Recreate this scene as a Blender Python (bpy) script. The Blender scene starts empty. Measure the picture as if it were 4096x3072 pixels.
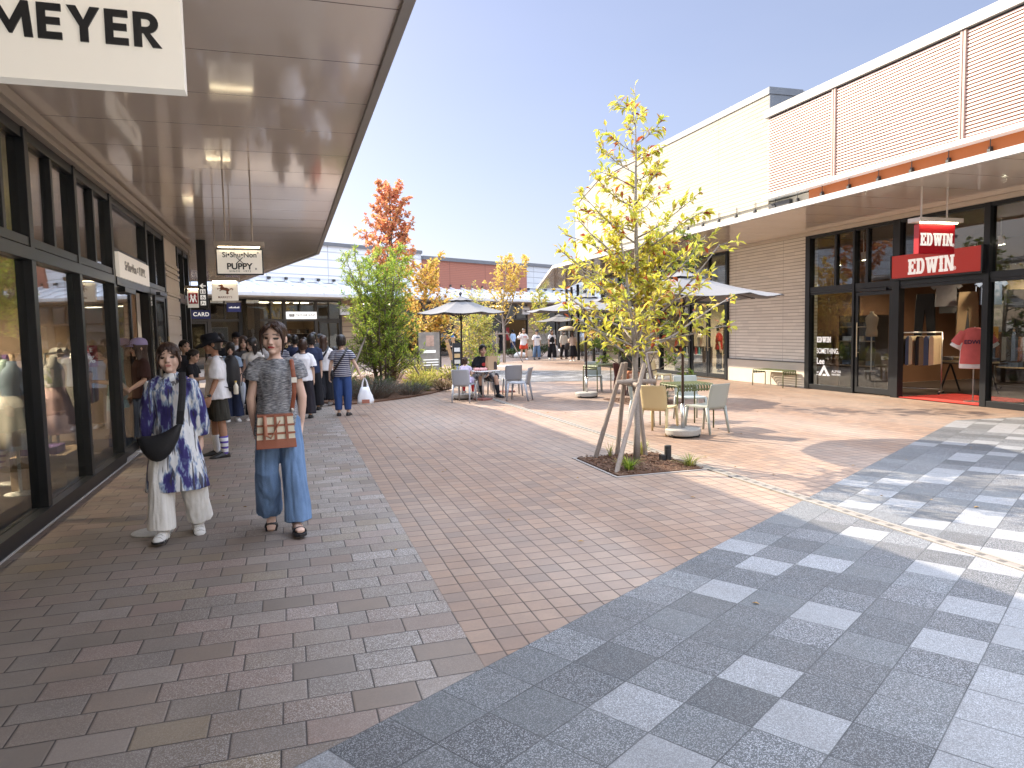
import bpy, bmesh, math, random
from mathutils import Vector as V, Matrix, noise
R_ = math.radians
S = bpy.context.scene
COL = S.collection
rnd = random.Random(7)
# ---------------------------------------------------------------- camera
PITCH, ROLL, YAW, FL, EYE = -0.07583436, -0.02014038, 0.2993957, 0.70031728, 1.55
fw = V((math.sin(YAW)*math.cos(PITCH), math.cos(YAW)*math.cos(PITCH), math.sin(PITCH)))
rt = V((math.cos(YAW), -math.sin(YAW), 0)); up = rt.cross(fw)
r_ = rt*math.cos(ROLL)+up*math.sin(ROLL); u_ = up*math.cos(ROLL)-rt*math.sin(ROLL)
cd = bpy.data.cameras.new('camera'); cam = bpy.data.objects.new('camera', cd); COL.objects.link(cam)
cd.sensor_width = 36; cd.lens = 36*FL; cd.clip_end = 2000; cd.clip_start = .05
cam.matrix_world = Matrix(((r_.x, u_.x, -fw.x, 0), (r_.y, u_.y, -fw.y, 0), (r_.z, u_.z, -fw.z, EYE), (0, 0, 0, 1)))
S.camera = cam
# ---------------------------------------------------------------- sky, sun, exposure
FILL_VEIL = 22.5
SUN = V((-.87, 1.24, 1)).normalized()
wd = bpy.data.worlds.new('World'); S.world = wd; wd.use_nodes = True
sk = wd.node_tree.nodes.new('ShaderNodeTexSky'); sk.sky_type = 'NISHITA'; sk.sun_disc = False
sk.sun_elevation = math.asin(SUN.z); sk.sun_rotation = math.atan2(SUN.x, SUN.y)
sk.air_density = 1.0; sk.dust_density = 1.8; sk.ozone_density = 1.5; sk.altitude = 50
bg = wd.node_tree.nodes['Background']; wn_ = wd.node_tree
def wnode(t, **ins):
    n_ = wn_.nodes.new(t)
    for k, v in ins.items():
        k = int(k[1:]) if k[0] == '_' else k
        if isinstance(v, bpy.types.NodeSocket): wn_.links.new(v, n_.inputs[k])
        else: n_.inputs[k].default_value = v
    return n_
# bright overhead veil added to the sky, out of view, to lift the shade
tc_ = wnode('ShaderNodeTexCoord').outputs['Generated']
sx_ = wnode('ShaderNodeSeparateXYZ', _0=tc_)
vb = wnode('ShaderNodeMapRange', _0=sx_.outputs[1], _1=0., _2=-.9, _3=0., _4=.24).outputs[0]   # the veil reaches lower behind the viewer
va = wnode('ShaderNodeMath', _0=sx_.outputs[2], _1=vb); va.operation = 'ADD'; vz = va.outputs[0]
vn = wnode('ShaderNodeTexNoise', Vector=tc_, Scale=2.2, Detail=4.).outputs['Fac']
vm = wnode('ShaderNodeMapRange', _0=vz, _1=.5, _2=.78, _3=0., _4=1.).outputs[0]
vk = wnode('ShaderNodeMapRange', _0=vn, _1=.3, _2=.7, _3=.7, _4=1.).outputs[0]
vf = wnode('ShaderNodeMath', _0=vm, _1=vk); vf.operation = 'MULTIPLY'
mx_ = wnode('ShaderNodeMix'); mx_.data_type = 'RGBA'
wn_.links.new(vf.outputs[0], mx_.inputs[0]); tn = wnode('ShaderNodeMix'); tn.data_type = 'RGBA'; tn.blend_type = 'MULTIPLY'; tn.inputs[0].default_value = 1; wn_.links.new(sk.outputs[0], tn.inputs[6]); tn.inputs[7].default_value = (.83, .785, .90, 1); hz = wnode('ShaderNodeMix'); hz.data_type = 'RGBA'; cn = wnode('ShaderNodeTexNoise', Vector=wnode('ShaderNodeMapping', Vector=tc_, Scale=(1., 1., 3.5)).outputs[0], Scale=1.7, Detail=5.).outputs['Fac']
wn_.links.new(wnode('ShaderNodeMapRange', _0=cn, _1=.35, _2=.72, _3=.25, _4=.37).outputs[0], hz.inputs[0]); wn_.links.new(tn.outputs[2], hz.inputs[6]); hz.inputs[7].default_value = (3.75, 3.95, 4.55, 1); wn_.links.new(hz.outputs[2], mx_.inputs[6]); mx_.inputs[7].default_value = (FILL_VEIL*.85, FILL_VEIL*.96, FILL_VEIL*1.17, 1)
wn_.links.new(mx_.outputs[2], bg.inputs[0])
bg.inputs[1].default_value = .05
sl = bpy.data.lights.new('sun', 'SUN'); so = bpy.data.objects.new('sun', sl); COL.objects.link(so)
sl.energy = 2.75; sl.angle = R_(.55); sl.color = (1, .87, .68)
so.rotation_euler = (-SUN).to_track_quat('-Z', 'Y').to_euler(); so.location = (-20, 30, 30)
S.view_settings.view_transform = 'Standard'; S.view_settings.look = 'None'
S.view_settings.exposure = 2.1; S.view_settings.gamma = 1
S.render.engine = 'CYCLES'
cy = S.cycles; cy.use_denoising = True; cy.max_bounces = 8; cy.diffuse_bounces = 4; cy.glossy_bounces = 4
cy.transmission_bounces = 6; cy.transparent_max_bounces = 16; cy.sample_clamp_indirect = 8; cy.caustics_reflective = False; cy.caustics_refractive = False
# ---------------------------------------------------------------- object helpers
def tag(o, label=None, cat=None, group=None, kind=None):
    for k, v in (('label', label), ('category', cat), ('group', group), ('kind', kind)):
        if v: o[k] = v
    return o
def thing(name, label, cat, loc=(0, 0, 0), rz=0, group=None):
    o = bpy.data.objects.new(name, None); COL.objects.link(o); o.empty_display_size = .2
    o.location = loc; o.rotation_euler = (0, 0, rz)
    return tag(o, label, cat, group)
def wm(o):
    m = Matrix.Identity(4)
    while o is not None:
        m = o.matrix_basis @ m; o = o.parent
    return m
def copy_tree(o, parent=None):
    c = o.copy(); COL.objects.link(c); c.parent = parent
    for ch in list(o.children): copy_tree(ch, c)
    return c
class MB:
    """collects faces; build() links them as ONE mesh object"""
    def __init__(s): s.v = []; s.f = []; s.m = []; s.T = None; s.mi = 0
    def p(s, q):
        q = V(q); s.v.append(s.T @ q if s.T is not None else q); return len(s.v)-1
    def face(s, idx): s.f.append(tuple(idx)); s.m.append(s.mi)
    def poly(s, pts): s.face([s.p(q) for q in pts])
    def box(s, x0, x1, y0, y1, z0, z1):
        i = [s.p(q) for q in ((x0,y0,z0),(x1,y0,z0),(x1,y1,z0),(x0,y1,z0),(x0,y0,z1),(x1,y0,z1),(x1,y1,z1),(x0,y1,z1))]
        for f in ((3,2,1,0),(4,5,6,7),(0,1,5,4),(1,2,6,5),(2,3,7,6),(3,0,4,7)): s.face([i[k] for k in f])
    def rings(s, rs, cap=True, closed=True):
        ix = [[s.p(q) for q in r] for r in rs]; n = len(ix[0])
        for a, b in zip(ix, ix[1:]):
            for k in range(n if closed else n-1):
                s.face((a[k], a[(k+1) % n], b[(k+1) % n], b[k]))
        if cap:
            s.face(ix[0][::-1]); s.face(ix[-1])
    def path(s, pts, rad, n=8, cap=True, flat=1., updir=None):
        pts = [V(q) for q in pts]; rs = []
        if not hasattr(rad, '__len__'): rad = [rad]*len(pts)
        ref = None
        for i, q in enumerate(pts):
            d = (pts[min(i+1, len(pts)-1)]-pts[max(i-1, 0)])
            d = d.normalized() if d.length > 1e-9 else V((0, 0, 1))
            if ref is None:
                ref = V(updir) if updir else (V((1, 0, 0)) if abs(d.x) < .9 else V((0, 1, 0)))
            a = (ref-d*ref.dot(d)).normalized(); b = d.cross(a); ref = a
            r = rad[i]; r1, r2 = r if hasattr(r, '__len__') else (r, r*flat)
            rs.append([q+a*(r1*math.cos(2*math.pi*k/n))+b*(r2*math.sin(2*math.pi*k/n)) for k in range(n)])
        s.rings(rs, cap)
    def caps(s, p0, p1, r0, r1, n=10):
        """tapered capsule with rounded ends"""
        p0 = V(p0); p1 = V(p1); d = (p1-p0); d = d.normalized() if d.length > 1e-9 else V((0, 0, 1))
        P = []; Rr = []
        for a in (-85, -50, -20): P.append(p0+d*r0*math.sin(R_(a))); Rr.append(r0*math.cos(R_(a)))
        for a in (20, 50, 85): P.append(p1+d*r1*math.sin(R_(a))); Rr.append(r1*math.cos(R_(a)))
        s.path(P, Rr, n)
    def ell(s, c, rx, ry, rz, n=14, m=8):
        c = V(c); rs = []
        for j in range(m+1):
            a = -math.pi/2+math.pi*(j+.12)/(m+.24)
            rs.append([c+V((rx*math.cos(a)*math.cos(2*math.pi*k/n), ry*math.cos(a)*math.sin(2*math.pi*k/n), rz*math.sin(a))) for k in range(n)])
        s.rings(rs)
    def lathe(s, prof, c=(0, 0, 0), n=20, cap=True):
        c = V(c); s.rings([[c+V((r*math.cos(2*math.pi*k/n), r*math.sin(2*math.pi*k/n), z)) for k in range(n)] for r, z in prof], cap)
    def prism(s, pts, z0, z1):
        s.rings([[V((x, y, z0)) for x, y in pts], [V((x, y, z1)) for x, y in pts]])
    def build(s, name, mats, parent=None, smooth=False, w=False, bevel=0, loc=None):
        me = bpy.data.meshes.new(name)
        vs = s.v
        if w and parent is not None:
            mi = wm(parent).inverted(); vs = [mi @ q for q in vs]
        if loc is not None:
            L = V(loc); vs = [q-L for q in vs]
        me.from_pydata([tuple(q) for q in vs], [], s.f)
        if not isinstance(mats, (list, tuple)): mats = [mats]
        for m in mats: me.materials.append(m)
        if len(mats) > 1: me.polygons.foreach_set('material_index', s.m)
        if smooth: me.polygons.foreach_set('use_smooth', [True]*len(me.polygons))
        bm = bmesh.new(); bm.from_mesh(me); bmesh.ops.recalc_face_normals(bm, faces=bm.faces)
        if bevel:
            bmesh.ops.bevel(bm, geom=[e for e in bm.edges if len(e.link_faces) == 2 and e.calc_face_angle(0) > .6], offset=bevel, segments=2, affect='EDGES', profile=.6)
        bm.to_mesh(me); bm.free(); me.update()
        o = bpy.data.objects.new(name, me); COL.objects.link(o)
        if parent is not None: o.parent = parent
        if loc is not None: o.location = loc
        return o
def solid(mb, name, mats, parent, vox, sm=3, disp=None, colfn=None, w=False):
    """union of the closed shapes of mb as ONE continuous surface"""
    t = mb.build('tmp', mats); m = t.modifiers.new('r', 'REMESH'); m.mode = 'VOXEL'; m.voxel_size = vox
    if sm:
        k = t.modifiers.new('s', 'SMOOTH'); k.factor = .5; k.iterations = sm
    dg = bpy.context.evaluated_depsgraph_get(); me = bpy.data.meshes.new_from_object(t.evaluated_get(dg))
    me.name = name; old = t.data; bpy.data.objects.remove(t); bpy.data.meshes.remove(old)
    if w and parent is not None: me.transform(wm(parent).inverted())
    if disp:
        ns = [v.normal.copy() for v in me.vertices]
        for v, q in zip(me.vertices, ns): v.co += q*disp(v.co, q)
    if colfn:
        at = me.color_attributes.new('Col', 'FLOAT_COLOR', 'POINT')
        fl = []
        for v in me.vertices: fl += list(colfn(v.co))+[1.]
        at.data.foreach_set('color', fl)
    me.polygons.foreach_set('use_smooth', [True]*len(me.polygons)); me.update()
    o = bpy.data.objects.new(name, me); COL.objects.link(o); o.parent = parent
    return o
# ---------------------------------------------------------------- materials
_mc = {}
def newmat(name):
    m = bpy.data.materials.new(name); m.use_nodes = True
    nt = m.node_tree; return m, nt, nt.nodes['Principled BSDF']
class N:
    """tiny node-expression builder"""
    def __init__(s, nt): s.nt = nt
    def node(s, t, ins=(), **kw):
        n = s.nt.nodes.new(t)
        for k, v in kw.items(): setattr(n, k, v)
        for k, v in (ins.items() if isinstance(ins, dict) else enumerate(ins)):
            if v is None: continue
            if isinstance(v, bpy.types.NodeSocket): s.nt.links.new(v, n.inputs[k])
            else: n.inputs[k].default_value = v
        return n
    def m(s, op, a, b=None, c=None): return s.node('ShaderNodeMath', [a, b, c], operation=op).outputs[0]
    def ramp(s, fac, stops, const=False):
        n = s.node('ShaderNodeValToRGB', [fac]); cr = n.color_ramp
        cr.interpolation = 'CONSTANT' if const else 'LINEAR'
        while len(cr.elements) < len(stops): cr.elements.new(1)
        for e, (p, c) in zip(cr.elements, stops): e.position = p; e.color = (*c, 1)
        return n.outputs[0]
    def mix(s, f, a, b, blend='MIX'):
        n = s.node('ShaderNodeMix', data_type='RGBA', blend_type=blend)
        for k, v in ((0, f), (6, a), (7, b)):
            if isinstance(v, bpy.types.NodeSocket): s.nt.links.new(v, n.inputs[k])
            else: n.inputs[k].default_value = v if k == 0 else (*v[:3], 1)
        return n.outputs[2]
    def noise(s, vec, scale, detail=2, rough=.5): return s.node('ShaderNodeTexNoise', {'Vector': vec, 'Scale': scale, 'Detail': detail, 'Roughness': rough}).outputs['Fac']
    def obj(s): return s.node('ShaderNodeTexCoord').outputs['Object']
    def scale(s, vec, xyz, rot=(0, 0, 0)): return s.node('ShaderNodeMapping', {'Vector': vec, 'Scale': xyz, 'Rotation': rot}).outputs[0]
    def bump(s, h, strength=.3, dist=.01): return s.node('ShaderNodeBump', {'Strength': strength, 'Distance': dist, 'Height': h}).outputs[0]
    def rng(s, f, a, b, c, d): return s.node('ShaderNodeMapRange', [f, a, b, c, d]).outputs[0]
def M(name, col, rough=.6, metal=0, var=.12, scale=5, bump=0, bscale=80, spec=.5, sc=(1, 1, 1), emit=0):
    if name in _mc: return _mc[name]
    m, nt, b = newmat(name); n = N(nt); o = n.scale(n.obj(), sc)
    c = n.mix(n.noise(o, scale, 4, .6), [k*(1-var) for k in col], [min(1, k*(1+var)) for k in col])
    nt.links.new(c, b.inputs['Base Color']); b.inputs['Roughness'].default_value = rough; b.inputs['Metallic'].default_value = metal
    b.inputs['Specular IOR Level'].default_value = spec
    if bump: nt.links.new(n.bump(n.noise(o, bscale, 3, .6), bump, .01), b.inputs['Normal'])
    if emit:
        nt.links.new(c, b.inputs['Emission Color']); b.inputs['Emission Strength'].default_value = emit
    _mc[name] = m; return m
def glass(name, tint=(.8, .85, .85), f0=.07, boost=.95):
    m, nt, b = newmat(name); nt.nodes.remove(b); n = N(nt)
    lw = n.node('ShaderNodeLayerWeight', {'Blend': .5}).outputs['Facing']
    f = n.m('MULTIPLY_ADD', n.m('POWER', lw, 4.), boost-f0, f0)
    t = n.node('ShaderNodeBsdfTransparent', {'Color': (*tint, 1)}); g = n.node('ShaderNodeBsdfGlossy', {'Roughness': .015})
    # float glass is never quite flat
    nt.links.new(n.bump(n.noise(n.obj(), 1.3, 1), .04, .05), g.inputs['Normal'])
    mx = n.node('ShaderNodeMixShader', [f, t.outputs[0], g.outputs[0]])
    nt.links.new(mx.outputs[0], nt.nodes['Material Output'].inputs[0]); return m
def leafmat(name, stops, trans=.4, rough=.45):
    m, nt, b = newmat(name); n = N(nt)
    rp = n.node('ShaderNodeNewGeometry').outputs['Random Per Island']
    c = n.ramp(rp, stops)
    b.inputs['Roughness'].default_value = rough; nt.links.new(c, b.inputs['Base Color']); b.inputs['Specular IOR Level'].default_value = .35
    tl = n.node('ShaderNodeBsdfTranslucent', [c]); mx = n.node('ShaderNodeMixShader', [trans, b.outputs[0], tl.outputs[0]])
    nt.links.new(mx.outputs[0], nt.nodes['Material Output'].inputs[0]); return m
def paver(name, w, h, off, palette, gap=.004, gcol=(.06, .055, .05), rot=0, org=(0, 0), speck=None, jit=0, speckscale=260, bump=.35, stain=.18, rough=.75, fade=None, worn=.16):
    m, nt, b = newmat(name); n = N(nt); o = n.obj()
    mp = n.node('ShaderNodeMapping', {'Vector': n.node('ShaderNodeVectorMath', [o, (-org[0], -org[1], 0)], operation='ADD').outputs[0], 'Rotation': (0, 0, rot)}).outputs[0]
    xy = n.node('ShaderNodeSeparateXYZ', [mp]); x, y = xy.outputs[0], xy.outputs[1]
    yr = n.m('DIVIDE', y, h); r = n.m('FLOOR', yr)
    sh = n.m('MULTIPLY', n.m('MODULO', n.m('ADD', r, 1000), 2), off)
    if jit: sh = n.m('ADD', sh, n.m('MULTIPLY', n.node('ShaderNodeTexWhiteNoise', {'W': r}, noise_dimensions='1D').outputs['Value'], jit))
    xr = n.m('ADD', n.m('DIVIDE', x, w), sh); c = n.m('FLOOR', xr)
    fx, fy = n.m('FRACT', xr), n.m('FRACT', yr)
    dx = n.m('MULTIPLY', n.m('MINIMUM', fx, n.m('SUBTRACT', 1, fx)), w); dy = n.m('MULTIPLY', n.m('MINIMUM', fy, n.m('SUBTRACT', 1, fy)), h)
    d = n.m('MINIMUM', dx, dy)
    gm = n.rng(d, gap*.4, gap, 0, 1)
    cell = n.node('ShaderNodeCombineXYZ', [c, r, 0]).outputs[0]
    wn = n.node('ShaderNodeTexWhiteNoise', {'Vector': cell}, noise_dimensions='2D')
    col = n.ramp(wn.outputs['Value'], palette, True)
    ns = n.noise(o, 2.2, 5, .65); fine = n.noise(o, 60, 3, .7)
    col = n.mix(n.rng(ns, .3, .75, 0, stain), col, (.10, .08, .07))
    col = n.mix(n.rng(fine, .25, .8, 0, .22), col, (.05, .045, .04))
    if speck:
        vo = n.node('ShaderNodeTexVoronoi', {'Vector': o, 'Scale': speckscale})
        sp = n.node('ShaderNodeSeparateColor', [vo.outputs['Color']]).outputs[0]
        amt = n.rng(wn.outputs['Color'], .15, .9, speck[2], speck[3])
        if fade:  # newer, more speckled stones on one side
            px = n.node('ShaderNodeSeparateXYZ', [o]).outputs[0]
            amt = n.m('MULTIPLY', amt, n.rng(px, fade[0], fade[1], .12, 1))
        col = n.mix(n.m('MULTIPLY', n.rng(sp, .68, .78, 0, 1), amt), col, speck[0])
        col = n.mix(n.m('MULTIPLY', n.rng(sp, .34, .26, 0, 1), amt), col, speck[1])
    wear = n.noise(n.scale(o, (1, .35, 1)), .55, 3); col = n.mix(n.rng(wear, .42, .62, 0, worn), col, (.62, .58, .52))
    inb = n.noise(n.node('ShaderNodeVectorMath', [o, wn.outputs['Color']], operation='ADD').outputs[0], 7, 3); col = n.mix(n.rng(inb, .35, .7, 0, .18), col, (.13, .11, .10))
    gum = n.node('ShaderNodeTexVoronoi', {'Vector': o, 'Scale': 2.3}); col = n.mix(n.m('MULTIPLY', n.rng(gum.outputs['Distance'], .030, .045, .38, 0), n.m('GREATER_THAN', n.node('ShaderNodeSeparateColor', [gum.outputs['Color']]).outputs[0], .62)), col, (.06, .055, .05))
    col = n.mix(gm, n.mix(n.rng(n.noise(o, 3.1, 3), .4, .62, 0, .6), gcol, [min(1, k*2.4) for k in gcol]), col)
    nt.links.new(col, b.inputs['Base Color']); b.inputs['Roughness'].default_value = rough
    b.inputs['Specular IOR Level'].default_value = .35
    hgt = n.m('ADD', n.m('MULTIPLY', n.rng(d, 0, gap*2.2, 0, 1), 1), n.m('MULTIPLY', fine, .18))
    hgt = n.m('ADD', hgt, n.m('MULTIPLY', wn.outputs['Value'], .12))
    nt.links.new(n.bump(hgt, bump, .006), b.inputs['Normal']); return m
def ident(ref): return ref
# ---------------------------------------------------------------- shared materials
black_metal = M('black_frame_metal', (.018, .02, .023), .35, .3, .1)
white_paint = M('white_paint', (.78, .77, .74), .45, 0, .04)
soffit_paint = M('beige_soffit_trim', (.42, .36, .30), .4, 0, .06)
concrete = M('pale_concrete', (.38, .37, .35), .85, 0, .15, 9, .3, 60)
steel = M('brushed_steel', (.55, .54, .52), .3, .9, .08)
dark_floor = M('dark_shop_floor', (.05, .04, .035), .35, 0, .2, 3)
tan_wall = M('tan_plaster', (.45, .33, .24), .8, 0, .05)
dark_wall = M('dark_plaster', (.10, .085, .075), .8, 0, .1)
wood_pale = M('pale_wood', (.45, .32, .2), .6, 0, .2, 3, 0, 80, .5, (1, 1, 12))
shop_glass = glass('window_glass', (.78, .81, .80), .06, .9)
clear_glass = glass('clear_glass', (.85, .88, .88), .05, .85)
lamp_glow = M('lamp_glow', (1, .85, .62), .5, emit=14)
lit_panel = M('lit_sign_face', (.72, .67, .59), .4, 0, .02, emit=.10)  # sign faces given a faint glow to stay bright in the shade
# ---------------------------------------------------------------- ground
UA = (.85642, .51628)          # direction of the rotated grey grid
def sheet(name, pts, z, m):
    b = MB(); b.poly([(x, y, z) for x, y in pts])
    return tag(b.build(name, m), kind='structure')
m_ground = M('far_ground', (.30, .27, .24), .9, 0, .15, .6, .2, 30)
sheet('ground', [(-400, -400), (400, -400), (400, 400), (-400, 400)], -.012, m_ground)
pal_brick = [(0, (0.219, 0.164, 0.126)), (.22, (0.191, 0.149, 0.117)), (.42, (0.256, 0.180, 0.144)), (.55, (0.200, 0.160, 0.131)), (.72, (0.228, 0.171, 0.113)), (.80, (0.223, 0.158, 0.122)), (.93, (0.265, 0.211, 0.174))]
m_brick = paver('walkway_brick', .28, .18, .5, pal_brick, .0045, (.04, .033, .03), 0, (.795, .02), ((.75, .72, .7), (.06, .055, .055), 0, .6), .35, 300, .4, .3, .62, (-1.3, .6))
pal_c = [(0, (0.310, 0.202, 0.142)), (.25, (0.278, 0.183, 0.132)), (.45, (0.335, 0.224, 0.158)), (.65, (0.293, 0.187, 0.128)), (.8, (0.251, 0.172, 0.128)), (.92, (0.327, 0.206, 0.138))]
m_plaza = paver('plaza_brick', .14, .14, 0, pal_c, .0055, (.06, .042, .034), 0, (.795, .02), None, .02, 260, .35, .24, .7)
pal_g = [(0, (.053, .057, .060)), (.36, (.090, .097, .100)), (.66, (.245, .247, .250)), (.88, (.069, .072, .075))]
m_grey = paver('grey_tile', .285, .285, 0, pal_g, .0035, (.05, .05, .05), R_(-31.08), (.806, 3.1), ((.5, .5, .52), (.09, .092, .1), .25, .6), 0, 300, .35, .16, .7, None, .05)
sheet('plaza_paving', [(.8, -14), (40, -14), (40, 90), (.8, 90)], -.004, m_plaza)
sheet('walkway_paving', [(-16, -14), (.797, -14), (.797, 60), (-16, 60)], 0, m_brick)
sheet('grey_tile_paving', [(.806-8*UA[0], 3.1-8*UA[1]), (9.85, 8.55), (11.9, 8.3), (11.9, -14), (-6, -14)], .004, m_grey)
sheet('far_tile_paving', [(6.0, 20.3), (11.75, 18.0), (12.0, 23.0), (7.2, 26.5)], .004, m_grey)
# drainage channel running along the plaza
b = MB(); b.box(4.25, 4.275, -8, 30, -.003, .0105); b.box(4.335, 4.36, -8, 30, -.003, .0105); b.mi = 1
b.box(4.276, 4.334, -8, 30, -.003, .0075); b.mi = 2
for k in range(230):
    y = -4+k*.15
    if 6.7 < y < 7.9: continue
    b.box(4.285, 4.325, y, y+.05, .003, .009)
tag(b.build('drain_channel', [M('drain_rim', (.24, .215, .185), .7), M('drain_cover', (.21, .185, .16), .7, 0, .2, 12), M('drain_slot', (.10, .09, .08), .8)]), kind='structure')
b = MB(); b.box(-2.5, -1.97, -6, 16.9, -.003, .012); tag(b.build('threshold_strip', M('threshold_stone', (.45, .44, .43), .8, 0, .2, 10)), kind='structure')
b = MB(); b.lathe([(.155, 0), (.155, .006), (.14, .009), (.0, .009)], (-1.10, 6.20, 0), 32)
tag(b.build('manhole_cover', M('manhole_metal', (.42, .42, .41), .5, .3, .25, 30, .5, 160), loc=(-1.1, 6.2, 0)), 'round pale metal manhole cover set in the brick walkway', 'manhole cover')

fl_m = M('fallen_leaf', (.34, .2, .07), .8, 0, .5, 3)
b = MB(); r0 = random.Random(99)
for k in range(80):
    x, y = (r0.gauss(4.6, 2.2), r0.gauss(8.6, 3.2)) if k < 60 else (r0.uniform(-1.5, 10), r0.uniform(2.6, 16))
    a = r0.uniform(0, 6.28); L = r0.uniform(.012, .032); d = V((math.cos(a), math.sin(a), 0)); s_ = V((-d.y, d.x, 0))*L*.4; c = V((x, y, .009)); i = [b.p(q) for q in (c-d*L, c+s_+V((0, 0, .008)), c+d*L, c-s_+V((0, 0, .006)))]; b.face(i)
tag(b.build('fallen_leaves', fl_m), kind='stuff')

sheet('added_bounce_paving', [(-1.9, -14.8), (40, -14.8), (40, -1.2), (-1.9, -1.2)], .009, M('bounce_slabs', (.68, .64, .58), .8, 0, .1, .8, .2, 30))  # unseen pale ground added behind the viewer to bounce sunlight forward
# ---------------------------------------------------------------- lettering
def _curve(setup, name, mats, parent, o, xa, ya, ext, w=True):
    o = V(o); xa = V(xa).normalized(); ya = V(ya).normalized(); za = xa.cross(ya)
    cv = setup(); cv.dimensions = '2D'; cv.fill_mode = 'BOTH'; cv.extrude = ext
    t = bpy.data.objects.new('t', cv); COL.objects.link(t)
    dg = bpy.context.evaluated_depsgraph_get(); me = bpy.data.meshes.new_from_object(t.evaluated_get(dg)); me.name = name
    bpy.data.objects.remove(t); bpy.data.curves.remove(cv)
    mt = Matrix(((xa.x, ya.x, za.x, o.x), (xa.y, ya.y, za.y, o.y), (xa.z, ya.z, za.z, o.z), (0, 0, 0, 1)))
    me.transform((wm(parent).inverted() if (w and parent is not None) else Matrix.Identity(4)) @ mt)
    me.materials.clear(); me.materials.append(mats)
    ob = bpy.data.objects.new(name, me); COL.objects.link(ob); ob.parent = parent; return ob
def text(body, size, o, xa, ya, mat, parent, bold=0, xs=1., ext=.002, align='CENTER', name='lettering', spacing=1., w=True):
    def f():
        c = bpy.data.curves.new('t', 'FONT'); c.body = body; c.size = size; c.offset = bold*size; c.align_x = align; c.align_y = 'CENTER'; c.space_character = spacing; return c
    ob = _curve(f, name, mat, parent, o, xa, ya, ext, w)
    if xs != 1:
        inv = wm(parent).inverted() if (w and parent is not None) else Matrix.Identity(4)
        oo = inv @ V(o); xx = (inv.to_3x3() @ V(xa)).normalized()
        for v in ob.data.vertices: v.co += xx*((v.co-oo).dot(xx)*(xs-1))
    return ob
def glyphs(outlines, o, xa, ya, mat, parent, ext=.003, name='lettering', w=True):
    def f():
        c = bpy.data.curves.new('g', 'CURVE')
        for pts in outlines:
            sp = c.splines.new('POLY'); sp.points.add(len(pts)-1); sp.use_cyclic_u = True
            for q, (x, y) in zip(sp.points, pts): q.co = (x, y, 0, 1)
        c.dimensions = '2D'; return c
    return _curve(f, name, mat, parent, o, xa, ya, ext, w)
def arc(cx, cy, r, a0, a1, n=8, ry=None):
    ry = ry or r
    return [(cx+r*math.cos(R_(a0+(a1-a0)*k/n)), cy+ry*math.sin(R_(a0+(a1-a0)*k/n))) for k in range(n+1)]
# geometric bold capitals (unit height)
GEO = {
 'M': (1.12, [[(0, 0), (.08, 1), (.26, 1), (.56, .42), (.86, 1), (1.04, 1), (1.12, 0), (.90, 0), (.86, .58), (.60, .08), (.52, .08), (.26, .58), (.22, 0)]]),
 'E': (.64, [[(0, 0), (0, 1), (.62, 1), (.62, .8), (.22, .8), (.22, .61), (.58, .61), (.58, .41), (.22, .41), (.22, .2), (.62, .2), (.62, 0)]]),
 'Y': (.86, [[(.32, 0), (.32, .42), (0, 1), (.25, 1), (.43, .62), (.61, 1), (.86, 1), (.54, .42), (.54, 0)]]),
 'R': (.76, [[(0, 0), (0, 1), (.36, 1)]+arc(.36, .70, .32, 90, -75, 10, .30)+[(.76, 0), (.5, 0), (.26, .40), (.22, .40), (.22, 0)], [(.22, .58), (.32, .58)]+arc(.34, .70, .12, -90, 90, 8)+[(.22, .82)]]),
}
# slab-serif western capitals
SLAB = {
 'E': (.66, [[(0, 0), (0, .16), (.07, .16), (.07, .45), (.03, .5), (.07, .55), (.07, .84), (0, .84), (0, 1), (.64, 1), (.64, .68), (.52, .68), (.46, .84), (.3, .84), (.3, .6), (.37, .6), (.37, .68), (.47, .68), (.47, .34), (.37, .34), (.37, .42), (.3, .42), (.3, .16), (.48, .16), (.53, .34), (.66, .34), (.66, 0)]]),
 'D': (.72, [[(0, 0), (0, .16), (.07, .16), (.07, .84), (0, .84), (0, 1), (.42, 1)]+arc(.42, .5, .28, 80, -80, 8, .5)+[(.42, 0)], [(.3, .16), (.38, .17)]+arc(.38, .5, .09, -80, 80, 6, .33)+[(.3, .84)]]),
 'W': (1.06, [[(.22, 0), (.08, .84), (0, .84), (0, 1), (.40, 1), (.40, .84), (.33, .84), (.38, .42), (.47, .84), (.42, .84), (.42, 1), (.66, 1), (.66, .84), (.6, .84), (.69, .42), (.75, .84), (.68, .84), (.68, 1), (1.06, 1), (1.06, .84), (.98, .84), (.84, 0), (.62, 0), (.53, .4), (.44, 0)]]),
 'I': (.36, [[(0, 0), (0, .16), (.07, .16), (.07, .45), (.03, .5), (.07, .55), (.07, .84), (0, .84), (0, 1), (.36, 1), (.36, .84), (.29, .84), (.29, .55), (.33, .5), (.29, .45), (.29, .16), (.36, .16), (.36, 0)]]),
 'N': (.78, [[(0, 0), (0, .16), (.07, .16), (.07, .84), (0, .84), (0, 1), (.27, 1), (.52, .42), (.52, .84), (.46, .84), (.46, 1), (.78, 1), (.78, .84), (.72, .84), (.72, 0), (.5, 0), (.25, .6), (.25, .16), (.32, .16), (.32, 0)]]),
}
def word(font, s, h, o, xa, ya, mat, parent, gap=.1, align=.5, xs=1., **kw):
    x = 0; out = []
    for ch in s:
        wd_, pl = font[ch]
        out += [[((px+x)*h*xs, py*h) for px, py in q] for q in pl]; x += wd_+gap
    tot = (x-gap)*h*xs
    return glyphs([[(px-tot*align, py-h/2) for px, py in q] for q in out], o, xa, ya, mat, parent, **kw)
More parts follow.
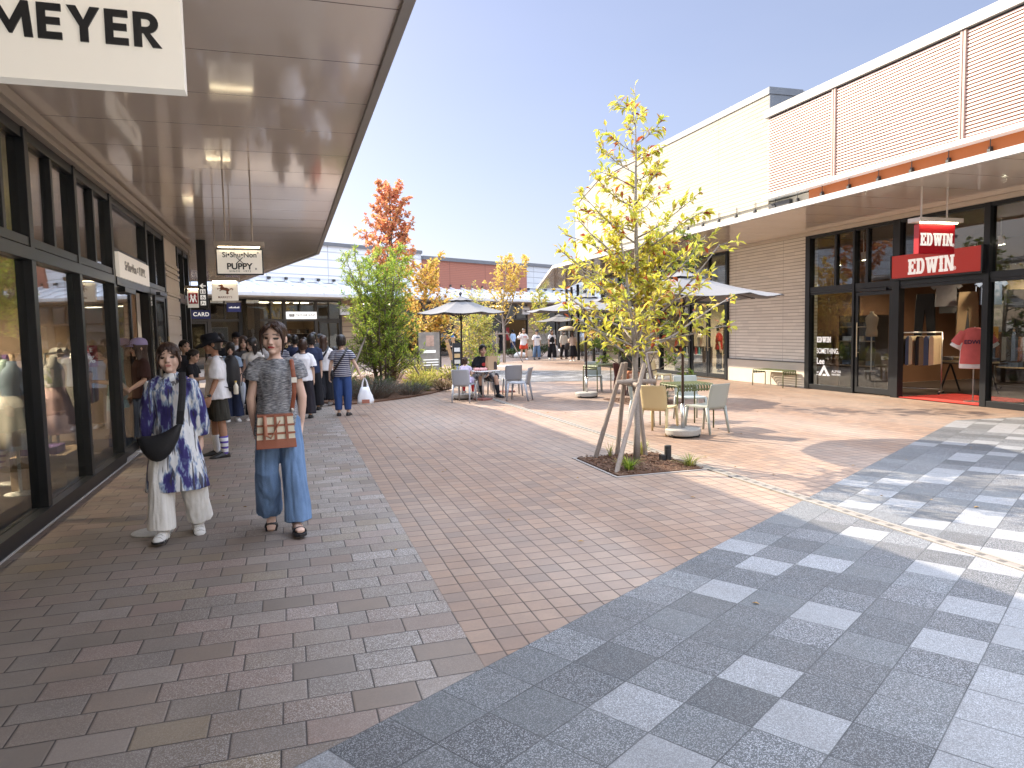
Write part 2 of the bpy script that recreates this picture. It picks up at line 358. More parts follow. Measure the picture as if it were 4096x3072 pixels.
ink = M('black_ink', (.012, .012, .014), .5, 0, .02); white_ink = M('white_ink', (.88, .86, .82), .5, 0, .02, emit=.12)  # white lettering given a slight glow to keep it bright
red_sign = M('red_sign_face', (.33, .008, .014), .35, 0, .05, 3, emit=.04)
# ---------------------------------------------------------------- left shop building
XL = -2.07
m_soffit, nt, bs = newmat('soffit_panel'); n = N(nt); o = n.obj(); xyz = n.node('ShaderNodeSeparateXYZ', [o])
fy = n.m('FRACT', n.m('DIVIDE', n.m('ADD', xyz.outputs[1], 100.13), .92)); jd = n.m('MINIMUM', fy, n.m('SUBTRACT', 1, fy))
jm = n.rng(jd, .003, .008, 0, 1)
colr = n.mix(n.noise(o, 1.4, 3), (.86, .76, .655), (.89, .79, .69)); colr = n.mix(jm, (.12, .07, .055), colr)
nt.links.new(colr, bs.inputs['Base Color']); bs.inputs['Roughness'].default_value = .10; bs.inputs['Specular IOR Level'].default_value = .6
bs.inputs['Coat Weight'].default_value = .35; bs.inputs['Coat Roughness'].default_value = .05
wob = n.noise(n.scale(o, (.5, 2.2, 1)), 1.1, 1)
nt.links.new(n.bump(n.m('ADD', n.m('MULTIPLY', jm, .15), n.m('MULTIPLY', wob, .5)), .10, .03), bs.inputs['Normal'])
nt.links.new(n.bump(wob, .05, .03), bs.inputs['Coat Normal'])
lb = thing('shop_building', 'dark glazed shop row under a deep glossy beige soffit on the shaded side', 'shop building', (XL, 7, 0))
ZC = 3.45
b = MB(); b.prism([(XL+.02, -8), (.73, -8), (.73, 17.71), (-1.66, 27.5), (-8, 27.5), (-8, 24), (XL-2.0, 20.5), (XL+.02, 17.2)], ZC, ZC+.06)
b.build('soffit', m_soffit, lb, w=True)
b = MB(); b.prism([(.70, -8), (.765, -8), (.765, 17.715), (-1.62, 27.53), (-1.66, 27.52), (.70, 17.7)], ZC-.035, ZC+.065); b.build('canopy_edge', M('canopy_edge_paint', (.33, .31, .29), .5), lb, w=True)
b = MB(); b.prism([(-11, -8), (XL, -8), (XL, 17.2), (XL-2, 20.5), (-11, 24)], ZC+.062, 5.3); b.prism([(XL-.3, -8), (.5, -8), (.5, 17.5), (-1.8, 27), (-8, 27), (XL-2, 20.5), (XL, 17.2)], ZC+.064, ZC+.2)
b.build('parapet', M('grey_parapet', (.4, .4, .4), .7), lb, w=True)
b = MB(); b.box(XL-.1, XL+.12, -8, 16.95, 3.28, 3.33); b.box(XL-.1, XL+.16, -8, 17.0, 3.331, 3.42); b.box(XL-.1, XL+.10, -8, 16.95, 3.42, 3.452); b.build('cornice', soffit_paint, lb, w=True)
# storefront frames
posts = [(-2.2, .1), (-.7, .1), (.8, .1), (2.35, .1), (3.9, .1), (5.35, .1), (6.93, .10), (8.35, .09), (9.87, .12), (12.12, .12), (13.72, .09), (15.33, .1), (16.1, .06), (16.86, .1)]
b = MB()
for y, wd_ in posts: b.box(XL-.06, XL+.07, y-wd_/2, y+wd_/2, .0, 3.285)
for a, c in ((-8, 9.81), (9.93, 12.06), (12.18, 13.67), (15.38, 16.81)):
    b.box(XL-.05, XL+.055, a, c, 3.19, 3.28)
    b.box(XL-.05, XL+.06, a, c, 2.315, 2.39); b.box(XL-.05, XL+.075, a, c, 2.20, 2.305)
for y in (-.2, .45, 1.3, 1.9, 2.9, 3.4, 4.4, 4.9, 5.9, 6.4, 7.64, 9.12, 12.9): b.box(XL-.05, XL+.05, y-.03, y+.03, 2.39, 3.19)
for a, c in ((-8, 9.81), (12.18, 13.67), (15.38, 16.81)): b.box(XL-.05, XL+.09, a, c, 0, .13)
b.build('storefront_frame', black_metal, lb, w=True, bevel=.004)
ys = [p_[0] for p_ in posts]
for a, c in zip(ys, ys[1:]):
    if c < 4 or a == 13.72: continue
    if a != 9.87:
        b = MB(); b.box(XL-.006, XL+.006, a+.05, c-.05, .13, 2.2); b.build('window_pane', shop_glass, lb, w=True)
    b = MB(); b.box(XL-.006, XL+.006, a+.05, c-.05, 2.391 if a != 9.87 else 2.66, 3.19); b.build('upper_pane', shop_glass, lb, w=True)
b = MB(); b.box(XL-.05, XL+.06, 9.93, 12.06, 2.615, 2.66); b.box(XL-.05, XL+.08, 9.93, 12.06, 2.2, 2.296); b.build('transom', black_metal, lb, w=True)
# doors: one shut, one folded open against the front
def door(par, name, x0, x1, y0, y1, axis, handle, z1=2.19):
    b = MB(); f = .075; t = .022
    if axis == 'y':
        b.box(x0-t, x0+t, y0, y0+f, .03, z1); b.box(x0-t, x0+t, y1-f, y1, .03, z1); b.box(x0-t, x0+t, y0+f, y1-f, .03, .03+f*1.6); b.box(x0-t, x0+t, y0+f, y1-f, z1-f, z1)
    else:
        b.box(x0, x0+f, y0-t, y0+t, .03, z1); b.box(x1-f, x1, y0-t, y0+t, .03, z1); b.box(x0+f, x1-f, y0-t, y0+t, .03, .03+f*1.6); b.box(x0+f, x1-f, y0-t, y0+t, z1-f, z1)
    d = b.build(name, black_metal, par, w=True, bevel=.003)
    b = MB()
    if axis == 'y': b.box(x0-.005, x0+.005, y0+f, y1-f, .03+f*1.6, z1-f)
    else: b.box(x0+f, x1-f, y0-.005, y0+.005, .03+f*1.6, z1-f)
    b.build('pane', clear_glass, d, w=True)
    b = MB(); hx, hy, s_ = handle
    b.path([(hx, hy, .8), (hx, hy, 1.55)], .012, 10)
    for z in (.9, 1.45): b.path([(hx, hy, z), (hx-s_*.06 if axis == 'y' else hx, hy if axis == 'y' else hy-s_*.06, z)], .008, 8)
    b.build('handle', M('brass_handle', (.62, .52, .36), .3, .8), d, w=True); return d
door(lb, 'door', XL+.03, 0, 9.94, 10.86, 'y', (XL+.10, 10.72, 1))
door(lb, 'door', XL+.11, 0, 12.2, 13.1, 'y', (XL+.18, 12.98, 1))
b = MB(); b.box(XL+.05, XL+.13, 10.1, 10.75, 2.12, 2.18); b.box(XL+.14, XL+.2, 12.25, 12.9, 2.19, 2.24); b.build('door_closer', black_metal, lb, w=True)
# clapboard wall between the two fronts
b = MB(); z = 0
hs = [.30, .05, .05, .05, .05, .05, .05, .05, .32, .30, .30, .30, .05, .30, .05, .05, .28, .05, .05, .05, .05, .05, .05]
for i, h_ in enumerate(hs):
    if z+h_ > 3.28: h_ = 3.28-z
    if h_ <= 0: break
    b.box(XL-.1, XL+(.075 if h_ > .1 else .06+.03*(i % 2)), 13.77, 15.28, z+.006, z+h_-.004); z += h_
b.box(XL-.12, XL+.045, 13.768, 15.282, 0, 3.28)
b.build('clapboard_wall', M('cream_clapboard', (.78, .72, .63), .7, 0, .08), lb, w=True)
# end return and inner shell
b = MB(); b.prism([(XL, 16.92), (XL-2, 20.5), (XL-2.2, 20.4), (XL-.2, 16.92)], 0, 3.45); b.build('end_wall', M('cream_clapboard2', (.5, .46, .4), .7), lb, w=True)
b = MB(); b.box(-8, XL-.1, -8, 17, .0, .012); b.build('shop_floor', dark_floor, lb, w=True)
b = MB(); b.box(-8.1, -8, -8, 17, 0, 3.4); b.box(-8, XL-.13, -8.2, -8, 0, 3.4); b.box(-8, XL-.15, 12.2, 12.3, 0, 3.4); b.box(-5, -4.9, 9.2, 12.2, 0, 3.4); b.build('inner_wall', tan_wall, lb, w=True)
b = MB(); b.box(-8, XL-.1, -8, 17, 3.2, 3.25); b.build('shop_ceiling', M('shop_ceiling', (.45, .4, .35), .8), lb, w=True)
# hanging signs along the soffit
def hang_sign(nm, label, y, x0, x1, z0, z1, rim, top=.06, face=lit_panel, group='signs hanging below the left soffit', zs=ZC):
    t = thing(nm, label, 'sign', ((x0+x1)/2, y, z0), group=group)
    b = MB(); b.box(x0, x1, y-.03, y+.03, z0, z1); b.build('panel', face, t, w=True)
    if rim:
        b = MB(); q = .012
        b.box(x0-q, x1+q, y-.034, y+.034, z0-q, z0); b.box(x0-q, x1+q, y-.034, y+.034, z1, z1+q); b.box(x0-q, x0, y-.034, y+.034, z0, z1); b.box(x1, x1+q, y-.034, y+.034, z0, z1)
        b.build('rim', black_metal, t, w=True)
    b = MB(); b.box(x0-.03, x1+.03, y-.06, y+.06, z1+.035, z1+.035+top); b.build('lamp_rail', soffit_paint, t, w=True, bevel=.004)
    b = MB(); b.box(x0+.02, x1-.02, y-.055, y-.036, z1+.024, z1+.033); b.build('light_strip', M('strip_glow', (1, .78, .5), .5, emit=6), t, w=True)
    for x in (x0+(x1-x0)*.2, x1-(x1-x0)*.2):
        b = MB(); b.path([(x, y, z1+.035+top), (x, y, zs)], .009, 8); b.path([(x, y, z1+.3), (x, y, z1+.33)], .013, 8); b.build('rod', soffit_paint, t, w=True)
    return t
FX, UZ = (1, 0, 0), (0, 0, 1)
t = hang_sign('hanging_sign', 'large white hanging sign lettered MEYER in heavy black capitals close overhead', 2.4, -.95, -.265, 2.277, 2.76, False)
word(GEO, 'MEYER', .097, (-.537, 2.366, 2.438), FX, UZ, ink, t, gap=.12)
t = hang_sign('hanging_sign', 'black rimmed hanging sign lettered Si Shu Non and PUPPY over the walkway', 9, -.755, -.265, 2.26, 2.535, True)
text('Si•Shu•Non', .085, (-.51, 8.966, 2.475), FX, UZ, ink, t, .012, .95)
text('®', .03, (-.31, 8.966, 2.50), FX, UZ, ink, t)
glyphs([[(-.03, .036), (-.036, .03), (-.006, 0), (-.036, -.03), (-.03, -.036), (0, -.006), (.03, -.036), (.036, -.03), (.006, 0), (.036, .03), (.03, .036), (0, .006)]], (-.51, 8.966, 2.415), FX, UZ, ink, t, .002)
text('PUPPY', .098, (-.515, 8.966, 2.342), FX, UZ, ink, t, .03, 1.0)
text('R', .03, (-.335, 8.966, 2.315), FX, UZ, ink, t, .03)
text('SINCE  1972', .028, (-.51, 8.966, 2.288), FX, UZ, ink, t, 0, 1.25, spacing=1.3)
t = hang_sign('hanging_sign', 'small cream hanging sign with a brown rearing horse above MARKEY\'S', 13, -1.20, -.79, 2.13, 2.42, False, group='signs hanging below the left soffit')
brown_ink = M('brown_ink', (.19, .065, .03), .5, 0, .05)
hx = [(.10, 0), (.13, .05), (.10, .13), (.155, .20), (.15, .30), (.06, .36), (-.02, .37), (-.075, .45), (-.07, .52), (-.115, .565), (-.135, .53), (-.215, .50), (-.235, .455), (-.2, .435), (-.15, .44), (-.165, .36), (-.20, .33), (-.27, .335), (-.285, .27), (-.25, .265), (-.245, .305), (-.19, .295), (-.15, .26), (-.20, .22), (-.19, .16), (-.165, .17), (-.165, .205), (-.09, .235), (-.02, .21), (.03, .19), (.05, .12), (.02, .06), (.06, .0)]
tl = [(.15, .30), (.24, .33), (.285, .26), (.26, .18), (.245, .25), (.2, .26), (.155, .22)]
glyphs([[(x*.44, y*.30) for x, y in hx], [(x*.44+.004, y*.30+.004) for x, y in tl]], (-.99, 12.966, 2.235), FX, UZ, brown_ink, t, .002, 'emblem')
text("MARKEY'S", .048, (-.995, 12.966, 2.185), FX, UZ, brown_ink, t, .01, .95, spacing=1.1)
t = hang_sign('hanging_sign', 'small white hanging sign with a red square twin figure emblem', 16.4, -1.99, -1.66, 2.14, 2.5, False)
b = MB(); b.box(-1.97, -1.79, 16.355, 16.369, 2.22, 2.44); b.build('emblem', M('red_emblem', (.6, .02, .03), .5), t, w=True)
for s_ in (-1, 1):
    b = MB(); cx = -1.88+s_*.035
    b.lathe([(.018, 0), (.018, .002)], (0, 0, 0), 12)
    b.v = [V((cx+q.x, 16.352-q.z, 2.395+q.y)) for q in b.v]
    b.path([(cx, 16.352, 2.375), (cx-s_*.01, 16.352, 2.32)], .012, 6); b.path([(cx, 16.352, 2.33), (cx+s_*.03, 16.352, 2.25)], .010, 6); b.path([(cx-s_*.02, 16.352, 2.33), (cx-s_*.032, 16.352, 2.25)], .010, 6); b.path([(cx-.03, 16.352, 2.36), (cx+.03, 16.352, 2.365)], .008, 6)
    b.build('figure_mark', white_ink, t, w=True)
# shop name over the door
t = thing('door_sign', 'white lightbox lettered Si Shu Non x PUPPY above the left shop door', 'sign', (XL+.05, 11, 2.29))
b = MB(); b.box(XL-.02, XL+.10, 9.99, 12.0, 2.30, 2.612); b.build('lightbox', lit_panel, t, w=True, bevel=.004)
grey_ink = M('grey_ink', (.3, .29, .28), .5)
text('Si•Shu•Non × PUPPY.', .165, (XL+.103, 11, 2.46), (0, 1, 0), UZ, grey_ink, t, .01, .95)
# ---------------------------------------------------------------- right shop building
XR = 11.9; ZR = 3.70; XC = 9.04
rb = thing('shop_building', 'sunlit shop row with pinkish louvred upper wall and pale canopy on the right', 'shop building', (XR, 10, 0))
CH = (1.5/6.38, 6.2/6.38)      # chamfered far part of the front
def chp(d, off=0): return (XR+CH[0]*d-CH[1]*off, 26.2+CH[1]*d+CH[0]*off)
outer = [(XC, -4), (XC, 24.0), (12.8, 36.5)]
b = MB(); b.prism(outer+[(14.9, 36.5), chp(10.5), (XR-.02, 26.2), (XR-.02, -4)], ZR, ZR+.05)
m_soff2 = m_soffit.copy(); m_soff2.name = 'soffit_panel_warm'
b.build('soffit', m_soff2, rb, w=True)
b = MB(); b.prism([(XC-.05, -4), (XC+.03, -4), (XC+.03, 24.0), (12.87, 36.5), (12.78, 36.53), (XC-.05, 24.02)], ZR-.03, ZR+.075)
b.build('canopy_edge', M('canopy_white', (.55, .54, .52), .4, 0, .05), rb, w=True)
b = MB(); b.prism([(XC+.04, -4), (XC+.04, 24.0), (12.9, 36.5), (14.8, 36.5), chp(10.5), (XR-.02, 26.2), (XR-.02, -4)], ZR+.052, ZR+.065); b.build('canopy_roof', M('canopy_roof_metal', (.5, .5, .49), .5, .2), rb, w=True)
clampm = M('dark_clamp', (.06, .06, .06), .5, .4)
for k in range(22):
    y = 3.1+k*.83
    b = MB(); b.box(XR-.10, XR-.022, y-.03, y+.03, 4.44, 4.53); b.box(XR-.08, XR-.022, y-.02, y+.02, 4.53, 4.57); b.path([(XR-.06, y, 4.57), (XR-.06, y, 4.75)], .008, 6)
    b.build('canopy_clamp', clampm, rb, w=True)
# cream tile-clad walls (fine courses)
def cladding(name, col, h, w_, jd=(.3, .24, .18), bst=.5, panel=0):
    m, nt, bs = newmat(name); n = N(nt); o = n.obj(); xyz = n.node('ShaderNodeSeparateXYZ', [o]); z = xyz.outputs[2]; y = xyz.outputs[1]
    zr = n.m('DIVIDE', n.m('ADD', z, 50), h); r = n.m('FLOOR', zr); fz = n.m('FRACT', zr)
    xr = n.m('ADD', n.m('DIVIDE', n.m('ADD', y, 200), w_), n.node('ShaderNodeTexWhiteNoise', {'W': r}, noise_dimensions='1D').outputs['Value']); c = n.m('FLOOR', xr)
    wn = n.node('ShaderNodeTexWhiteNoise', {'Vector': n.node('ShaderNodeCombineXYZ', [c, r, 0]).outputs[0]}, noise_dimensions='2D').outputs['Value']
    jm = n.rng(n.m('MINIMUM', fz, n.m('SUBTRACT', 1, fz)), .04, .12, 0, 1)
    cc = n.mix(wn, [k*.92 for k in col], [min(1, k*1.06) for k in col]); cc = n.mix(n.rng(n.noise(o, .7, 4), .35, .8, 0, .12), cc, [k*.7 for k in col])
    cc = n.mix(jm, jd, cc); hg = n.m('ADD', jm, n.m('MULTIPLY', wn, .35))
    if panel:
        fp = n.m('FRACT', n.m('DIVIDE', n.m('ADD', y, 200.7), panel)); pm = n.rng(n.m('MINIMUM', fp, n.m('SUBTRACT', 1, fp)), .0015, .004, 0, 1)
        cc = n.mix(pm, [k*.55 for k in col], cc)
    nt.links.new(cc, bs.inputs['Base Color']); bs.inputs['Roughness'].default_value = .75; bs.inputs['Specular IOR Level'].default_value = .3
    nt.links.new(n.bump(hg, bst, .006), bs.inputs['Normal']); return m
m_cream = cladding('cream_tile_cladding', (.43, .395, .32), .105, .42, (.27, .22, .155), .7, 2.9)
m_cream2 = cladding('cream_tile_cladding_low', (.80, .76, .67), .082, .36, (.32, .28, .22), .4, 2.0)
coping_m = M('grey_coping', (.34, .335, .32), .45, .3, .08, 2)
b = MB(); e = chp(6.4); b.prism([(XR-.04, 15.86), (XR-.04, 26.2), (e[0]-.04, e[1]), (e[0]+4, e[1]), (20, 15.86)], 4.62, 7.36)
up_ = b.build('upper_wall', m_cream, rb, w=True)
b = MB(); b.prism([(XR-.07, 15.84), (XR-.07, 26.21), (e[0]-.07, e[1]+.03), (e[0]+4, e[1]+.03), (20, 15.84)], 7.36, 7.52); b.build('coping', coping_m, rb, w=True)
b = MB(); b.box(XR-.039, XR+.95, 15.82, 15.858, 5.0, 7.36); b.box(XR-.075, XR+.95, 15.80, 15.838, 7.36, 7.53); b.build('parapet_end', M('dark_grey_metal', (.14, .15, .165), .45, .3), rb, w=True)
b = MB(); b.prism([(XR+.02, -4), (XR+.02, 26.2), (e[0]+.05, e[1]), (20, e[1]), (20, -4)], 3.78, 4.66)
b.build('recess_wall', M('recess_cream', (.55, .5, .4), .8), rb, w=True)
b = MB(); b.box(XR-.02, XR+.018, -4, 14.38, 3.78, 4.80); b.build('orange_band', M('orange_panel', (.42, .12, .025), .6, 0, .06), rb, w=True)
b = MB(); b.box(XR-.25, XR+.1, -4, 15.85, 4.70, 4.76); b.build('eaves_flashing', white_paint, rb, w=True)
b = MB(); b.path([(XR-.14, -4, 4.79), (XR-.14, 15.85, 4.79)], .035, 10); b.build('maroon_pipe', M('maroon_pipe', (.22, .05, .05), .4), rb, w=True)
b = MB(); b.box(XR-.08, XR+.05, 15.0, 15.8, 4.35, 4.6)
for k in range(4): b.ell((XR-.1, 15.1+k*.16, 4.3), .05, .05, .05, 8, 5)
b.build('junction_box', clampm, rb, w=True)
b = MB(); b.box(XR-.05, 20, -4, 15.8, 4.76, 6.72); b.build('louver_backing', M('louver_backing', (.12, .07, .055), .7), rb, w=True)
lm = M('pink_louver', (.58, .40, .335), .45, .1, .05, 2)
pp = [15.82, 13.44, 10.24, 7.04, 3.84, .64]
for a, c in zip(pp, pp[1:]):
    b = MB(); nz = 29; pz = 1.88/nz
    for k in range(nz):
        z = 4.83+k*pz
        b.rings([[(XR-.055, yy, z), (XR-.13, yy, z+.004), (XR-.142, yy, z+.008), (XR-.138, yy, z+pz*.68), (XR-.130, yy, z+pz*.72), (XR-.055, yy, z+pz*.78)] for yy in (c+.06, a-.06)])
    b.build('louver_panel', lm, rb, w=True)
    b = MB(); b.box(XR-.17, XR-.05, c-.055, c-.01, 4.8, 6.72); b.box(XR-.17, XR-.05, c+.01, c+.055, 4.8, 6.72); b.box(XR-.11, XR-.05, c-.01, c+.01, 4.8, 6.72); b.build('louver_post', M('louver_post', (.42, .29, .24), .45), rb, w=True)
b = MB(); ys = [16-.15, 12.2, 8.9, 5.6, 2.3, -4]
for a, c in zip(ys, ys[1:]): b.box(XR-.2, XR+.5, c+.004, a-.004, 6.735, 6.93)
b.build('coping', M('cream_coping', (.36, .345, .315), .45, .2, .06, 2), rb, w=True)
# ground floor
b = MB(); b.box(XR, XR+.3, 14.42, 17.62, .62, 3.66); b.build('tiled_wall', m_cream2, rb, w=True)
b = MB(); b.box(XR-.05, XR+.3, 14.42, 17.62, 0, .60); b.build('plinth_wall', M('plinth_cream', (.60, .55, .46), .8, 0, .08, 3, .15, 60), rb, w=True)
b = MB(); b.box(XR-.065, XR, 14.42, 17.62, .603, .622); b.build('dado_strip', M('dado_strip', (.1, .1, .1), .5), rb, w=True)
b = MB(); b.box(XR-.12, XR+.05, -4, 14.35, 3.61, 3.695); b.box(XR-.1, XR+.05, 14.38, 26.1, 3.63, 3.695); b.build('cornice', M('cream_trim', (.6, .54, .45), .5), rb, w=True)
def rfront(y0, y1, posts, ups, name='storefront_frame', trans=(2.20, 2.40), top=3.61, sill=.11, skip=()):
    b = MB()
    for y, w_ in posts: b.box(XR-.08, XR+.07, y-w_/2, y+w_/2, 0, top)
    for y in ups: b.box(XR-.05, XR+.05, y-.035, y+.035, trans[1], top)
    ys = sorted(p_[0] for p_ in posts); wds = dict(posts)
    for a, c in zip(ys, ys[1:]):
        a2, c2 = a+wds[a]/2, c-wds[c]/2
        b.box(XR-.06, XR+.055, a2, c2, trans[0]+.08, trans[1]); b.box(XR-.07, XR+.055, a2, c2, top-.07, top-.002); b.box(XR-.05, XR+.05, a2, c2, trans[0]+.02, trans[0]+.078)
        if a not in skip: b.box(XR-.07, XR+.06, a2, c2, 0, sill)
    b.build(name, black_metal, rb, w=True, bevel=.004)
    for a, c in zip(ys, ys[1:]):
        if a not in skip:
            b = MB(); b.box(XR-.005, XR+.005, a+.05, c-.05, sill, trans[0]+.02); b.build('window_pane', shop_glass, rb, w=True)
        ul = sorted([a]+[u for u in ups if a < u < c]+[c])
        for p_, q_ in zip(ul, ul[1:]):
            b = MB(); b.box(XR-.005, XR+.005, p_+.035, q_-.035, trans[1], top-.06); b.build('upper_pane', shop_glass, rb, w=True)
rfront(-4, 14.4, [(14.33, .15), (12.87, .06), (11.72, .18), (9.74, .12), (7.6, .09), (5.6, .09), (3.0, .1)], [13.45, 12.52, 8.7, 6.6], skip=(11.72, 9.74))
door(rb, 'door', XR-.03, 0, 11.82, 12.82, 'y', (XR-.10, 12.72, -1), 2.2)
b = MB(); b.box(XR-.09, XR+.05, 11.95, 12.6, 2.205, 2.265); b.build('door_closer', black_metal, rb, w=True)
# second shop beyond the tiled wall
rfront(17.6, 26.2, [(17.66, .09), (19.62, .09), (21.5, .09), (23.2, .1), (24.6, .1), (26.1, .14)], [18.6, 20.6, 22.3], skip=(17.66,))
door(rb, 'door', XR-.02, 0, 17.72, 18.63, 'y', (XR-.09, 18.56, -1), 2.2)
door(rb, 'door', XR-.02, 0, 18.65, 19.56, 'y', (XR-.09, 18.72, -1), 2.2)
for k, (dd, dw) in enumerate(((.0, .1), (1.3, .08), (2.6, .08), (3.9, .08), (5.2, .08), (6.3, .12))):
    b = MB(); x, y = chp(dd*1.6, .0); b.box(x-.05, x+.05, y-.05, y+.05, 0, 3.65); b.build('corner_post', black_metal, rb, w=True)
b = MB()
for k in range(4): x, y = chp(.1+k*2.3, -.01); x2, y2 = chp(2.2+k*2.3, -.01); b.poly([(x, y, .1), (x2, y2, .1), (x2, y2, 3.5), (x, y, 3.5)])
b.build('window_pane', shop_glass, rb, w=True)
# inner shells
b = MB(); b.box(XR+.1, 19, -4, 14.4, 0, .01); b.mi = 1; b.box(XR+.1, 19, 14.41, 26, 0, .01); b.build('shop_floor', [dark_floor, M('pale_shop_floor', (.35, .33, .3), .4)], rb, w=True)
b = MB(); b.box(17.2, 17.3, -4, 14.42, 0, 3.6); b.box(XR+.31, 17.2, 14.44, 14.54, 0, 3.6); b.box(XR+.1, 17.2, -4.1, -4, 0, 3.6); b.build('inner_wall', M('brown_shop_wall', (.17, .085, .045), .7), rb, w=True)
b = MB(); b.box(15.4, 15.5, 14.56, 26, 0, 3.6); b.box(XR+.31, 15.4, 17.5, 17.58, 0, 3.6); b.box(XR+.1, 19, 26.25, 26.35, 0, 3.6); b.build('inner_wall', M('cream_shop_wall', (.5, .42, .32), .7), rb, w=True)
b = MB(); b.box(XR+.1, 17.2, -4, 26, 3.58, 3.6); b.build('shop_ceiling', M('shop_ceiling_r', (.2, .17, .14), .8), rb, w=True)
b = MB(); b.box(XR-.06, XR+1.5, 9.82, 11.6, .012, .022); tag(b.build('door_mat', M('red_mat', (.45, .03, .02), .9, 0, .15, 30)), 'red entrance mat on the floor of the open jeans shop doorway', 'door mat')
# fascia sign, hanging sign, window lettering
MY = (0, -1, 0)
t = thing('fascia_sign', 'wide red lightbox lettered EDWIN above the open shop doorway', 'sign', (XR, 10.75, 2.42))
b = MB(); b.box(XR-.16, XR-.05, 9.77, 11.74, 2.42, 2.87); b.build('lightbox', M('orange_red_face', (.40, .022, .012), .35, 0, .12, 1.5, emit=.08), t, w=True, bevel=.004)
b = MB(); b.box(XR-.17, XR-.045, 9.74, 11.77, 2.38, 2.416); b.box(XR-.17, XR-.045, 9.735, 9.767, 2.417, 2.88); b.box(XR-.17, XR-.045, 11.743, 11.775, 2.417, 2.88); b.build('sign_frame', black_metal, t, w=True)
word(SLAB, 'EDWIN', .30, (XR-.165, 10.82, 2.62), MY, UZ, white_ink, t, gap=.04, xs=.92)
text('®', .1, (XR-.165, 10.30, 2.51), MY, UZ, white_ink, t)
t = thing('hanging_sign', 'red square sign lettered EDWIN hanging on two rods below the right canopy', 'sign', (10.06, 9.2, 2.63))
x0, x1, z0, z1 = 9.68, 10.42, 2.63, 3.10
b = MB(); b.box(x0, x1, 9.15, 9.25, z0, z1); b.build('panel', red_sign, t, w=True, bevel=.003)
b = MB(); b.box(x0-.06, x1+.1, 9.08, 9.32, z1+.03, z1+.10); b.build('lamp_rail', M('pale_rail', (.62, .56, .50), .4), t, w=True, bevel=.006)
b = MB(); b.box(x0, x1, 9.10, 9.14, z1+.012, z1+.029); b.build('light_strip', M('strip_glow', (1, .78, .5), .5), t, w=True)
for x in (x0+.09, x1-.12):
    b = MB(); b.path([(x, 9.2, z1+.1), (x, 9.2, ZR)], .014, 8); b.build('rod', M('pale_rail', ()), t, w=True)
word(SLAB, 'EDWIN', .20, (10.04, 9.146, 2.86), FX, UZ, white_ink, t, gap=.05, xs=.88)
text('®', .07, (10.38, 9.146, 2.77), FX, UZ, white_ink, t)
t = thing('window_lettering', 'white brand names lettered down the shop window left of its door', 'lettering', (XR-.02, 13.7, .7))
word(SLAB, 'EDWIN', .13, (XR-.012, 14.06, 1.17), MY, UZ, white_ink, t, gap=.04, align=0, xs=.95, ext=.001)
text('SOMETHING.', .17, (XR-.012, 14.06, .90), MY, UZ, white_ink, t, .012, .72, .001, 'LEFT')
text('Lee', .2, (XR-.012, 14.06, .66), MY, UZ, white_ink, t, .02, .9, .001, 'LEFT')
glyphs([[(.0, 0), (.17, .24), (.21, .24), (.38, 0), (.29, 0), (.19, .15), (.09, 0)], [(-.05, .06), (-.05, .085), (.02, .085), (0, .06)], [(-.05, .0), (-.05, .03), (-.02, .03), (-.04, 0)], [(.14, .0), (.16, .04), (.24, .04), (.26, 0)]], (XR-.012, 14.0, .33), MY, UZ, white_ink, t, .001)
text('ALPHA', .085, (XR-.012, 13.56, .44), MY, UZ, white_ink, t, .01, .95, .001, 'LEFT', spacing=1.25)
text('INDUSTRIES', .055, (XR-.012, 13.56, .37), MY, UZ, white_ink, t, .01, .85, .001, 'LEFT', spacing=1.1)
# ---------------------------------------------------------------- far building across the end of the street
NB = (.51628, -.85642)
bb = thing('shop_building', 'long far shop row with white, brick red and grey upper walls closing the street', 'shop building', (-33*NB[0], -33*NB[1], 0), R_(31.08))
def bx(name, mat, *bs, bevel=0):
    b = MB()
    for q in bs: b.box(*q)
    return b.build(name, mat, bb, bevel=bevel)
def siding(name, col, h, pnl=0, hz=1.):
    m, nt, bs = newmat(name); n = N(nt); xyz = n.node('ShaderNodeSeparateXYZ', [n.obj()])
    fz = n.m('FRACT', n.m('DIVIDE', n.m('ADD', xyz.outputs[2], 50), h)); jm = n.rng(n.m('MINIMUM', fz, n.m('SUBTRACT', 1, fz)), .03, .1, 0, 1)
    c = n.mix(n.noise(n.obj(), .8, 4), [k*.92 for k in col], [min(1, k*1.06) for k in col]); c = n.mix(jm, [k*.62 for k in col], c)
    if pnl:
        fp = n.m('FRACT', n.m('DIVIDE', n.m('ADD', xyz.outputs[0], 100), pnl)); c = n.mix(n.rng(n.m('MINIMUM', fp, n.m('SUBTRACT', 1, fp)), .004, .012, 0, 1), [k*.6 for k in col], c)
    nt.links.new(c, bs.inputs['Base Color']); bs.inputs['Roughness'].default_value = .6
    nt.links.new(n.bump(jm, .5, .02), bs.inputs['Normal']); return m
bx('upper_wall', siding('white_siding', (.72, .73, .75), .42, 3.6), (6, 29.0, 0, 8, 4.22, 6.2))
bx('coping', M('slate_coping', (.16, .165, .18), .5, .2), (5.9, 29.0, -.1, 8, 6.2, 6.38))
bx('upper_wall', siding('brick_red_siding', (.34, .13, .085), .11, 3.2), (29.02, 38.6, -.12, 8, 4.0, 5.86))
bx('coping', M('slate_coping', ()), (28.98, 38.64, -.2, 8, 5.86, 6.08))
bx('upper_wall', siding('grey_siding', (.52, .54, .56), .40, 3.1), (38.62, 62, .0, 8, 4.0, 6.0))
bx('coping', M('slate_coping', ()), (38.66, 62, -.1, 8, 6.0, 6.2))
cg = M('pale_canopy_sheet', (.62, .64, .68), .35, .1, .05, 1)
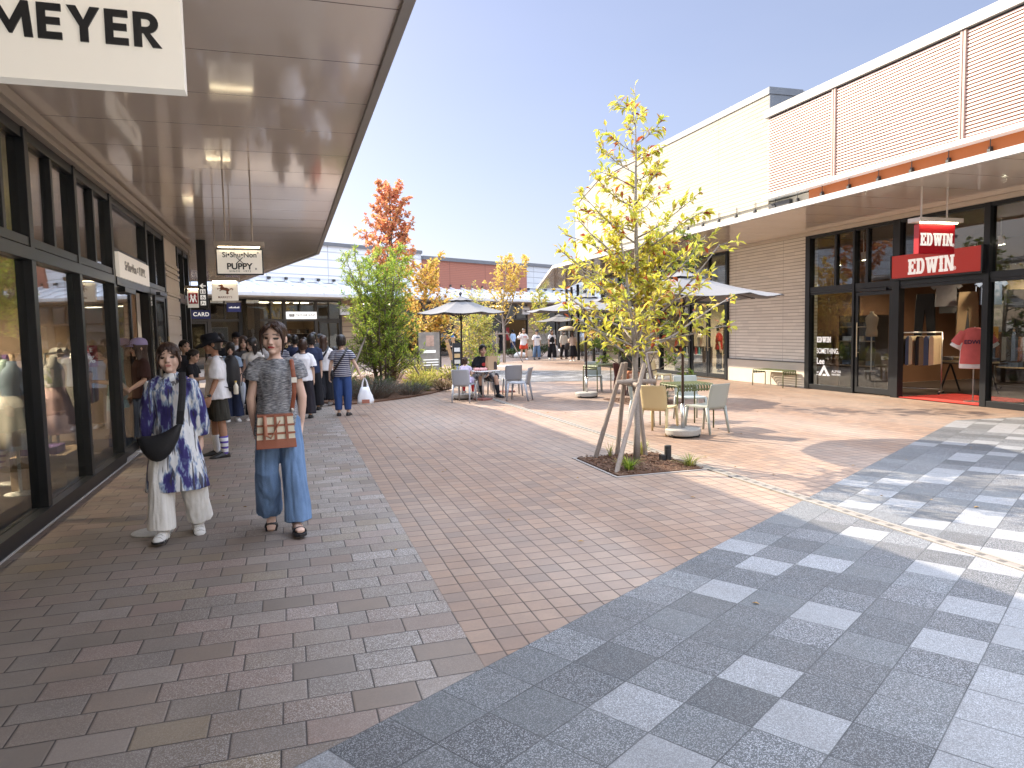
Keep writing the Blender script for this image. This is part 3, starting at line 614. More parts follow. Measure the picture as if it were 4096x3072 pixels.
white_rib = M('white_rib', (.72, .73, .75), .4)
b = MB(); b.rings([[(x, -2.0, 3.50), (x, -.02, 4.16), (x, -.02, 4.19), (x, -2.0, 3.53)] for x in (6, 62)]); b.build('canopy_sheet', cg, bb)
b = MB(); b.box(6, 62, -2.08, -1.94, 3.36, 3.50); b.build('canopy_beam', M('beam_white', (.6, .6, .6), .4), bb)
b = MB(); b.box(6, 62, -2.0, -.02, 3.30, 3.355); b.build('soffit', M('far_soffit', (.40, .34, .27), .35), bb)
for k in range(44):
    x = 12.2+k*.95
    b = MB(); b.rings([[(x+s_*.045, -2.06, 3.505), (x+s_*.045, -.03, 4.20), (x+s_*.045, -.03, 4.30), (x+s_*.045, -2.06, 3.60)] for s_ in (-1, 1)])
    r1 = b.build('canopy_rib', white_rib, bb)
    b = MB(); b.box(x-.05, x+.05, -.20, -.03, 4.302, 4.42); b.build('bracket', clampm, r1)
b = MB()
for y, z in ((-1.5, 3.78), (-.8, 4.02)): b.path([(6, y, z), (62, y, z)], .02, 6)
b.path([(6, -.06, 4.46), (62, -.06, 4.46)], .025, 6); b.build('canopy_bar', white_rib, bb)
tanp = cladding('tan_pillar', (.44, .33, .22), .3, 40, (.25, .18, .12))
fr = M('bronze_frame', (.06, .055, .05), .4, .4)
bays = [('g', 8, 10.5), ('g', 10.5, 13), ('d', 13, 15.74), ('g', 15.74, 17.3), ('c', 17.3, 18.15), ('g', 18.15, 19.66), ('o', 19.66, 21.5), ('d', 21.5, 23.1), ('t', 23.1, 24.4), ('g', 24.4, 27), ('o', 27, 29), ('g', 29, 31.5), ('t', 31.5, 32.3), ('g', 32.3, 34.5), ('d', 34.5, 36.3), ('o', 36.3, 38.7), ('t', 38.7, 39.75), ('g', 39.75, 42), ('d', 42, 44), ('g', 44, 46.5), ('t', 46.5, 47.6), ('g', 47.6, 50), ('d', 50, 52), ('t', 52, 53), ('g', 53, 56), ('g', 56, 60)]
b = MB(); x_ = bays[0][1]
b.box(8, 60, -.05, .05, 3.2, 3.298)
for kd, a, c in bays:
    if kd == 't': continue
    b.box(a, a+.09, -.06, .06, 0, 3.2); b.box(c-.09, c-.002, -.06, .06, 0, 3.2)
    if kd == 'c': continue
    b.box(a+.09, c-.09, -.05, .05, 2.2, 2.32)
    if kd != 'o': b.box(a+.09, c-.09, -.05, .05, 0, .1)
    mid = (a+c)/2; b.box(mid-.03, mid+.03, -.045, .045, 2.32, 3.2)
b.build('storefront_frame', fr, bb)
far_glass = glass('far_glass', (.6, .62, .62), .12, .9)
for kd, a, c in bays:
    if kd == 't':
        b = MB(); b.box(a+.002, c, -.08, .3, 0, 3.296); b.build('pillar', tanp, bb); continue
    if kd == 'c':
        b = MB(); b.box(a+.1, c-.1, -.5, -.48, .05, 3.28); b.box(a+.1, a+.12, -.479, .0, .05, 3.28); b.box(c-.12, c-.1, -.479, 0, .05, 3.28); b.build('glass_vitrine', far_glass, bb); continue
    if kd != 'o':
        b = MB(); b.box(a+.09, c-.09, -.006, .006, .1, 2.2); b.build('window_pane', far_glass, bb)
    b = MB(); b.box(a+.09, c-.09, -.006, .006, 2.32, 3.2); b.build('upper_pane', far_glass, bb)
    if kd == 'd':
        d = MB(); d.box(a+.15, a+.22, -.1, -.061, .05, 2.18); d.box(c-.22, c-.15, -.1, -.061, .05, 2.18); d.box(a+.22, c-.22, -.1, -.061, .05, .18); d.box(a+.22, c-.22, -.1, -.061, 2.1, 2.18); dd = d.build('door', fr, bb)
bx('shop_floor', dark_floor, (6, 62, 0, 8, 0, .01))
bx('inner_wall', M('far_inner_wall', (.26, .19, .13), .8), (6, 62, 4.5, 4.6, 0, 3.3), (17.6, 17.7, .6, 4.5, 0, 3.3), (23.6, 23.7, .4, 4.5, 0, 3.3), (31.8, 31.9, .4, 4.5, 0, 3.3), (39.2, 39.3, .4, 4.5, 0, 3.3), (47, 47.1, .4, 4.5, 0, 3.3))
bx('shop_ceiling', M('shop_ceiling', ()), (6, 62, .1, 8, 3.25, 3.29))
b = MB()
for x in (14.5, 19.5, 20.6, 21.8, 26, 28, 33.5, 37.5, 41, 45, 50): b.box(x-.35, x+.35, 1.6, 2.0, 3.2, 3.24)
b.build('ceiling_fill_panel', M('ceiling_glow', (1, .8, .55), .5, emit=4), bb)  # glowing panels added to brighten the far shop interiors
def bw(x, y, z=0): return bb.matrix_basis @ V((x, y, z))
bxa = (UA[0], UA[1], 0)
def far_sign(nm, label, x0, x1, z0, z1, y, body, size, face, inkm, rods=True, group=None, xs=1., bold=.01):
    t = thing(nm, label, 'sign', bw((x0+x1)/2, y, z0), R_(31.08), group)
    w_ = (x1-x0)/2; h_ = z1-z0
    b = MB(); b.box(-w_, w_, -.05, .05, 0, h_); b.build('panel', face, t, bevel=.004)
    if rods:
        b = MB(); b.box(-w_-.03, w_+.03, -.07, .07, h_+.02, h_+.07); b.build('lamp_rail', soffit_paint, t)
        for s_ in (-.6, .6):
            b = MB(); b.path([(s_*w_, 0, h_+.07), (s_*w_, 0, 3.3-z0)], .012, 6); b.build('rod', soffit_paint, t)
    if body: text(body, size, (0, -.053, h_/2), FX, UZ, inkm, t, bold, xs, w=False)
    return t
g_ = 'signs hanging below the far canopy'
t = far_sign('fascia_sign', 'white lightbox lettered TOKYO SOIR OUTLET over the far shop door', 19.72, 21.46, 2.31, 2.68, -.13, '', .15, M('white_lightbox', (.9, .9, .88), .4, emit=.25), ink, False)
text('TOKYO SOIR OUTLET', .145, (.2, -.053, .185), FX, UZ, ink, t, .008, .80, w=False)
b = MB(); b.box(-.74, -.45, -.056, -.051, .12, .25); b.build('emblem', ink, t)
text('SOIR', .1, (-.595, -.058, .19), FX, UZ, white_ink, t, .02, .9, w=False)
far_sign('hanging_sign', 'small white sign lettered SOIR half hidden by the green tree', 22.35, 22.95, 2.5, 2.95, -1.0, 'SOIR', .2, M('white_panel', (.75, .75, .74), .4), ink, True, g_)
far_sign('hanging_sign', 'small white square sign lettered TEMPUR hanging below the far canopy', 37.0, 37.75, 2.56, 3.02, -1.0, 'TEMPUR', .19, M('white_panel', ()), ink, True, g_, .85)
blue_s = M('navy_sign', (.012, .02, .12), .4, 0, .05)
t = far_sign('hanging_sign', 'small navy blue square sign hanging below the far canopy beside MARKEY\'S', 16.05, 16.7, 2.62, 3.05, -1.2, '', .1, blue_s, white_ink, True, g_)
b = MB()
for k in range(9): b.box(-.26+k*.058, -.22+k*.058, -.056, -.0505, .17, .17+.04+.02*(k % 3))
b.build('lettering', white_ink, t)
t = far_sign('fascia_sign', 'navy blue fascia sign ending in CARD in white capitals', 13.2, 15.75, 2.33, 2.74, -.12, '', .3, blue_s, white_ink, False)
text('CARD', .25, (.84, -.053, .2), FX, UZ, white_ink, t, .02, 1.05, spacing=1.1, w=False)
# black wayfinding sign below the soffit
t = thing('wayfinding_sign', 'narrow black wayfinding sign with white arrow and toilet pictograms', 'sign', (-1.60, 15.6, 2.1))
b = MB(); b.box(-1.69, -1.52, 15.57, 15.63, 2.10, ZC); b.build('panel', M('matt_black', (.02, .02, .022), .5), t, w=True)
glyphs([[(-.055, 0), (0, .05), (.018, .035), (-.012, .011), (.06, .011), (.06, -.011), (-.012, -.011), (.018, -.035), (0, -.05)]], (-1.605, 15.567, 2.54), FX, UZ, white_ink, t, .002, 'arrow')
for k, z in enumerate((2.43, 2.315, 2.2)):
    b = MB(); b.box(-1.655, -1.555, 15.564, 15.569, z-.045, z+.045); f = b.build('pictogram', white_ink, t, w=True)
    b = MB()
    if k == 0:
        for s_, mt in ((-1, 0), (1, 0)): b.box(-1.605+s_*.024-.009, -1.605+s_*.024+.009, 15.56, 15.5635, z-.035, z+.012); b.box(-1.605+s_*.024-.006, -1.605+s_*.024+.006, 15.56, 15.5635, z+.016, z+.03)
    elif k == 1: b.path([(-1.61, 15.562, z+.03), (-1.61, 15.562, z-.005), (-1.585, 15.562, z-.005), (-1.575, 15.562, z-.03)], .006, 6); b.path([(-1.605+.025*math.cos(a), 15.562, z-.012+.025*math.sin(a)) for a in (2, 2.8, 3.6, 4.4, 5.2)], .004, 6)
    else: b.path([(-1.625, 15.562, z+.03), (-1.62, 15.562, z), (-1.64, 15.562, z-.03)], .007, 6); b.path([(-1.62, 15.562, z), (-1.58, 15.562, z), (-1.58, 15.562, z-.03)], .005, 6)
    b.build('figure', ink, f, w=True)
# ---------------------------------------------------------------- street furniture
fabric = M('grey_canvas', (.155, .15, .152), .9, 0, .06, 3, .2, 300)
dark_pole = M('dark_brown_pole', (.055, .035, .03), .4, .3)
terrazzo = M('terrazzo_base', (.36, .335, .30), .7, 0, .35, 90)
def parasol(label, x, y, rot, k=1., group='grey parasols over the cafe tables', base=True):
    t = thing('parasol', label, 'parasol', (x, y, 0), R_(rot), group)
    R, zr, za = 1.30*k, 1.95, 2.27
    def can(r0, r1, z0, z1, sag, th):
        b = MB(); top = []; n8 = 8; sub = 4
        rows = []
        for j in range(7):
            f = j/6; row = []
            for i in range(n8*sub):
                a = 2*math.pi*(i/sub)/n8; u = (i % sub)/sub
                r = r0+(r1-r0)*f; rr = r*math.cos(math.pi/n8)/math.cos((u-.5)*2*math.pi/n8)
                s_ = sag*f*math.sin(math.pi*u)+sag*.9*math.sin(math.pi*f)
                row.append(V((rr*math.cos(a), rr*math.sin(a), z0+(z1-z0)*f-s_*.6)))
            rows.append(row)
        low = [[q-V((0, 0, th)) for q in r] for r in rows]
        b.rings(rows+low[::-1], cap=False)
        return b
    c = can(.16, R, za-.03, zr, .06, .006).build('canopy', fabric, t)
    can(.03, .30, za+.05, za-.04, .015, .005).build('vent', fabric, c)
    b = MB(); b.caps((0, 0, za+.05), (0, 0, za+.075), .022, .022); b.ell((0, 0, za+.11), .038, .038, .04); b.build('finial', M('dark_finial', (.08, .08, .085), .5), c, smooth=True)
    b = MB(); b.path([(0, 0, .42), (0, 0, za+.04)], .019, 12); b.build('pole', dark_pole, t, smooth=True)
    b = MB(); b.path([(0, 0, .05), (0, 0, .46)], .026, 14); b.path([(0, 0, .42), (.05, 0, .42)], .006, 8); b.ell((.055, 0, .42), .012, .012, .012); b.build('sleeve', steel, t, smooth=True)
    for i in range(8):
        a = 2*math.pi*i/8; d = V((math.cos(a), math.sin(a), 0))
        b = MB(); b.path([d*.03+V((0, 0, za-.06)), d*R*.98+V((0, 0, zr-.018))], .008, 6); b.path([V((0, 0, 1.82))+d*.03, d*R*.5+V((0, 0, zr+.12))], .007, 6); b.build('rib', dark_pole, t)
        b = MB(); b.caps(d*(R-.02)+V((0, 0, zr-.008)), d*(R+.02)+V((0, 0, zr-.014)), .012, .008); b.build('rib_tip', M('black_plastic', (.02, .02, .02), .5), c, smooth=True)
    b = MB(); b.lathe([(.03, 1.78), (.035, 1.79), (.035, 1.86), (.03, 1.87)], n=12); b.build('hub', dark_pole, t)
    if base:
        b = MB(); b.lathe([(.22, .025), (.245, .03), (.25, .05), (.25, .10), (.238, .115), (.03, .12)], n=36)
        ba = b.build('base', terrazzo, t, smooth=False)
        b = MB(); b.lathe([(.2, .0), (.2, .0245)], n=24)
        for a in (.5, 1.9, 3.4, 5.2): b.ell((.22*math.cos(a), .22*math.sin(a), .03), .035, .035, .03, 10, 6)
        b.build('caster', M('black_plastic', ()), ba)
    return t
parasol('near grey parasol on a round terrazzo base beside the olive slatted table', 5.26, 8.9, 8)
parasol('grey parasol partly behind the yellow tree shading the far olive table', 6.33, 14.84, 20, 1.02)
parasol('dark grey parasol over the seated family by the planting bed', 3.72, 15.85, 12, .80)
parasol('small pale parasol far down the street behind the walkers', 13.9, 36.2, 5, 1.05)
parasol('pale parasol far down the street next to the black corner posts', 17.0, 38.5, 15, 1.05)
m_yel = M('cream_yellow_plastic', (.58, .47, .26), .45, 0, .05); m_gg = M('grey_green_plastic', (.36, .38, .34), .45, 0, .05); m_gr = M('light_grey_plastic', (.33, .335, .355), .5, 0, .05); m_rb = M('red_brown_plastic', (.13, .04, .035), .5, 0, .05)
def chair(mat_, label, x, y, rz, group):
    t = thing('plastic_chair', label, 'chair', (x, y, 0), R_(rz), group)
    b = MB()
    rs = []
    for yy, z, wx in ((-.20, .385, .17), (-.19, .40, .20), (-.05, .395, .205), (.1, .392, .20), (.2, .40, .195), (.215, .40, .19)):
        rs.append([V((-wx, yy, z-.022)), V((wx, yy, z-.022)), V((wx, yy, z+.004)), V((wx*.5, yy, z-.004)), V((-wx*.5, yy, z-.004)), V((-wx, yy, z+.004))])
    b.rings(rs); b.build('seat', mat_, t, bevel=.004)
    b = MB(); rs = []
    for z, yy, wx in ((.35, .19, .19), (.40, .205, .195), (.50, .225, .2), (.62, .25, .2), (.70, .272, .197), (.72, .278, .19)):
        row = []
        for k in range(9):
            u = k/4-1; row.append(V((wx*u, yy+.03*(1-u*u), z)))
        for k in range(8, -1, -1):
            u = k/4-1; row.append(V((wx*u, yy+.03*(1-u*u)+.014, z)))
        rs.append(row)
    b.rings(rs); b.build('backrest', mat_, t, smooth=True)
    for sx, sy in ((-1, -1), (1, -1), (-1, 1), (1, 1)):
        b = MB(); yt = -.175 if sy < 0 else .2; yb = -.215 if sy < 0 else .27
        b.path([(sx*.185, yt, .385), (sx*.2, yb, .0)], [.026, .016], 10); b.build('leg', mat_, t, smooth=True)
    return t
gA, gB, gC = 'plastic chairs around the near olive table', 'plastic chairs around the far olive table', 'light grey chairs by the planting bed'
chair(m_yel, 'sunlit cream yellow plastic chair seen from behind at the near olive table', 5.11, 9.29, 130, gA)
chair(m_gg, 'pale grey green chair in front of the near parasol base turned to the table', 5.76, 9.12, -164, gA)
chair(m_gg, 'grey green chair on the far side of the near olive table facing the camera', 6.28, 10.38, -12, gA)
chair(m_gg, 'grey green chair mostly hidden behind the cream yellow chair', 5.42, 10.2, 30, gA)
chair(m_gg, 'grey green chair behind the far olive table under the middle parasol', 7.05, 16.1, -22, gB)
chair(m_rb, 'dark red brown chair under the person sitting behind the tree stakes', 7.47, 15.12, 10, gB)
chair(m_yel, 'cream yellow chair back showing behind the second staked tree', 8.6, 15.6, 30, gB)
chair(m_gr, 'light grey chair seen from behind with the child on it', 3.60, 15.18, 148, gC)
chair(m_gr, 'light grey chair turned sideways right of the family table', 4.76, 14.95, -123, gC)
chair(m_gr, 'light grey chair with its back to the camera at the empty white table', 5.02, 16.25, 172, gC)
chair(m_gr, 'light grey chair on the far side of the empty white table', 4.72, 17.7, -10, gC)
chair(m_gr, 'light grey chair under the seated man in black', 4.32, 16.25, 5, gC)
olive = M('olive_steel', (.105, .125, .05), .4, .2, .08)
def slat_top(L, W, H, along, r=.05, pitch=.045, sw=.03):
    """slats bent down at both ends"""
    b = MB(); n_ = int(W/pitch)
    prof = [(-L/2, H-.10), (-L/2, H-r)]+[(-L/2+r-r*math.cos(a), H-r+r*math.sin(a)) for a in (.4, .8, 1.2)]+[(-L/2+r, H), (L/2-r, H)]+[(L/2-r+r*math.sin(a), H-r+r*math.cos(a)) for a in (.4, .8, 1.2)]+[(L/2, H-r), (L/2, H-.10)]
    for k in range(n_):
        y = -W/2+(k+.5)*W/n_
        rs = [[V((px, y-sw/2, pz)), V((px, y+sw/2, pz)), V((px*.985, y+sw/2, pz-.012)), V((px*.985, y-sw/2, pz-.012))] for px, pz in prof]
        b.rings(rs)
    return b
def slat_table(nm, cat, label, x, y, rz, L, W, H, group=None):
    t = thing(nm, label, cat, (x, y, 0), R_(rz), group)
    b = slat_top(L, W, H, 0); b.build('slatted_top', olive, t)
    for sx in (-1, 1):
        b = MB(); pz = H-.085
        b.path([(sx*(L/2-.006), -W/2+.01, 0), (sx*(L/2-.006), -W/2+.01, pz-.03), (sx*(L/2-.006), -W/2+.03, pz), (sx*(L/2-.006), W/2-.03, pz), (sx*(L/2-.006), W/2-.01, pz-.03), (sx*(L/2-.006), W/2-.01, 0)], .012, 8); b.build('leg_frame', olive, t, smooth=True)
    b = MB(); b.path([(-L/2, -W/2+.02, H-.03), (L/2, -W/2+.02, H-.03)], .01, 6); b.path([(-L/2, W/2-.02, H-.03), (L/2, W/2-.02, H-.03)], .01, 6); b.build('rail', olive, t)
    return t
slat_table('slatted_table', 'table', 'olive green slatted metal table beside the near parasol', 5.83, 9.76, -93, .60, .62, .68)
slat_table('slatted_table', 'table', 'far olive green slatted table under the middle parasol', 7.18, 15.75, 24, 1.0, .46, .68)
slat_table('slatted_bench', 'bench', 'olive green slatted metal bench against the cream wall', 11.58, 15.22, -90, 1.2, .40, .42)
def post_table(label, x, y, rz, group='white square tables on a post'):
    t = thing('cafe_table', label, 'table', (x, y, 0), R_(rz), group)
    b = MB(); b.box(-.28, .28, -.28, .28, .635, .655); b.build('tabletop', M('white_laminate', (.72, .72, .72), .4), t, bevel=.006)
    b = MB(); b.path([(0, 0, .04), (0, 0, .635)], .024, 12); b.build('post', M('silver_post', (.6, .58, .55), .35, .6), t, smooth=True)
    b = MB(); b.rings([[(-.16, -.16, 0), (.16, -.16, 0), (.16, .16, 0), (-.16, .16, 0)], [(-.15, -.15, .035), (.15, -.15, .035), (.15, .15, .035), (-.15, .15, .035)], [(-.03, -.03, .045), (.03, -.03, .045), (.03, .03, .045), (-.03, .03, .045)]]); b.build('base', M('red_brown_base', (.22, .075, .06), .6), t)
post_table('white square table with a paper bag and food at the seated man', 4.08, 15.42, 30)
post_table('empty white square table behind the grey chairs', 5.12, 17.07, 20)
# things on the family table
t = thing('paper_bag', 'brown paper carrier bag standing on the family table', 'bag', (4.28, 15.40, .656), R_(20))
kraft = M('kraft_paper', (.42, .28, .17), .8, 0, .08)
b = MB(); b.rings([[(-.12, -.06, 0), (.12, -.06, 0), (.12, .06, 0), (-.12, .06, 0)], [(-.125, -.05, .2), (.125, -.05, .2), (.125, .05, .2), (-.125, .05, .2)], [(-.12, -.045, .31), (.12, -.045, .31), (.12, .045, .31), (-.12, .045, .31)]]); b.build('bag_body', kraft, t)
for s_ in (-1, 1):
    b = MB(); b.path([(.05*math.cos(a), s_*.045, .31+.06*math.sin(a)) for a in [k*math.pi/8 for k in range(9)]], .006, 6); b.build('handle', kraft, t)
b = MB(); b.poly([(.02, -.064, .02), (.11, -.064, .02), (.11, -.058, .16), (.06, -.057, .2), (.03, -.058, .17)]); b.build('printed_mark', M('bag_print', (.06, .04, .035), .7), t)
t = thing('food_packet', 'pink and white food packets lying on the family table', 'food', (4.02, 15.32, .656))
b = MB()
for k in range(5): b.ell((-.12+.055*k, .02*math.sin(k*2), .035), .055, .05, .035, 10, 6)
b.build('wrapping', M('pink_wrap', (.7, .36, .34), .5, 0, .35, 25), t, smooth=True)
# spotlight in the tree pit
t = thing('garden_spotlight', 'small black cylinder spotlight in the mulch of the near tree', 'spotlight', (4.13, 7.32, 0))
bp = M('black_plastic', ()); b = MB(); b.lathe([(.038, .0), (.04, .01), (.04, .175), (.036, .18), (.0, .18)], n=20); b.build('housing', bp, t); b = MB(); b.box(-.10, -.04, -.03, .03, 0, .075); b.build('junction_box', bp, t, bevel=.008)
b = MB(); b.lathe([(.0415, .13), (.0415, .137)], n=20); b.build('ring', M('dark_clamp', ()), t)
# framed notice board in the bed
t = thing('notice_board', 'dark framed glass notice board standing among the shrubs', 'notice board', (4.0, 21.3, 0), R_(10))
b = MB(); b.path([(-.36, 0, 0), (-.36, 0, 1.55), (.36, 0, 1.55), (.36, 0, 0)], .022, 8); b.path([(-.36, 0, .35), (.36, 0, .35)], .018, 8); b.build('frame', black_metal, t)
b = MB(); b.box(-.335, .335, -.008, .008, .37, 1.52); bd = b.build('board', M('board_face', (.30, .27, .24), .25, 0, .7, 3), t)
b = MB()
for z in (.52, .6, .68): b.box(-.2, .28, -.012, -.0085, z, z+.03)
b.box(-.2, .2, -.012, -.0085, .9, .98)
b.build('lettering', white_ink, bd)
b = MB(); b.box(-.1, .15, -.012, -.0085, 1.1, 1.42); b.build('photo_panel', M('photo_panel', (.5, .33, .26), .5, 0, .5, 12), bd)
t = thing('banner_stand', 'narrow black advertising banner with pictures on a white foot', 'banner', (4.78, 21.0, 0), R_(8))
b = MB(); b.ell((0, 0, .07), .17, .13, .075); b.build('foot', white_paint, t, smooth=True)
b = MB(); b.path([(-.14, .01, .1), (-.14, .01, 1.2)], .01, 6); b.build('pole', steel, t)
b = MB(); b.box(-.14, .14, -.006, .006, .14, 1.18); bn = b.build('cloth', M('banner_black', (.02, .02, .025), .6), t)
for k, (z, c_) in enumerate(((.2, (.6, .55, .5)), (.38, (.25, .3, .5)), (.56, (.65, .6, .55)), (.74, (.6, .4, .2)), (.92, (.7, .68, .66)))):
    b = MB(); b.box(-.09, .09, -.010, -.0065, z, z+.12); b.build('picture', M('banner_pic%d' % k, c_, .5, 0, .4, 20), bn)
# ---------------------------------------------------------------- trees and plants
bark = M('grey_bark', (.29, .255, .225), .85, 0, .35, 30, .8, 40, .3, (1, 1, 3))
bark_d = M('brown_bark', (.12, .085, .06), .85, 0, .3, 30, .6, 40)
stake_m = M('weathered_stake', (.28, .23, .195), .8, 0, .3, 12, .4, 40, .3, (6, 6, 1))
mulch_m = M('bark_mulch', (.10, .055, .035), .95, 0, .5, 40, .9, 60)
yel_l = leafmat('yellow_leaves', [(0, (.54, .52, .07)), (.3, (.66, .58, .10)), (.55, (.42, .47, .06)), (.78, (.60, .50, .08)), (.90, (.45, .30, .10)), (.95, (.38, .08, .03)), (1, (.25, .06, .03))], .55)
grn_l = leafmat('bright_green_leaves', [(0, (.14, .24, .03)), (.4, (.23, .34, .04)), (.7, (.36, .44, .06)), (1, (.50, .50, .09))], .58)
evg_l = leafmat('glossy_green_leaves', [(0, (.07, .13, .02)), (.5, (.14, .21, .03)), (.8, (.30, .33, .05)), (1, (.42, .34, .06))], .3, .3)
red_l = leafmat('red_leaves', [(0, (.58, .20, .12)), (.45, (.66, .30, .16)), (.8, (.66, .40, .16)), (1, (.48, .14, .09))], .55)
org_l = leafmat('orange_leaves', [(0, (.66, .42, .11)), (.4, (.66, .52, .12)), (.65, (.64, .33, .12)), (1, (.50, .50, .10))], .5)
amb_l = leafmat('amber_leaves', [(0, (.62, .44, .10)), (.5, (.68, .54, .14)), (1, (.55, .36, .10))], .5)
def leaf(b, p, d, L, W, r, fold=.25, curl=.15):
    d = d.normalized(); s_ = d.cross(V((0, 0, 1)))
    s_ = s_.normalized() if s_.length > 1e-3 else V((1, 0, 0))
    a = r.uniform(-.9, .9); nrm = s_.cross(d); s2 = s_*math.cos(a)+nrm*math.sin(a); n2 = s2.cross(d)
    m = p+d*L*.5-n2*L*.02
    i = [b.p(q) for q in (p, m-s2*W*.5+n2*W*fold, p+d*L-n2*L*curl, m+s2*W*.5+n2*W*fold, m)]
    b.face((i[0], i[4], i[1])); b.face((i[4], i[2], i[1])); b.face((i[0], i[3], i[4])); b.face((i[4], i[3], i[2]))
def rv(r): return V((r.gauss(0, 1), r.gauss(0, 1), r.gauss(0, 1))).normalized()
def limb(b, p, d, L, r0, r, segs=5, bend=.15, lift=.1, r1=.3):
    pts = [p]; dd = d.normalized()
    for k in range(segs):
        dd = (dd+rv(r)*bend+V((0, 0, lift))).normalized(); pts.append(pts[-1]+dd*L/segs)
    b.path(pts, [r0*(1-(1-r1)*k/segs) for k in range(segs+1)], 6); return pts
def plant_tree(nm, label, cat, x, y, trunks, branches, lm, bk, seed, leafL, leafW, group=None, per=7, sub=5, extra=None, drop=0, lift=.1, pw=1., thin=0):
    """trunks: [(points, radii)], branches: (t0,t1,n, len_low, len_high, up) along trunk; leaves sit on the twigs"""
    r = random.Random(seed); t = thing(nm, label, cat, (x, y, 0), 0, group)
    tb, lbm = MB(), MB()
    for pts, rad, br in trunks:
        pts = [V(q) for q in pts]; tb.path(pts, rad, 10)
        Ls = [0]
        for a, c in zip(pts, pts[1:]): Ls.append(Ls[-1]+(c-a).length)
        def at(f):
            q = f*Ls[-1]
            for i in range(len(pts)-1):
                if q <= Ls[i+1]+1e-6:
                    u = (q-Ls[i])/(Ls[i+1]-Ls[i]); return pts[i].lerp(pts[i+1], u), rad[i]+(rad[i+1]-rad[i])*u
            return pts[-1], rad[-1]
        t0, t1, nb, l0, l1, upz = br
        for k in range(nb):
            f = t0+(t1-t0)*((k+r.random()*.6)/nb)**pw; p, rr = at(min(f, 1)); az = k*2.4+r.uniform(-.4, .4)
            g = (f-t0)/max(1e-6, t1-t0); L = (l0+(l1-l0)*g)*r.uniform(.7, 1.12)
            d = V((math.cos(az), math.sin(az), upz*r.uniform(.7, 1.3)))
            lp = limb(tb, p, d, L, min(rr*.5, .012*L+.005), r, 5, .14, lift)
            for j in range(1, 6):
                for q in range(sub if j > 1 else max(1, sub//2)):
                    sd = (lp[j]-lp[j-1]).normalized()+rv(r)*.8; sl_ = L*r.uniform(.12, .30)*(1.15-.12*j)
                    p0 = lp[j-1].lerp(lp[j], r.random()); sp = limb(tb, p0, sd, sl_, .004, r, 2, .2, .1, .5)
                    for m_ in range(per):
                        if thin and r.random() < thin*g*g: continue
                        u = r.random(); pp_ = sp[0].lerp(sp[2], .3+.7*u) if u < .7 else sp[2]
                        ld = (sp[2]-sp[0]).normalized()*.7+rv(r)*.8+V((0, 0, -drop)); leaf(lbm, pp_, ld, leafL*r.uniform(.6, 1.2), leafW*r.uniform(.7, 1.2), r)
        # leading tip
        for m_ in range(per*2 if not thin else 8):
            p = pts[-1]-V((0, 0, r.random()*.3)); leaf(lbm, p, rv(r)*.6+V((0, 0, .8)), leafL*r.uniform(.6, 1), leafW*r.uniform(.7, 1), r)
    if extra: extra(lbm, tb, r)
    tr = tb.build('trunk', bk, t, smooth=True); lbm.build('crown', lm, t)
    return t
def stakes(label, feet, tops, bars, group):
    x = sum(f[0] for f in feet)/len(feet); y = sum(f[1] for f in feet)/len(feet)
    t = thing('tree_stakes', label, 'tree stakes', (x, y, 0), 0, group)
    for (fx, fy), tp in zip(feet, tops):
        b = MB(); b.path([(fx, fy, -.02), tp], [.028, .026], 10); b.build('stake', stake_m, t, w=True, smooth=False)
    for a, c in bars:
        b = MB(); b.path([a, c], .028, 10); b.build('crossbar', stake_m, t, w=True)
    return t
def bed(nm, label, pts, seed, n_, z=.012):
    b = MB(); b.prism(pts, -.003, z); r = random.Random(seed)
    xs = [p_[0] for p_ in pts]; ys = [p_[1] for p_ in pts]
    def inside(x, y):
        c = False
        for i in range(len(pts)):
            (x1, y1), (x2, y2) = pts[i], pts[i-1]
            if (y1 > y) != (y2 > y) and x < (x2-x1)*(y-y1)/(y2-y1)+x1: c = not c
        return c
    k = 0
    while k < n_:
        x, y = r.uniform(min(xs), max(xs)), r.uniform(min(ys), max(ys))
        if not inside(x, y): continue
        k += 1; a = r.uniform(0, 6.3); d = V((math.cos(a), math.sin(a), r.uniform(-.1, .35))); leaf(b, V((x, y, z+r.uniform(0, .012))), d, r.uniform(.02, .055), r.uniform(.01, .02), r)
    return b, inside
chips = leafmat('mulch_chips', [(0, (.10, .05, .03)), (.4, (.17, .085, .05)), (.7, (.07, .04, .025)), (.93, (.30, .20, .13)), (1, (.2, .1, .06))], .05, .9)
for pts, s_, n_ in (([(3.22, 6.74), (4.22, 6.74), (4.22, 7.86), (3.22, 7.86)], 1, 1500), ([(6.45, 12.7), (7.55, 12.7), (7.55, 14.2), (6.45, 14.2)], 2, 900)):
    b, _ = bed('tree_pit', '', pts, s_, n_); tag(b.build('tree_pit_mulch', chips), kind='structure')
b = MB(); x0, x1, y0, y1 = 3.2, 4.24, 6.72, 7.88
for q in ((x0-.03, x1+.03, y0-.03, y0), (x0-.03, x1+.03, y1, y1+.03), (x0-.03, x0, y0, y1), (x1, x1+.03, y0, y1)): b.box(*q, -.01, .006)
tag(b.build('tree_pit_edging', M('pit_edging', (.28, .25, .23), .8)), kind='structure')
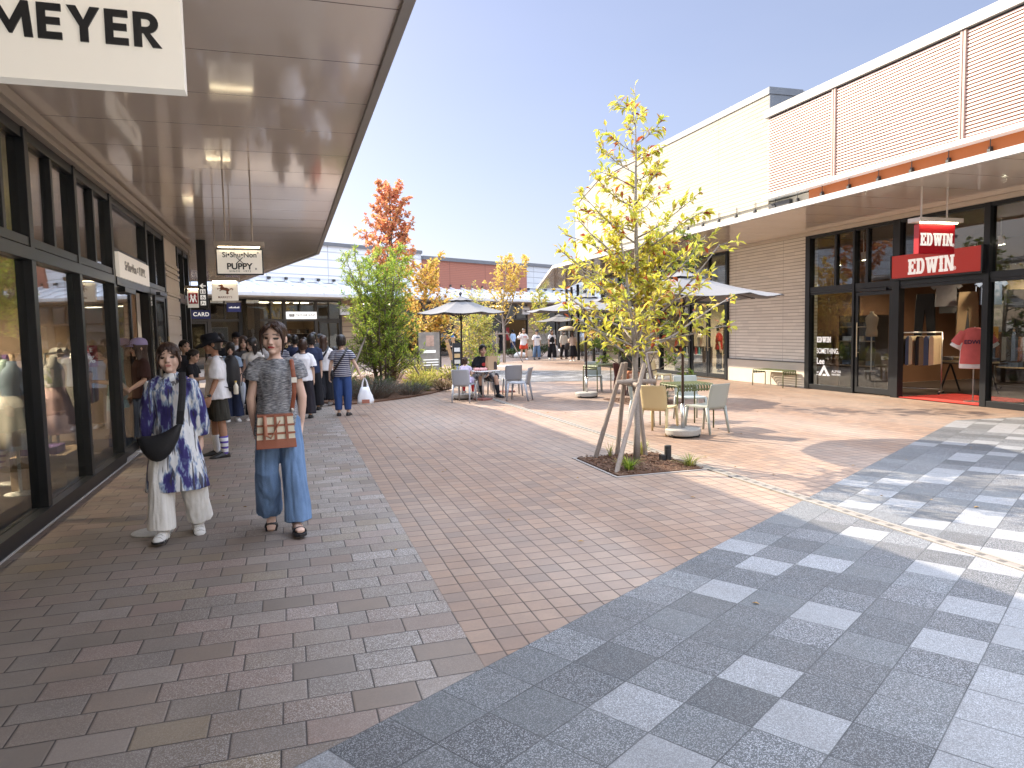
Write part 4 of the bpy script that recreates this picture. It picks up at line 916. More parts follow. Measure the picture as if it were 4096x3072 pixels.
# the near yellow tree
def t1_extra(lb_, tb_, r):
    pass
plant_tree('young_tree', 'slim young tree with yellow green leaves tied to timber stakes', 'tree', 3.8, 7.46,
  [([(0, 0, 0), (.01, 0, .4), (-.01, .0, .95), (.0, .01, 1.5), (.02, 0, 2.1), (.01, 0, 2.9), (.03, .02, 3.5), (.02, .02, 4.25)], [.043, .037, .035, .032, .026, .018, .010, .004], (.28, .95, 44, 1.36, .24, .36)),
   ([(0, 0, 1.15), (-.07, -.05, 1.6), (-.16, -.08, 2.2), (-.24, -.05, 2.75)], [.024, .02, .014, .005], (.35, 1, 9, .55, .25, .5)),
   ([(0, 0, 1.2), (.07, -.05, 1.7), (.15, .02, 2.1), (.24, .03, 2.6)], [.022, .018, .012, .005], (.35, 1, 9, .55, .25, .5))],
  None, yel_l, bark, 11, .108, .042, per=6, sub=3, drop=.15, lift=.06, pw=1.4, thin=.75)
stakes('weathered timber tripod stakes with crossbar holding the near yellow tree', [(3.42, 7.79), (3.27, 6.9), (4.04, 7.69), (3.74, 7.86)], [(3.66, 7.50, 1.14), (3.83, 7.30, 1.14), (3.84, 7.58, 1.14), (3.74, 7.60, 1.14)], [((3.52, 7.40, .93), (3.98, 7.32, .93)), ((3.70, 7.2, .90), (3.74, 7.72, .90))], 'timber tree stakes')
# evergreen behind it
def rosette_tree(nm, label, x, y, clumps, lm, bk, seed, L, trunkpts, group=None):
    r = random.Random(seed); t = thing(nm, label, 'tree', (x, y, 0), 0, group); tb, lbm = MB(), MB()
    tb.path(trunkpts, [.05-.035*i/(len(trunkpts)-1) for i in range(len(trunkpts))], 8)
    for cx, cy_, cz, cr, n_ in clumps:
        base = min((V(q) for q in trunkpts), key=lambda q: (q-V((cx, cy_, cz-.35))).length)
        tb.path([base, base.lerp(V((cx, cy_, cz)), .5)+V((0, 0, -.05)), (cx, cy_, cz)], [.016, .012, .006], 6)
        for k in range(n_):
            p = V((cx, cy_, cz))+rv(r)*cr*(r.random()**.5); d = (p-V((cx, cy_, cz-.25))).normalized()
            tb.path([V((cx, cy_, cz)).lerp(p, .3), p], [.005, .003], 4)
            for m_ in range(12):
                a = m_*2.4; s_ = d.orthogonal().normalized(); s2 = d.cross(s_)
                ld = (s_*math.cos(a)+s2*math.sin(a))+d*r.uniform(.2, 1.1); leaf(lbm, p, ld, L*r.uniform(.7, 1.1), L*.27, r, .15, .1)
    tb.build('trunk', bk, t, smooth=True); lbm.build('crown', lm, t); return t
rosette_tree('evergreen_tree', 'staked evergreen with glossy green leaf rosettes behind the yellow tree', 6.96, 13.34,
  [(1.0, 0, 3.35, .30, 14), (1.25, .0, 3.05, .26, 10), (.55, .1, 3.0, .35, 16), (.95, 0, 2.65, .28, 12), (0, .1, 2.8, .4, 16), (-.35, 0, 2.4, .35, 12), (.4, 0, 3.4, .28, 10), (-.85, .1, 1.35, .25, 12), (-.75, 0, 1.75, .22, 9), (-.55, 0, 1.15, .25, 11), (-.3, -.1, 1.5, .2, 8), (.35, 0, 1.15, .25, 11), (.6, 0, 1.55, .25, 10), (.75, 0, .85, .2, 8), (1.0, 0, .55, .2, 8), (.1, 0, 2.0, .35, 12), (.6, -.1, 2.1, .3, 10), (-.9, 0, 1.0, .18, 7)],
  evg_l, bark_d, 5, .125, [(0, 0, 0), (.02, 0, .6), (-.03, 0, 1.2), (.05, 0, 1.8), (.15, 0, 2.4), (.4, 0, 2.9), (.6, 0, 3.2)])
stakes('grey timber stakes propping the evergreen tree', [(6.75, 13.1), (7.45, 13.6), (7.0, 12.9)], [(6.95, 13.3, 1.2), (7.02, 13.3, 1.05), (6.92, 13.18, 1.15)], [((6.75, 13.15, 1.0), (7.2, 13.15, 1.03))], 'timber tree stakes')
# planting bed
bpts = [(.95, 15.75), (1.6, 15.9), (2.6, 16.7), (3.3, 17.5), (4.2, 19.0), (5.0, 21.5), (5.6, 24.2), (4.5, 27), (1.5, 25), (.6, 20), (.4, 17)]
b, inbed = bed('planting_bed', '', bpts, 4, 2200, .03); tag(b.build('planting_bed_soil', chips), kind='structure')
# multi-stemmed bright green tree
def stems(r, n_, h, sp): 
    out = []
    for k in range(n_):
        a = k*2.4; bx_, by_ = .16*math.cos(a), .14*math.sin(a); tx, ty = sp*math.cos(a)*r.uniform(.4, 1), sp*math.sin(a)*r.uniform(.4, 1); hh = h*r.uniform(.78, 1)
        out.append(([(bx_, by_, 0), (bx_*1.2+tx*.15, by_*1.2+ty*.15, hh*.3), (tx*.55, ty*.55, hh*.65), (tx, ty, hh)], [.03, .026, .016, .006], (.12, .97, 24, 1.0, .42, .35)))
    return out
r = random.Random(3)
plant_tree('bushy_tree', 'broad bushy tree with many slim stems and bright green leaves', 'tree', 2.28, 18.5, stems(r, 10, 3.8, 1.0), None, grn_l, bark_d, 21, .125, .026, per=3, sub=4)
# lower part is dense: a second tier of low shoots belongs to the same clump as a shrub
def shrub(nm, label, cat, x, y, rx, ry, h, n_, lm, L, W, seed, group=None, upz=.8, stem=bark_d, z0=.02):
    r = random.Random(seed); t = thing(nm, label, cat, (x, y, z0), 0, group); tb, lbm = MB(), MB()
    for k in range(n_):
        a = r.uniform(0, 6.283); q = math.sqrt(r.random()); bx_ = V((rx*.35*q*math.cos(a), ry*.35*q*math.sin(a), 0)); tp = V((rx*q*math.cos(a), ry*q*math.sin(a), h*r.uniform(.55, 1)*(1-.35*q*q)))
        mid = bx_.lerp(tp, .5)+V((0, 0, h*.1)); tb.path([bx_, mid, tp], [.005, .004, .002], 4)
        for m_ in range(13):
            u = .25+.75*r.random(); p = mid.lerp(tp, u) if r.random() < .7 else bx_.lerp(mid, .4+.6*u)
            leaf(lbm, p, rv(r)*.8+V((0, 0, upz))+(tp-bx_).normalized()*.4, L*r.uniform(.6, 1.2), W*r.uniform(.7, 1.2), r)
    tb.build('stem', stem, t); lbm.build('foliage', lm, t); return t
lav_l = leafmat('grey_green_leaves', [(0, (.075, .10, .075)), (.5, (.11, .13, .10)), (.85, (.15, .16, .14)), (1, (.16, .12, .17))], .2, .7)
grass_l = leafmat('grass_blades', [(0, (.16, .22, .04)), (.5, (.27, .30, .06)), (.8, (.38, .34, .10)), (1, (.42, .36, .14))], .4)
dgrass_l = leafmat('dark_grass_blades', [(0, (.05, .09, .03)), (.6, (.09, .13, .04)), (1, (.14, .17, .06))], .3)
ylw_s = leafmat('yellow_green_leaves', [(0, (.30, .38, .06)), (.4, (.48, .47, .09)), (.75, (.60, .52, .14)), (1, (.62, .44, .18))], .5)
dry_l = leafmat('dry_leaves', [(0, (.30, .20, .12)), (.5, (.38, .27, .16)), (1, (.25, .22, .08))], .3)
def tuft(nm, label, x, y, n_, h, spread, lm, seed, group=None, w_=.008, z0=.012):
    r = random.Random(seed); b = MB()
    for k in range(n_):
        a = r.uniform(0, 6.283); q = r.random()*spread*.25; p = V((x+q*math.cos(a), y+q*math.sin(a), z0)); L = h*r.uniform(.5, 1.1); o_ = spread*r.uniform(.2, 1)
        d = V((math.cos(a), math.sin(a), 0)); s_ = V((-d.y, d.x, 0))*w_*r.uniform(.6, 1.2); rs = []
        for f, ww in ((0, 1), (.4, .9), (.75, .6), (1, .08)):
            c = p+d*o_*f*f+V((0, 0, L*(f-.25*f*f*o_/max(h, .01)))); rs.append((b.p(c-s_*ww), b.p(c+s_*ww)))
        for (a0, a1), (b0, b1) in zip(rs, rs[1:]): b.face((a0, a1, b1, b0))
    return tag(b.build(nm, lm, loc=(x, y, z0)), label, 'grass', group)
gS = 'shrubs of the planting bed'
shrub('lavender_bush', 'low bluish grey lavender bush spilling over the paving at the bed corner', 'shrub', 1.75, 16.7, .95, .7, .52, 300, lav_l, .05, .007, 31, gS, 1.3)
shrub('lavender_bush', 'low grey green bush right of the lavender at the bed edge', 'shrub', 2.75, 17.25, .65, .5, .34, 160, lav_l, .05, .008, 32, gS, 1.3)
shrub('dark_shrub', 'dark green low shrub at the foot of the bushy tree', 'shrub', 1.7, 17.6, .75, .5, .55, 150, dgrass_l, .10, .012, 33, gS)
sid = [('small leaved yellow green shrub beside the right hand prop of the bushy tree', 3.2, 18.6, .5, .45, .5, ylw_s), ('yellow shrub with dry tips behind the grey lavender', 3.6, 19.7, .55, .5, .55, ylw_s), ('pale yellow shrub left of the framed notice board', 3.7, 21.2, .5, .5, .7, ylw_s), ('leafy green shrub behind the seated man', 5.3, 20.4, .45, .45, 1.0, grn_l), ('tall green shrub beside the brown paper bag and the seated man', 5.75, 21.2, .5, .4, 1.25, grn_l), ('yellow green shrub below the notice board', 4.5, 20.3, .5, .4, .6, ylw_s), ('dry brownish shrub at the front of the bed near the grey chair', 3.75, 18.2, .45, .3, .3, dry_l), ('green shrub with yellow tips behind the banner', 4.2, 23.8, .6, .5, .7, ylw_s), ('yellow flowering shrub at the back of the bed', 3.2, 23.5, .7, .6, .9, ylw_s), ('dense green shrub at the back left of the bed', 1.4, 20.8, .7, .6, .9, grn_l)]
for k, (l_, x, y, rx, ry, h, lm) in enumerate(sid): shrub('garden_shrub', l_, 'shrub', x, y, rx, ry, h, 70, lm, .07, .026, 40+k, gS)
gG = 'grass tufts'
tuft('grass_tuft', 'long yellow grass tuft under the bushy tree by the lavender', 2.9, 17.9, 160, .42, .45, grass_l, 60, gG, .007, .03)
tuft('grass_tuft', 'golden grass tuft at the middle of the bed front', 3.3, 18.1, 140, .36, .4, grass_l, 61, gG, .007, .03)
tuft('grass_tuft', 'dark green grass clump at the trunk of the bushy tree', 2.3, 17.8, 160, .5, .4, dgrass_l, 62, gG, .008, .03)
tuft('grass_tuft', 'bright green weeds against the foot of the front stake in the near tree pit', 3.45, 6.95, 90, .17, .2, grn_l, 63, gG, .006)
tuft('grass_tuft', 'yellow green grass tuft at the right corner of the near tree pit', 4.17, 6.9, 90, .16, .24, grass_l, 64, gG, .004)
tuft('grass_tuft', 'thin weeds behind the trunk in the near tree pit', 4.02, 7.72, 60, .22, .14, grass_l, 65, gG, .005)
tuft('grass_tuft', 'small weeds in the back corner of the near tree pit', 3.62, 7.8, 24, .2, .1, grass_l, 66, gG, .004)
tuft('grass_tuft', 'weeds at the pit of the evergreen tree behind the cream chair', 7.2, 12.9, 80, .3, .25, dgrass_l, 67, gG, .008)
# props of the bushy tree
stakes('long timber props leaning on the bushy green tree', [(3.52, 19.3), (1.15, 17.7)], [(2.55, 18.6, 1.75), (2.0, 18.45, 1.8)], [], 'timber tree stakes')
# red and orange maple behind
plant_tree('maple_tree', 'tall maple with red top and orange lower leaves behind the green tree', 'tree', 3.05, 22.2,
  [([(0, 0, 0), (.03, 0, 1.5), (-.02, 0, 3.2), (.05, 0, 4.6), (.02, 0, 6.0)], [.07, .06, .045, .028, .008], (.5, .97, 44, 1.35, .5, .5))], None, red_l, bark_d, 71, .14, .11, per=3, sub=4)
def lowmaple(x, y):
    t = [([(0, 0, 0), (.1, 0, 1.0), (.25, 0, 2.2), (.3, 0, 3.6)], [.05, .04, .025, .008], (.2, .98, 40, 1.5, .7, .45)), ([(0, 0, .6), (.5, -.1, 1.3), (1.0, -.1, 2.0)], [.03, .02, .006], (.3, 1, 12, .7, .4, .5))]
    return plant_tree('maple_tree', 'orange and yellow leaved maple right behind the green bushy tree', 'tree', x, y, t, None, org_l, bark_d, 72, .13, .085, per=3, sub=4)
lowmaple(3.85, 22.6)
plant_tree('young_tree', 'staked young tree with thin amber crown in front of the brick red wall', 'tree', 9.73, 32.7, [([(0, 0, 0), (.02, 0, 1.3), (-.05, 0, 2.4), (.1, 0, 3.6), (.25, 0, 4.9)], [.07, .06, .045, .025, .008], (.34, .97, 30, 1.5, .55, .75)), ([(0, 0, 1.7), (.4, 0, 2.7), (.8, 0, 3.9), (1.0, 0, 4.9)], [.03, .025, .015, .006], (.4, 1, 12, .8, .4, .7))], None, amb_l, bark, 73, .18, .10, per=2, sub=3)
stakes('timber stakes around the amber young tree', [(9.3, 32.4), (9.45, 33.1), (10.5, 32.2), (9.6, 32.2)], [(9.32, 32.45, 1.5), (9.5, 33.0, 1.5), (9.85, 32.6, 1.45), (9.62, 32.3, 1.5)], [((9.25, 32.45, 1.35), (9.95, 32.5, 1.35))], 'timber tree stakes')
plant_tree('bare_shrub_tree', 'half bare multi stemmed tree with a few yellow leaves behind the parasol', 'tree', 6.6, 27.0, stems(random.Random(8), 6, 3.6, .9), None, ylw_s, bark, 74, .11, .05, per=1, sub=2)
plant_tree('slender_tree', 'slender multi stemmed tree with light green leaves behind the left parasol', 'tree', 6.5, 25.4, stems(random.Random(9), 4, 2.5, .6), None, ylw_s, bark, 75, .11, .05, per=3, sub=2)
plant_tree('young_tree', 'pale yellow young tree with thin crown behind the walkers', 'tree', 13.6, 38.5, [([(0, 0, 0), (.0, 0, 1.2), (.05, 0, 2.4), (.0, 0, 3.6)], [.05, .04, .025, .008], (.3, .97, 26, 1.0, .5, .7))], None, ylw_s, bark, 76, .17, .09, per=3, sub=3)
stakes('timber stakes of the pale yellow tree behind the walkers', [(13.0, 38.2), (14.3, 38.2)], [(13.5, 38.4, 1.6), (13.7, 38.4, 1.6)], [], 'timber tree stakes')
shrub('garden_shrub', 'low green shrubs behind the two white shirted walkers', 'shrub', 13.1, 37.6, .9, .6, .8, 90, dgrass_l, .12, .04, 80, gS)
shrub('garden_shrub', 'white flowering shrub right of the walking group', 'shrub', 15.5, 37.0, .9, .6, 1.0, 90, ylw_s, .12, .05, 81, gS)
shrub('garden_shrub', 'rounded dark green shrub by the far corner posts', 'shrub', 18.6, 41.5, 1.3, .9, 1.0, 120, grn_l, .14, .06, 82, gS)
shrub('garden_shrub', 'dark low shrubs left of the walker in red shorts', 'shrub', 12.0, 38.2, .8, .5, .5, 80, dgrass_l, .12, .04, 83, gS)
b = MB(); b.ell((12.05, 37.3, .1), .42, .3, .22, 16, 10)
tag(solid(b, 'boulder', M('pale_boulder', (.55, .53, .5), .9, 0, .15, 6, .5, 20), None, .04, 2, lambda c, q: .03*noise.noise(c*3)), 'smooth pale boulder at the edge of the far planting', 'boulder')
# ---------------------------------------------------------------- people
def vcol(name, rough=.5, sss=0):
    m, nt, b = newmat(name); n = N(nt); a = n.node('ShaderNodeVertexColor'); a.layer_name = 'Col'
    nt.links.new(a.outputs[0], b.inputs['Base Color']); b.inputs['Roughness'].default_value = rough; b.inputs['Specular IOR Level'].default_value = .35; return m
skin_m = vcol('skin', .5)
def cloth(name, col, rough=.85, var=.1, bump=.25, bs=35): return M(name, col, rough, 0, var, 14, bump, bs, .25)
hair_blk = M('dark_hair', (.014, .011, .010), .38, 0, .3, 60, .5, 90, .5, (1, 1, .12)); hair_brn = M('brown_hair', (.045, .022, .014), .38, 0, .3, 60, .5, 90, .5, (1, 1, .12))
HP = [(-.02, .09, .12, -.14), (.03, .165, .21, -.09), (.12, .235, .30, -.045), (.25, .295, .37, -.01), (.42, .33, .415, .01), (.6, .345, .445, .03), (.75, .33, .43, .045), (.88, .265, .34, .05), (.96, .16, .21, .05), (1., .05, .07, .05)]
def hprof(z):
    if z <= HP[0][0]: return HP[0][1:]
    for a, c in zip(HP, HP[1:]):
        if z <= c[0]:
            u = (z-a[0])/(c[0]-a[0]); return tuple(a[i]+(c[i]-a[i])*u for i in (1, 2, 3))
    return HP[-1][1:]
def ringe(c, rx, ry, ax=V((1, 0, 0)), ay=V((0, 1, 0)), n=24, wob=0, ph=0, k=7):
    return [c+ax*(rx*(1+wob*math.sin(k*2*math.pi*i/n+ph))*math.cos(2*math.pi*i/n))+ay*(ry*(1+wob*math.sin(k*2*math.pi*i/n+ph))*math.sin(2*math.pi*i/n)) for i in range(n)]
def person(label, x, y, rz, H, o, group='people in the shopping street'):
    t = thing('person', label, 'person', (x, y, o.get('z', 0)), R_(rz), group)
    g = o.get; vox = g('vox', .011); hh = H*.148; wd_ = g('build', 1.)
    # --- skeleton
    th, shk = .245*H, .245*H; legs = {}
    def unit(v): return V(v).normalized()
    fp = g('feet', {1: (8, 0), -1: (-8, 0)})
    drop = []
    for s_ in (1, -1):
        a, c = g('leg', {}).get(s_, ((s_*.02, 0, -1), (s_*.0, 0, -1)))
        legs[s_] = (unit(a), unit(c)); drop.append(-(legs[s_][0].z*th+legs[s_][1].z*shk)+.042*H+max(0, math.sin(R_(fp[s_][1])))*.09*H)
    hz = g('hipz', max(drop)); P = V((0, 0, hz)); U = unit((g('lean', (0, 0))[0], g('lean', (0, 0))[1], 1)); AX = V((1, 0, 0)); AY = U.cross(AX)
    AX = AX-U*U.dot(AX); AX.normalize()
    S_ = lambda f: P+U*(f*H)
    sw = g('sw', .094)*H
    J = {}
    for s_ in (1, -1):
        a, c = legs[s_]; hip = P+AX*(s_*.052*H); kn = hip+a*th; an = kn+c*shk; J['hip', s_], J['kn', s_], J['an', s_] = hip, kn, an
        ua, fa = g('arm', {}).get(s_, ((s_*.10, .03, -1), (s_*.04, -.16, -1)))
        sh = S_(.275)+AX*(s_*sw); el = sh+unit(ua)*.165*H; wr = el+unit(fa)*.145*H; J['sh', s_], J['el', s_], J['wr', s_] = sh, el, wr; J['fa', s_] = unit(fa)
    hy, hpit, htl = g('head', (0, 0, 0))
    HB = S_(.332)+V((0, -.012*H, 0))
    HM = Matrix.Translation(HB) @ Matrix.Rotation(R_(hy), 4, 'Z') @ Matrix.Rotation(R_(hpit), 4, 'X') @ Matrix.Rotation(R_(htl), 4, 'Y') @ Matrix.Scale(hh, 4)
    # --- body, one continuous surface
    b = MB()
    b.rings([ringe(S_(f), rx*H*wd_, ry*H*wd_, AX, AY) for f, rx, ry in ((-.06, .045, .045), (-.02, .082, .058), (.03, .085, .06), (.10, .068, .05), (.17, .076, .056), (.235, .082, .055), (.275, .078, .043), (.298, .045, .036), (.31, .03, .03))])
    b.caps(S_(.285), HB+V((0, .012*H, .03*H)), .029*H, .028*H, 14)
    b.T = HM
    b.rings([[V((rx*math.cos(a), cy_+ry*math.sin(a)*(1. if math.sin(a) > 0 else (.97+.03*abs(math.sin(a)))), z)) for a in [2*math.pi*i/24 for i in range(24)]] for z, rx, ry, cy_ in HP])
    b.caps((0, -.36, .52), (0, -.455, .345), .035, .062, 8); b.caps((-.035, -.42, .325), (.035, -.42, .325), .045, .045, 8)
    b.caps((-.07, -.365, .215), (.07, -.365, .215), .045, .045, 8); b.caps((-.06, -.36, .165), (.06, -.36, .165), .04, .04, 8); b.ell((0, -.30, .05), .12, .1, .08)
    for s_ in (1, -1): b.ell((s_*.365, .04, .44), .035, .07, .12); b.ell((s_*.18, -.265, .34), .12, .10, .16); b.caps((s_*.05, -.375, .60), (s_*.24, -.32, .60), .04, .04, 8)
    b.T = None
    for s_ in (1, -1):
        ka = g('armr', 1.)*H
        b.caps(J['sh', s_]-AX*(s_*.015*H), J['el', s_], .028*ka, .023*ka, 12); b.path([J['el', s_], J['el', s_].lerp(J['wr', s_], .35), J['wr', s_]], [.022*ka, .0225*ka, .015*ka], 12)
        f = J['fa', s_]; w = J['wr', s_]; side = (g('palm', {}).get(s_, V((0, -1, 0)))); side = (V(side)-f*V(side).dot(f)).normalized(); pn = f.cross(side)  # side: across the knuckles
        b.path([w-f*.01*H, w+f*.02*H, w+f*.05*H], [(.015*H, .014*H), (.024*H, .012*H), (.024*H, .010*H)], 12, updir=side)
        curl = g('curl', .35)
        for q in range(4):
            o_ = (q-1.5)*.0135*H; L = (.042, .048, .045, .035)[q]*H; p0 = w+f*.045*H+side*o_
            d1 = f; ip = (-AX*s_)
            d2 = (f+ip*curl).normalized(); d3 = (f+ip*curl*2.4).normalized()
            b.path([p0-f*.012*H, p0+d1*L*.2, p0+d1*L*.2+d2*L*.45, p0+d1*L*.2+d2*L*.45+d3*L*.4], [.0068*H, .0066*H, .0062*H, .005*H], 8)
        p0 = w+f*.012*H-side*.016*H if g('thumbflip') else w+f*.012*H+side*.016*H
        sg = -1 if g('thumbflip') else 1
        b.path([p0, p0+(f+side*sg*.9).normalized()*.026*H, p0+(f+side*sg*.5).normalized()*.05*H], [.0085*H, .0078*H, .006*H], 8)
        hip, kn, an = J['hip', s_], J['kn', s_], J['an', s_]
        b.path([hip, hip.lerp(kn, .5), kn, kn.lerp(an, .3), an], [.05*H, .044*H, .032*H, .034*H, .019*H], 14)
        yw, pt = fp[s_]; f0 = V((math.sin(R_(yw)), -math.cos(R_(yw)), 0)); ff = f0*math.cos(R_(pt))-V((0, 0, 1))*math.sin(R_(pt)); dn = -V((0, 0, 1))*math.cos(R_(pt))-f0*math.sin(R_(pt))
        J['ff', s_], J['dn', s_] = ff, dn
        b.path([an, an+dn*.02*H-ff*.012*H, an+dn*.026*H+ff*.03*H, an+dn*.03*H+ff*.085*H, an+dn*.032*H+ff*.11*H], [.02*H, .022*H, .022*H, (.024*H, .012*H), (.018*H, .009*H)], 12)
    sk = g('skin', (.60, .40, .30)); lip = g('lip', (.46, .16, .14)); hc = g('hairc', (.03, .02, .016)); iv = HM.inverted()
    def cf(c):
        q = iv @ c
        if -.1 < q.z < 1.05 and abs(q.x) < .6 and q.y < -.12:
            ax = abs(q.x)
            if ((ax-.158)/.080)**2+((q.z-.485)/.042)**2 < 1: return (.025, .018, .016)
            if ((ax-.165)/.115)**2+((q.z-.605-.02*(1-ax/.16))/.026)**2 < 1: return tuple(.45*hc[i]+.35*sk[i]*.6 for i in range(3))
            if (q.x/.115)**2+((q.z-.195)/.038)**2 < 1 and q.y < -.3: return lip
            if ((ax-.05)/.025)**2+((q.z-.30)/.02)**2 < 1: return tuple(k*.45 for k in sk)
        v = 1+.06*noise.noise(c*9); return (min(1, sk[0]*v), sk[1]*v, sk[2]*v)
    solid(b, 'body', skin_m, t, vox, 3, None, cf)
    # --- hair
    hs = g('hair')
    if hs:
        mat_, lows, thick = hs[:3]; ex = hs[3] if len(hs) > 3 else {}
        b = MB(); b.T = HM; na, nt_ = 40, 12; out, inn = [], []
        ang = [0, 38, 72, 108, 180]
        def low(d):
            for i in range(4):
                if d <= ang[i+1]:
                    u = (d-ang[i])/(ang[i+1]-ang[i]); u = u*u*(3-2*u); return lows[i]+(lows[i+1]-lows[i])*u
        for j in range(nt_+1):
            ro, ri = [], []
            for i in range(na):
                ph = 2*math.pi*i/na; d = abs((math.degrees(ph)+180) % 360-180); zl = low(d); z = zl+(1.0-zl)*(j/nt_)
                rx, ry, c0 = hprof(max(z, .40)); k = 1+thick*(1-.3*max(0, z-.7)/.3)+.035*noise.noise(V((ph*5, z*1.2, x+y)))
                if z < .4: k *= 1+(.4-z)*ex.get('flare', .0)
                sx, sy = math.sin(ph), -math.cos(ph)
                zz = z+(thick*.9 if z > .8 else thick*.9*max(0, z-.5)/.3)
                if j == nt_: rx, ry = .04, .05
                ro.append(V((rx*k*sx, c0+ry*k*sy, zz))); ri.append(V((rx*.93*sx, c0+ry*.93*sy, z-(.06 if j == nt_ else 0))))
            out.append(ro); inn.append(ri)
        b.rings(inn[::-1]+out)
        for pts, rr in ex.get('locks', ()): b.path(pts, rr, 8, flat=.6)
        for c, r3 in ex.get('balls', ()): b.ell(c, *r3)
        ns_ = ex.get('strands', 0)
        if ns_:
            rr_ = random.Random(int(x*100+y*37)); bun_ = ex.get('to')
            for k in range(ns_):
                ph = rr_.uniform(-math.pi, math.pi); d = abs(math.degrees(ph)); zl = low(d)+rr_.uniform(-.10, .05); px = ex.get('part', 0)
                fr = max(0, math.cos(ph)); st_ = V((px+.05*math.copysign(1, math.sin(ph)), -.30*fr+.12+rr_.uniform(-.08, .08), 1.0)); pts = []; j1 = rr_.uniform(-.12, .12)
                for i in range(8):
                    u = i/7; z = 1.01+(zl-1.01)*u; a2 = ph+j1*u+.06*math.sin(u*5+k); rx, ry, c0 = hprof(max(z, .4)); kk = 1+thick*(1.05-.3*max(0, z-.7)/.3)+.03*rr_.random()
                    q = V((rx*kk*math.sin(a2), c0-ry*kk*math.cos(a2), z+thick*.8*max(0, min(1, (z-.5)/.3)))); q = st_.lerp(q, min(1, u*2.6))
                    if bun_ is not None and u > .55 and d > 55: q = q.lerp(V(bun_)+rv(rr_)*.1, (u-.55)/.45*.9)
                    pts.append(q)
                w_ = rr_.uniform(.018, .034); b.path(pts, [w_*.8, w_, w_, w_, w_*.9, w_*.8, w_*.55, w_*.2], 5, flat=.45)
        b.build('hair', mat_, t, smooth=True)
    if g('hat') == 'bucket':
        b = MB(); b.T = HM @ Matrix.Translation((0, .03, .0)) @ Matrix.Rotation(R_(6), 4, 'X')
        rows = []
        for r1, z1 in ((.72, .52), (.80, .50), (.78, .54), (.62, .62), (.46, .72), (.44, .95), (.40, 1.08), (.30, 1.12), (.02, 1.10)):
            rows.append([V((r1*math.cos(a)*.95, r1*1.08*math.sin(a), z1+(.07*math.sin(2*a+1)+.04*math.sin(3*a) if r1 > .55 else 0))) for a in [2*math.pi*i/32 for i in range(32)]])
        b.rings(rows); b.build('hat', g('hatm'), t, smooth=True)
    if g('hat') == 'cap':
        b = MB(); b.T = HM @ Matrix.Translation((0, .03, .0))
        b.rings([[V((.40*k*math.cos(a), .50*k*math.sin(a), z)) for a in [2*math.pi*i/24 for i in range(24)]] for k, z in ((1., .66), (1.01, .74), (.94, .9), (.75, 1.03), (.4, 1.10), (.05, 1.12))])
        b.rings([[V((u*.33, -.42-.38*(1-u*u)**.5*f, .68+.0*f-.05*f-.06*u*u)) for u in (-1, -.7, -.35, 0, .35, .7, 1)]+[V((u*.33, -.42-.38*(1-u*u)**.5*f, .655-.05*f-.06*u*u)) for u in (1, .7, .35, 0, -.35, -.7, -1)] for f in (0, .5, 1)])
        b.build('cap', g('hatm'), t, smooth=True)
    # --- top
    tp = g('top')
    amp = g('wrk', .006)
    def wr_(sc=(14, 14, 5), a=amp):
        return lambda c, q: a*(noise.noise(V((c.x*sc[0]+x*3, c.y*sc[1], c.z*sc[2])))+.5*noise.noise(V((c.x*sc[0]*2.1, c.y*sc[1]*2.1+y, c.z*sc[2]*2.4))))
    if tp:
        mat_, hem, l, sl_ = tp[:4]; tx = tp[4] if len(tp) > 4 else {}
        b = MB(); rs = []; lh = tx.get('hemw', 1.)
        for f, rx, ry in ((-hem, .098*lh, .074*lh), (-hem*.5+.02, .097*(1+lh)/2, .072*(1+lh)/2), (.10, .087, .064), (.17, .089, .068), (.235, .094, .066), (.268, .090, .054), (.292, .062, .045), (.303, .044, .040)):
            c = S_(f) if f > 0 else P+V((0, 0, f*H)); kk = l if f < .25 else 1+(l-1)*.5
            rs.append(ringe(c, rx*H*kk*wd_, ry*H*kk*wd_, AX, AY, 28, .02 if f < .05 else 0, x*7, 5))
        b.rings(rs)
        for s_ in (1, -1):
            sh, el, wr2 = J['sh', s_], J['el', s_], J['wr', s_]; r0 = .043*H*tx.get('slw', 1.)
            b.caps(sh-AX*(s_*.03*H), sh+(el-sh)*.12, .040*H, .040*H, 14)
            if sl_ > 0: b.path([sh-AX*(s_*.012*H)+V((0, 0, .004*H)), sh+(el-sh)*min(1, sl_)*.55, sh+(el-sh)*min(1, sl_)], [.040*H, r0, r0*1.04], 16)
            if sl_ > 1: b.caps(el, el, r0, r0); b.path([el, el+(wr2-el)*(sl_-1)*.5, el+(wr2-el)*(sl_-1)], [r0, r0*1.05, r0*tx.get('cuff', .8)], 16)
        if tx.get('collar'): b.rings([ringe(S_(f), r*H, r*H, AX, AY) for f, r in ((.295, .044), (.315, .037), (.325, .036))])
        solid(b, tx.get('name', 'shirt'), mat_, t, vox*1.1, 3, wr_())
        if tx.get('trim'):
            b = MB(); tm = tx['trim']; rc = ringe(S_(.300), .047*H, .043*H, AX, AY, 20); rc.append(rc[0]); b.path(rc, .0055*H, 6, cap=False)
            b.build('collar_trim', tm, t, smooth=True)
            for s_ in (1, -1):
                sh, el = J['sh', s_], J['el', s_]; d = (el-sh).normalized(); e_ = sh+(el-sh)*sl_; b = MB(); b.path([e_-d*.012*H, e_+d*.002*H], [.0455*H*tx.get('slw', 1.)]*2, 18, cap=False); b.build('cuff_trim', tm, t, smooth=True)
    bt = g('bottom')
